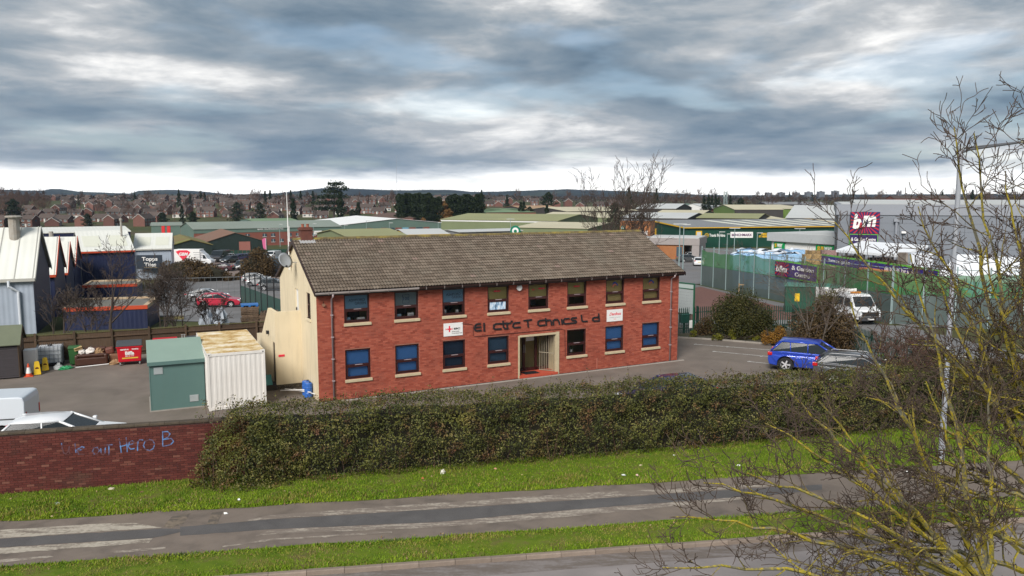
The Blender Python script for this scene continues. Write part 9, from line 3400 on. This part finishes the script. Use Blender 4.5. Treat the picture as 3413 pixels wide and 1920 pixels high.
# hills
SKY = [(-1500, 478), (-600, 474), (0, 477), (110, 480), (122, 475), (165, 475), (178, 481), (330, 487), (348, 480), (430, 477), (520, 482), (560, 488), (600, 489), (700, 486), (760, 479), (810, 473), (900, 475), (1000, 479), (1120, 477), (1200, 483), (1300, 480), (1420, 476), (1560, 480), (1680, 485), (1760, 490), (1900, 491), (2100, 489), (2576, 488), (3200, 486), (4200, 488)]
hm, nxh = [], 260
xsp = np.linspace(-1500, 4200, nxh)
for row, (Y_, k) in enumerate(((3300, -0.25), (3700, 0.25), (4200, 0.72), (4700, 1.0), (5200, 0.9), (6000, 0.2))):
 for x in xsp:
  yy = interp(x, SKY) + (0.9 * fbm(x * 0.05, 1) + 0.5 * fbm(x * 0.21, 4)) * (1 if row >= 2 else 0.3)
  c = gd('D', x, yy, 4700)
  X = c.x * Y_ / 4700
  zb = 8.0
  hm.append((X, Y_, zb + (c.z - zb) * k))
hf = [(j * nxh + i, j * nxh + i + 1, (j + 1) * nxh + i + 1, (j + 1) * nxh + i) for j in range(5) for i in range(nxh - 1)]
_m = NB('wooded_hill')
_c = _m.ramp(_m.noise(0.0035, 6, 0.6), [(0.38, (0.016, 0.022, 0.022)), (0.52, (0.026, 0.032, 0.028)), (0.62, (0.045, 0.056, 0.032)), (0.7, (0.032, 0.030, 0.028))])
tag(link('hills', np_mesh('hills', hm, hf, _m.finish(_c, 1.0, 0, 0.0))), kind='structure')
# woods on the crest
nW = 9000
ii = r.randint(0, nxh, nW)
crest = np.array(hm).reshape(6, nxh, 3)
rows = r.randint(2, 4, nW)
pts = crest[rows, ii] + np.stack([r.uniform(-30, 30, nW), r.uniform(-200, 150, nW), r.uniform(-5, 1.0, nW)], 1)
o = leaf_cloud('hill_woodland', pts, r.uniform(2.0, 3.5, nW), leafmat('hill_wood', [(0, (0.012, 0.017, 0.016)), (0.6, (0.022, 0.027, 0.024)), (1, (0.034, 0.036, 0.032))], 1.0), None, None, 6)
tag(o, 'dark woodland covering the far blue hills', 'woodland', kind='stuff')
# tower blocks, church tower, masts
M_TOW = mat('tower_block_grey', (0.15, 0.14, 0.145), (0.13, 0.12, 0.125), rough=0.9, scale=0.1)
for k, (x0, x1, yt) in enumerate(((5, 58, 240), (130, 186, 236), (272, 328, 237), (392, 450, 232), (513, 570, 228), (652, 708, 223))):
 a, b = gd('F', x0, yt, 2600), gd('F', x1, yt, 2600)
 z0 = terr(a.x, a.y)
 t = thing('tower_block', 'grey tower block on the right skyline, %s from the left' % ('first', 'second', 'third', 'fourth', 'fifth', 'sixth')[k], 'building', (a.x, a.y, z0), 0, 'tower blocks on the skyline')
 w_, h_ = b.x - a.x, a.z - z0
 q = MB()
 q.box(0, 0, -5, w_, w_, h_ - 2)
 q.build('walls', M_TOW, t)
 q = MB()
 q.box(-0.4, -0.4, h_ - 2, w_ + 0.4, w_ + 0.4, h_)
 q.box(w_ * 0.35, w_ * 0.3, h_, w_ * 0.65, w_ * 0.7, h_ + 2)
 q.build('roof', flat('tower_roof', (0.09, 0.085, 0.09)), t)
 for f_ in range(7):
  q = MB()
  q.box(0.6, -0.15, h_ - 4.6 - f_ * 2.9, w_ - 0.6, -0.01, h_ - 3.2 - f_ * 2.9)
  q.build('window_band', M_FGLASS, t)
a, b = gd('F', 1276, 228, 1800), gd('F', 1311, 228, 1800)
t = thing('church_tower', 'square dark church tower on the right skyline', 'tower', (a.x, a.y, terr(a.x, a.y)))
w_, h_ = b.x - a.x, a.z - terr(a.x, a.y)
q = MB()
q.box(0, 0, -5, w_, w_, h_)
q.build('shaft', M_TOW, t)
for x in (0, w_ - 2.5):
 q = MB()
 q.prism([(x, h_), (x + 2.5, h_), (x + 1.25, h_ + 3.5)], lambda u, v, w: (u, w, v), 0, 2.5)
 q.build('pinnacle', M_TOW, t)
q = MB()
q.box(w_ * 0.35, -0.3, h_ - 9, w_ * 0.65, -0.01, h_ - 4)
q.build('louvre_opening', M_FGLASS, t)
a = gd('D', 997, 392, 3600)
t = thing('broadcast_mast', 'very tall thin broadcast mast on the far horizon', 'mast', (a.x, a.y, 0))
q = MB()
q.tube([(0, 0, 0), (0, 0, a.z)], [0.75, 0.6], 5)
q.build('mast_pole', flat('mast_grey', (0.25, 0.25, 0.27)), t)
q = MB()
for z in (70, 130):
 q.tube([(0, 0, z), (0, 0, z + 5)], 1.4, 6)
q.build('platform', flat('mast_grey', (0.25, 0.25, 0.27)), t)
a = gd('E', 1503, 228, 480)
t = thing('phone_mast', 'lattice phone mast rising behind the brick works', 'mast', (a.x, a.y, terr(a.x, a.y)))
h_ = a.z - terr(a.x, a.y)
q = MB()
for sx, sy in ((-1, -1), (1, -1), (1, 1), (-1, 1)):
 q.tube([(sx * 1.3, sy * 1.3, 0), (sx * 0.6, sy * 0.6, h_)], 0.14, 4)
for j in range(14):
 z0_, z1_ = j * h_ / 14, (j + 1) * h_ / 14
 w0 = 1.3 - 0.7 * j / 14
 q.tube([(-w0, -w0, z0_), (w0, -w0, z1_)], 0.09, 4)
 q.tube([(w0, w0, z0_), (-w0, w0, z1_)], 0.09, 4)
q.build('lattice', M_NPOST, t)
q = MB()
q.box(-1.2, -0.3, h_ - 3, -0.7, 0.3, h_ + 0.5)
q.box(0.7, -0.3, h_ - 3, 1.2, 0.3, h_ + 0.5)
q.build('antenna_panels', M_LROOF, t)
# brick terraces at the right skyline
for k, (x0, x1, y) in enumerate(((1240, 1480, 296), (1520, 1780, 296))):
 shed_px('brick_terrace', 'long red brick terrace on the right skyline, %s one' % ('left', 'right')[k], 'F', x0, y, x1, y, 520, 520, 12, 268, M_FBRICK, M_HROOF, cat='house')
# ------------------------------------------------------------------ leafless trees
PB = dict(steps=(6, 4, 3, 2), kids=(5, 4, 3), jit=0.20, up=0.14, taper=0.75, rmin=0.012, spread=0.55, ratio=0.52, rratio=0.6, **{'from': 0.2})
p_ = gd('E', 270, 600, 66)
for k, (x, d_, H, sd) in enumerate(((270, 66, 10.4, 31), (390, 68, 11.4, 32), (520, 67, 10.4, 33))):
 q_ = gd('E', x, 600, d_)
 bare_tree('bare_tree', 'tall leafless tree rising behind the tiled roof, %s of three' % ('left', 'middle', 'right')[k], (q_.x, d_, terr(q_.x, d_)), H, 0.11, PB, sd, M_TWIG, stems=3, limbs=6, limb_len=0.34, spread0=0.45, fork=0.25, group='leafless trees behind the office')
PL_ = dict(PB, rmin=0.009, jit=0.26, up=0.06)
for k, (x, yb_, d_, H, r0, st, lb) in enumerate(((1060, 330, 48.2, 5.4, 0.13, 1, 'spreading leafless tree rising behind the timber fence near the red bin'), (905, 340, 48.0, 3.4, 0.05, 4, 'twiggy leafless bush left of the spreading tree behind the fence'), (1545, 300, 49.5, 4.2, 0.05, 4, 'leafless shrub behind the fence above the kiosk'), (1760, 280, 50.5, 4.4, 0.05, 5, 'tall leafless shrub behind the fence above the white container'), (560, 330, 48.5, 3.2, 0.05, 4, 'low leafless bush behind the fence beside the blue gable'), (2050, 270, 51.5, 2.6, 0.04, 4, 'small brown bush behind the fence before the red car'))):
 q_ = gd('Y', x, yb_, d_)
 bare_tree('bare_tree' if st == 1 else 'bare_shrub', lb, (q_.x, d_, terr(q_.x, d_)), H, r0, PL_, 60 + k, M_TWIG, stems=st, limbs=7 if st == 1 else 4, limb_len=0.62 if st == 1 else 0.45, spread0=0.95 if st == 1 else 0.6, fork=0.35)
# shrubs along the roadside hedge on the right
for k, (X, Y_, H) in enumerate(((16.8, 33.0, 3.2),)):
 bare_tree('bare_shrub', 'leafless twiggy shrub growing out of the hedge, %s' % ('right of the lamp column',)[k], (X, Y_, 0.0), H, 0.045, PL_, 80 + k, M_RTWIG, stems=5, limbs=4, limb_len=0.5, spread0=0.6)
def limb(segs, rng, p0, p1, r0, r1, bow, P_):
 """a bowed main limb from p0 to p1 set with side branches and twigs"""
 n = 16
 mid = p0.lerp(p1, 0.5) + bow
 pts = []
 for i in range(n + 1):
  u = i / n
  q_ = p0.lerp(mid, u).lerp(mid.lerp(p1, u), u)
  j = 0.045 * (p1 - p0).length / 5
  if 0 < i < n:
   q_ = q_ + Vector((rng.uniform(-j, j), rng.uniform(-j, j), rng.uniform(-j, j)))
  pts.append(q_)
 for i in range(n):
  ra, rb = r0 + (r1 - r0) * i / n, r0 + (r1 - r0) * (i + 1) / n
  segs.append((tuple(pts[i]), tuple(pts[i + 1]), ra, rb))
  if i < 3:
   continue
  for k in range(1 if i < n - 2 else 2):
   dd = (pts[i + 1] - pts[i]).normalized()
   side_ = dd.cross(Vector((rng.uniform(-1, 1), rng.uniform(-1, 1), rng.uniform(-1, 1)))).normalized()
   sp = rng.uniform(0.45, 1.0)
   nd = dd * math.cos(sp) + side_ * math.sin(sp)
   L_ = (p1 - p0).length * rng.uniform(0.10, 0.26) * (1.15 - 0.5 * i / n)
   grow(segs, pts[i], nd, L_, max(ra * rng.uniform(0.35, 0.6), 0.008), 0, rng, P_)
PF = dict(steps=(6, 4, 2), kids=(5, 3), jit=0.34, up=0.13, taper=0.62, rmin=0.0058, spread=0.75, ratio=0.50, rratio=0.72, **{'from': 0.25})
def lichen_tree(label, base, fork, targets, seed, r0=0.17):
 t_ = thing('lichen_tree', label, 'tree', base)
 rng = random.Random(seed)
 B_ = Vector(base)
 fk = Vector(fork)
 tr, br = [], []
 pts = [B_ + Vector((0, 0, -0.3)), B_.lerp(fk, 0.35) + Vector((0.05, 0.03, 0)), B_.lerp(fk, 0.7) + Vector((-0.04, 0.02, 0)), fk]
 for i in range(3):
  tr.append((tuple(pts[i] - B_), tuple(pts[i + 1] - B_), r0 * (1 - 0.12 * i), r0 * (1 - 0.12 * (i + 1))))
 for k, (zz, x, y, d_, start, r_) in enumerate(targets):
  p1 = gd(zz, x, y, d_)
  p0 = B_.lerp(fk, start) if start <= 1 else fk + (fk - B_).normalized() * (start - 1) * 2.0
  bow = Vector((rng.uniform(-0.3, 0.3), rng.uniform(-0.3, 0.3), 0.10 * (p1 - p0).length * (1 if p1.z - p0.z < 3 else -0.25)))
  limb(br, rng, p0 - B_, p1 - B_, r_, 0.011, bow, PF)
 link('trunk', seg_mesh('trunk', tr, M_LICHEN, 9), t_)
 link('branches', seg_mesh('branches', br, M_LICHEN, 4), t_)
 return t_
lichen_tree('near leafless tree with yellow lichen, its boughs fanning left over the road', (8.4, 12.6, -0.06), (8.1, 12.8, 2.6), [
 ('D', 1668, 1428, 12.6, 0.80, 0.060), ('D', 1690, 1300, 13.4, 0.86, 0.060), ('D', 1770, 1215, 13.0, 0.92, 0.062), ('D', 1880, 1190, 12.2, 0.95, 0.055), ('D', 1925, 1065, 14.2, 1.0, 0.060),
 ('D', 1985, 985, 13.2, 1.0, 0.062), ('D', 2060, 1010, 12.0, 1.0, 0.050), ('D', 2140, 760, 12.6, 1.05, 0.055), ('D', 2200, 900, 14.4, 1.0, 0.05),
 ('D', 2290, 640, 13.2, 1.05, 0.055), ('D', 2330, 960, 11.8, 1.0, 0.045), ('D', 1930, 1330, 14.0, 0.9, 0.045), ('D', 2090, 1180, 12.4, 0.95, 0.05), ('D', 2480, 900, 12.6, 1.05, 0.05)], 3)
lichen_tree('taller leafless lichen tree at the right edge reaching up past the lamp', (10.1, 14.0, -0.06), (9.6, 14.0, 4.4), [
 ('D', 2100, 560, 14.6, 1.05, 0.060), ('D', 2310, 520, 14.0, 1.1, 0.060), ('D', 2400, 318, 14.2, 1.2, 0.062), ('D', 2450, 335, 13.4, 1.2, 0.055), ('D', 2530, 430, 14.6, 1.2, 0.055),
 ('D', 2600, 270, 14.4, 1.3, 0.060), ('D', 2240, 720, 15.0, 1.0, 0.055), ('D', 2360, 700, 13.2, 1.0, 0.055), ('D', 2180, 1000, 14.6, 0.85, 0.055), ('D', 2300, 1140, 13.4, 0.8, 0.050),
 ('D', 2440, 1180, 14.8, 0.8, 0.05), ('D', 2480, 620, 13.0, 1.1, 0.050), ('D', 2590, 800, 12.6, 1.0, 0.05), ('D', 2520, 1030, 12.8, 0.85, 0.05), ('D', 2360, 860, 15.2, 0.95, 0.055), ('D', 2560, 560, 15.2, 1.2, 0.05),
 ('D', 2230, 1290, 13.4, 0.6, 0.062), ('D', 2120, 1395, 12.8, 0.5, 0.06), ('D', 2390, 1290, 12.6, 0.55, 0.055), ('D', 2080, 1130, 14.2, 0.75, 0.055)], 9)
# ------------------------------------------------------------------ litter and fallen leaves
M_LIT = flat('litter_white', (0.70, 0.69, 0.66), 0.6)
LITTER = [('I', 868, 768, 'crumpled cream paper on the grass below the graffiti wall', (0.5, 0.45, 0.34)), ('I', 1105, 793, 'small brown card scrap on the grass below the graffiti wall', (0.22, 0.12, 0.07)), ('I', 1862, 850, 'white plastic scrap on the grass below the hedge end', (0.75, 0.75, 0.74)),
          ('I', 1758, 953, 'white paper scrap on the footpath edge', (0.74, 0.74, 0.72)), ('J', 1347, 648, 'pale upright carton at the foot of the hedge', (0.62, 0.60, 0.52)), ('J', 1190, 685, 'orange scrap at the foot of the hedge', (0.45, 0.16, 0.07)), ('J', 1755, 612, 'pinkish scrap at the hedge foot', (0.55, 0.28, 0.2)),
          ('K', 1018, 585, 'large pale dead leaf on the grass', (0.5, 0.4, 0.27)), ('K', 990, 660, 'white and red wrapper on the grass', (0.72, 0.5, 0.45)), ('K', 885, 660, 'grey-white scrap on the grass', (0.6, 0.62, 0.6)), ('K', 1780, 585, 'white scrap on the bright grass near the trees', (0.78, 0.78, 0.76)), ('K', 1278, 508, 'pale paper cup at the hedge foot', (0.6, 0.6, 0.55)), ('L', 1430, 625, 'white paper on the footpath behind the boughs', (0.75, 0.75, 0.73)),
          ('I', 445, 880, 'pale green can on the grass below the graffiti', (0.4, 0.5, 0.45))]
for i, (zz, x, y, lb, c) in enumerate(LITTER):
 q_ = gz(zz, x, y, 0.05)
 s_ = 0.07 if i not in (0, 4) else 0.10
 crumple('litter_scrap', lb, 'litter', (q_.x, q_.y, 0.035 if 'footpath' not in lb else 0.012), (s_, s_ * 0.6, s_ * (0.5 if i != 4 else 1.4)), flat('litter_tone_%d' % i, c, 0.7), 100 + i)
r = np.random.RandomState(12)
n = 2600
s = r.uniform(-22, 30, n)
nn = np.where(r.uniform(0, 1, n) < 0.75, 23.6 + 2.6 * r.uniform(0, 1, n), 19.4 + 1.5 * r.uniform(0, 1, n))
pts = np.stack([s * math.cos(RA) - nn * math.sin(RA), s * math.sin(RA) + nn * math.cos(RA), r.uniform(0.03, 0.075, n)], 1)
o = leaf_cloud('fallen_leaves', pts, r.uniform(0.015, 0.045, n), leafmat('fallen_leaf', [(0, (0.10, 0.055, 0.025)), (0.5, (0.24, 0.15, 0.07)), (1, (0.42, 0.33, 0.19))]), None, None, 8, np.tile([0, 0, 1.5], (n, 1)))
tag(o, 'pale fallen leaves scattered over both grass verges', 'leaves', kind='stuff')
# far look-alikes that share a label are told apart by their order from the left
_by = {}
for _o in COL.objects:
 if _o.parent is None and _o.get('group') and _o.get('label'):
  _by.setdefault((_o['group'], _o['label']), []).append(_o)
for (_g, _l), _os in _by.items():
 if len(_os) > 1 and 'pallet' not in _l:
  for _i, _o in enumerate(sorted(_os, key=lambda v: v.location.x / max(1, v.location.y))):
   if _i < 20:
    _o['label'] = '%s, %s from left' % (_l, ORD[_i])
   else:
    _o['label'] = '%s, %s from right' % (_l, ORD[len(_os) - 1 - _i])
# ------------------------------------------------------------------ air
_m = bpy.data.materials.new('haze_air')
_m.use_nodes = True
_nt2 = _m.node_tree
_nt2.nodes.clear()
_v = _nt2.nodes.new('ShaderNodeVolumePrincipled')
_v.inputs['Color'].default_value = (0.55, 0.72, 1.0, 1)
_v.inputs['Density'].default_value = 0.00005
_v.inputs['Anisotropy'].default_value = 0.0
_ou = _nt2.nodes.new('ShaderNodeOutputMaterial')
_nt2.links.new(_v.outputs[0], _ou.inputs['Volume'])
q = MB()
q.box(-7600, -300, -40, 7600, 7300, 260)
HAZE = True
if HAZE:
 tag(q.build('haze', _m), 'thin pale winter haze over the whole valley', 'haze', kind='stuff')
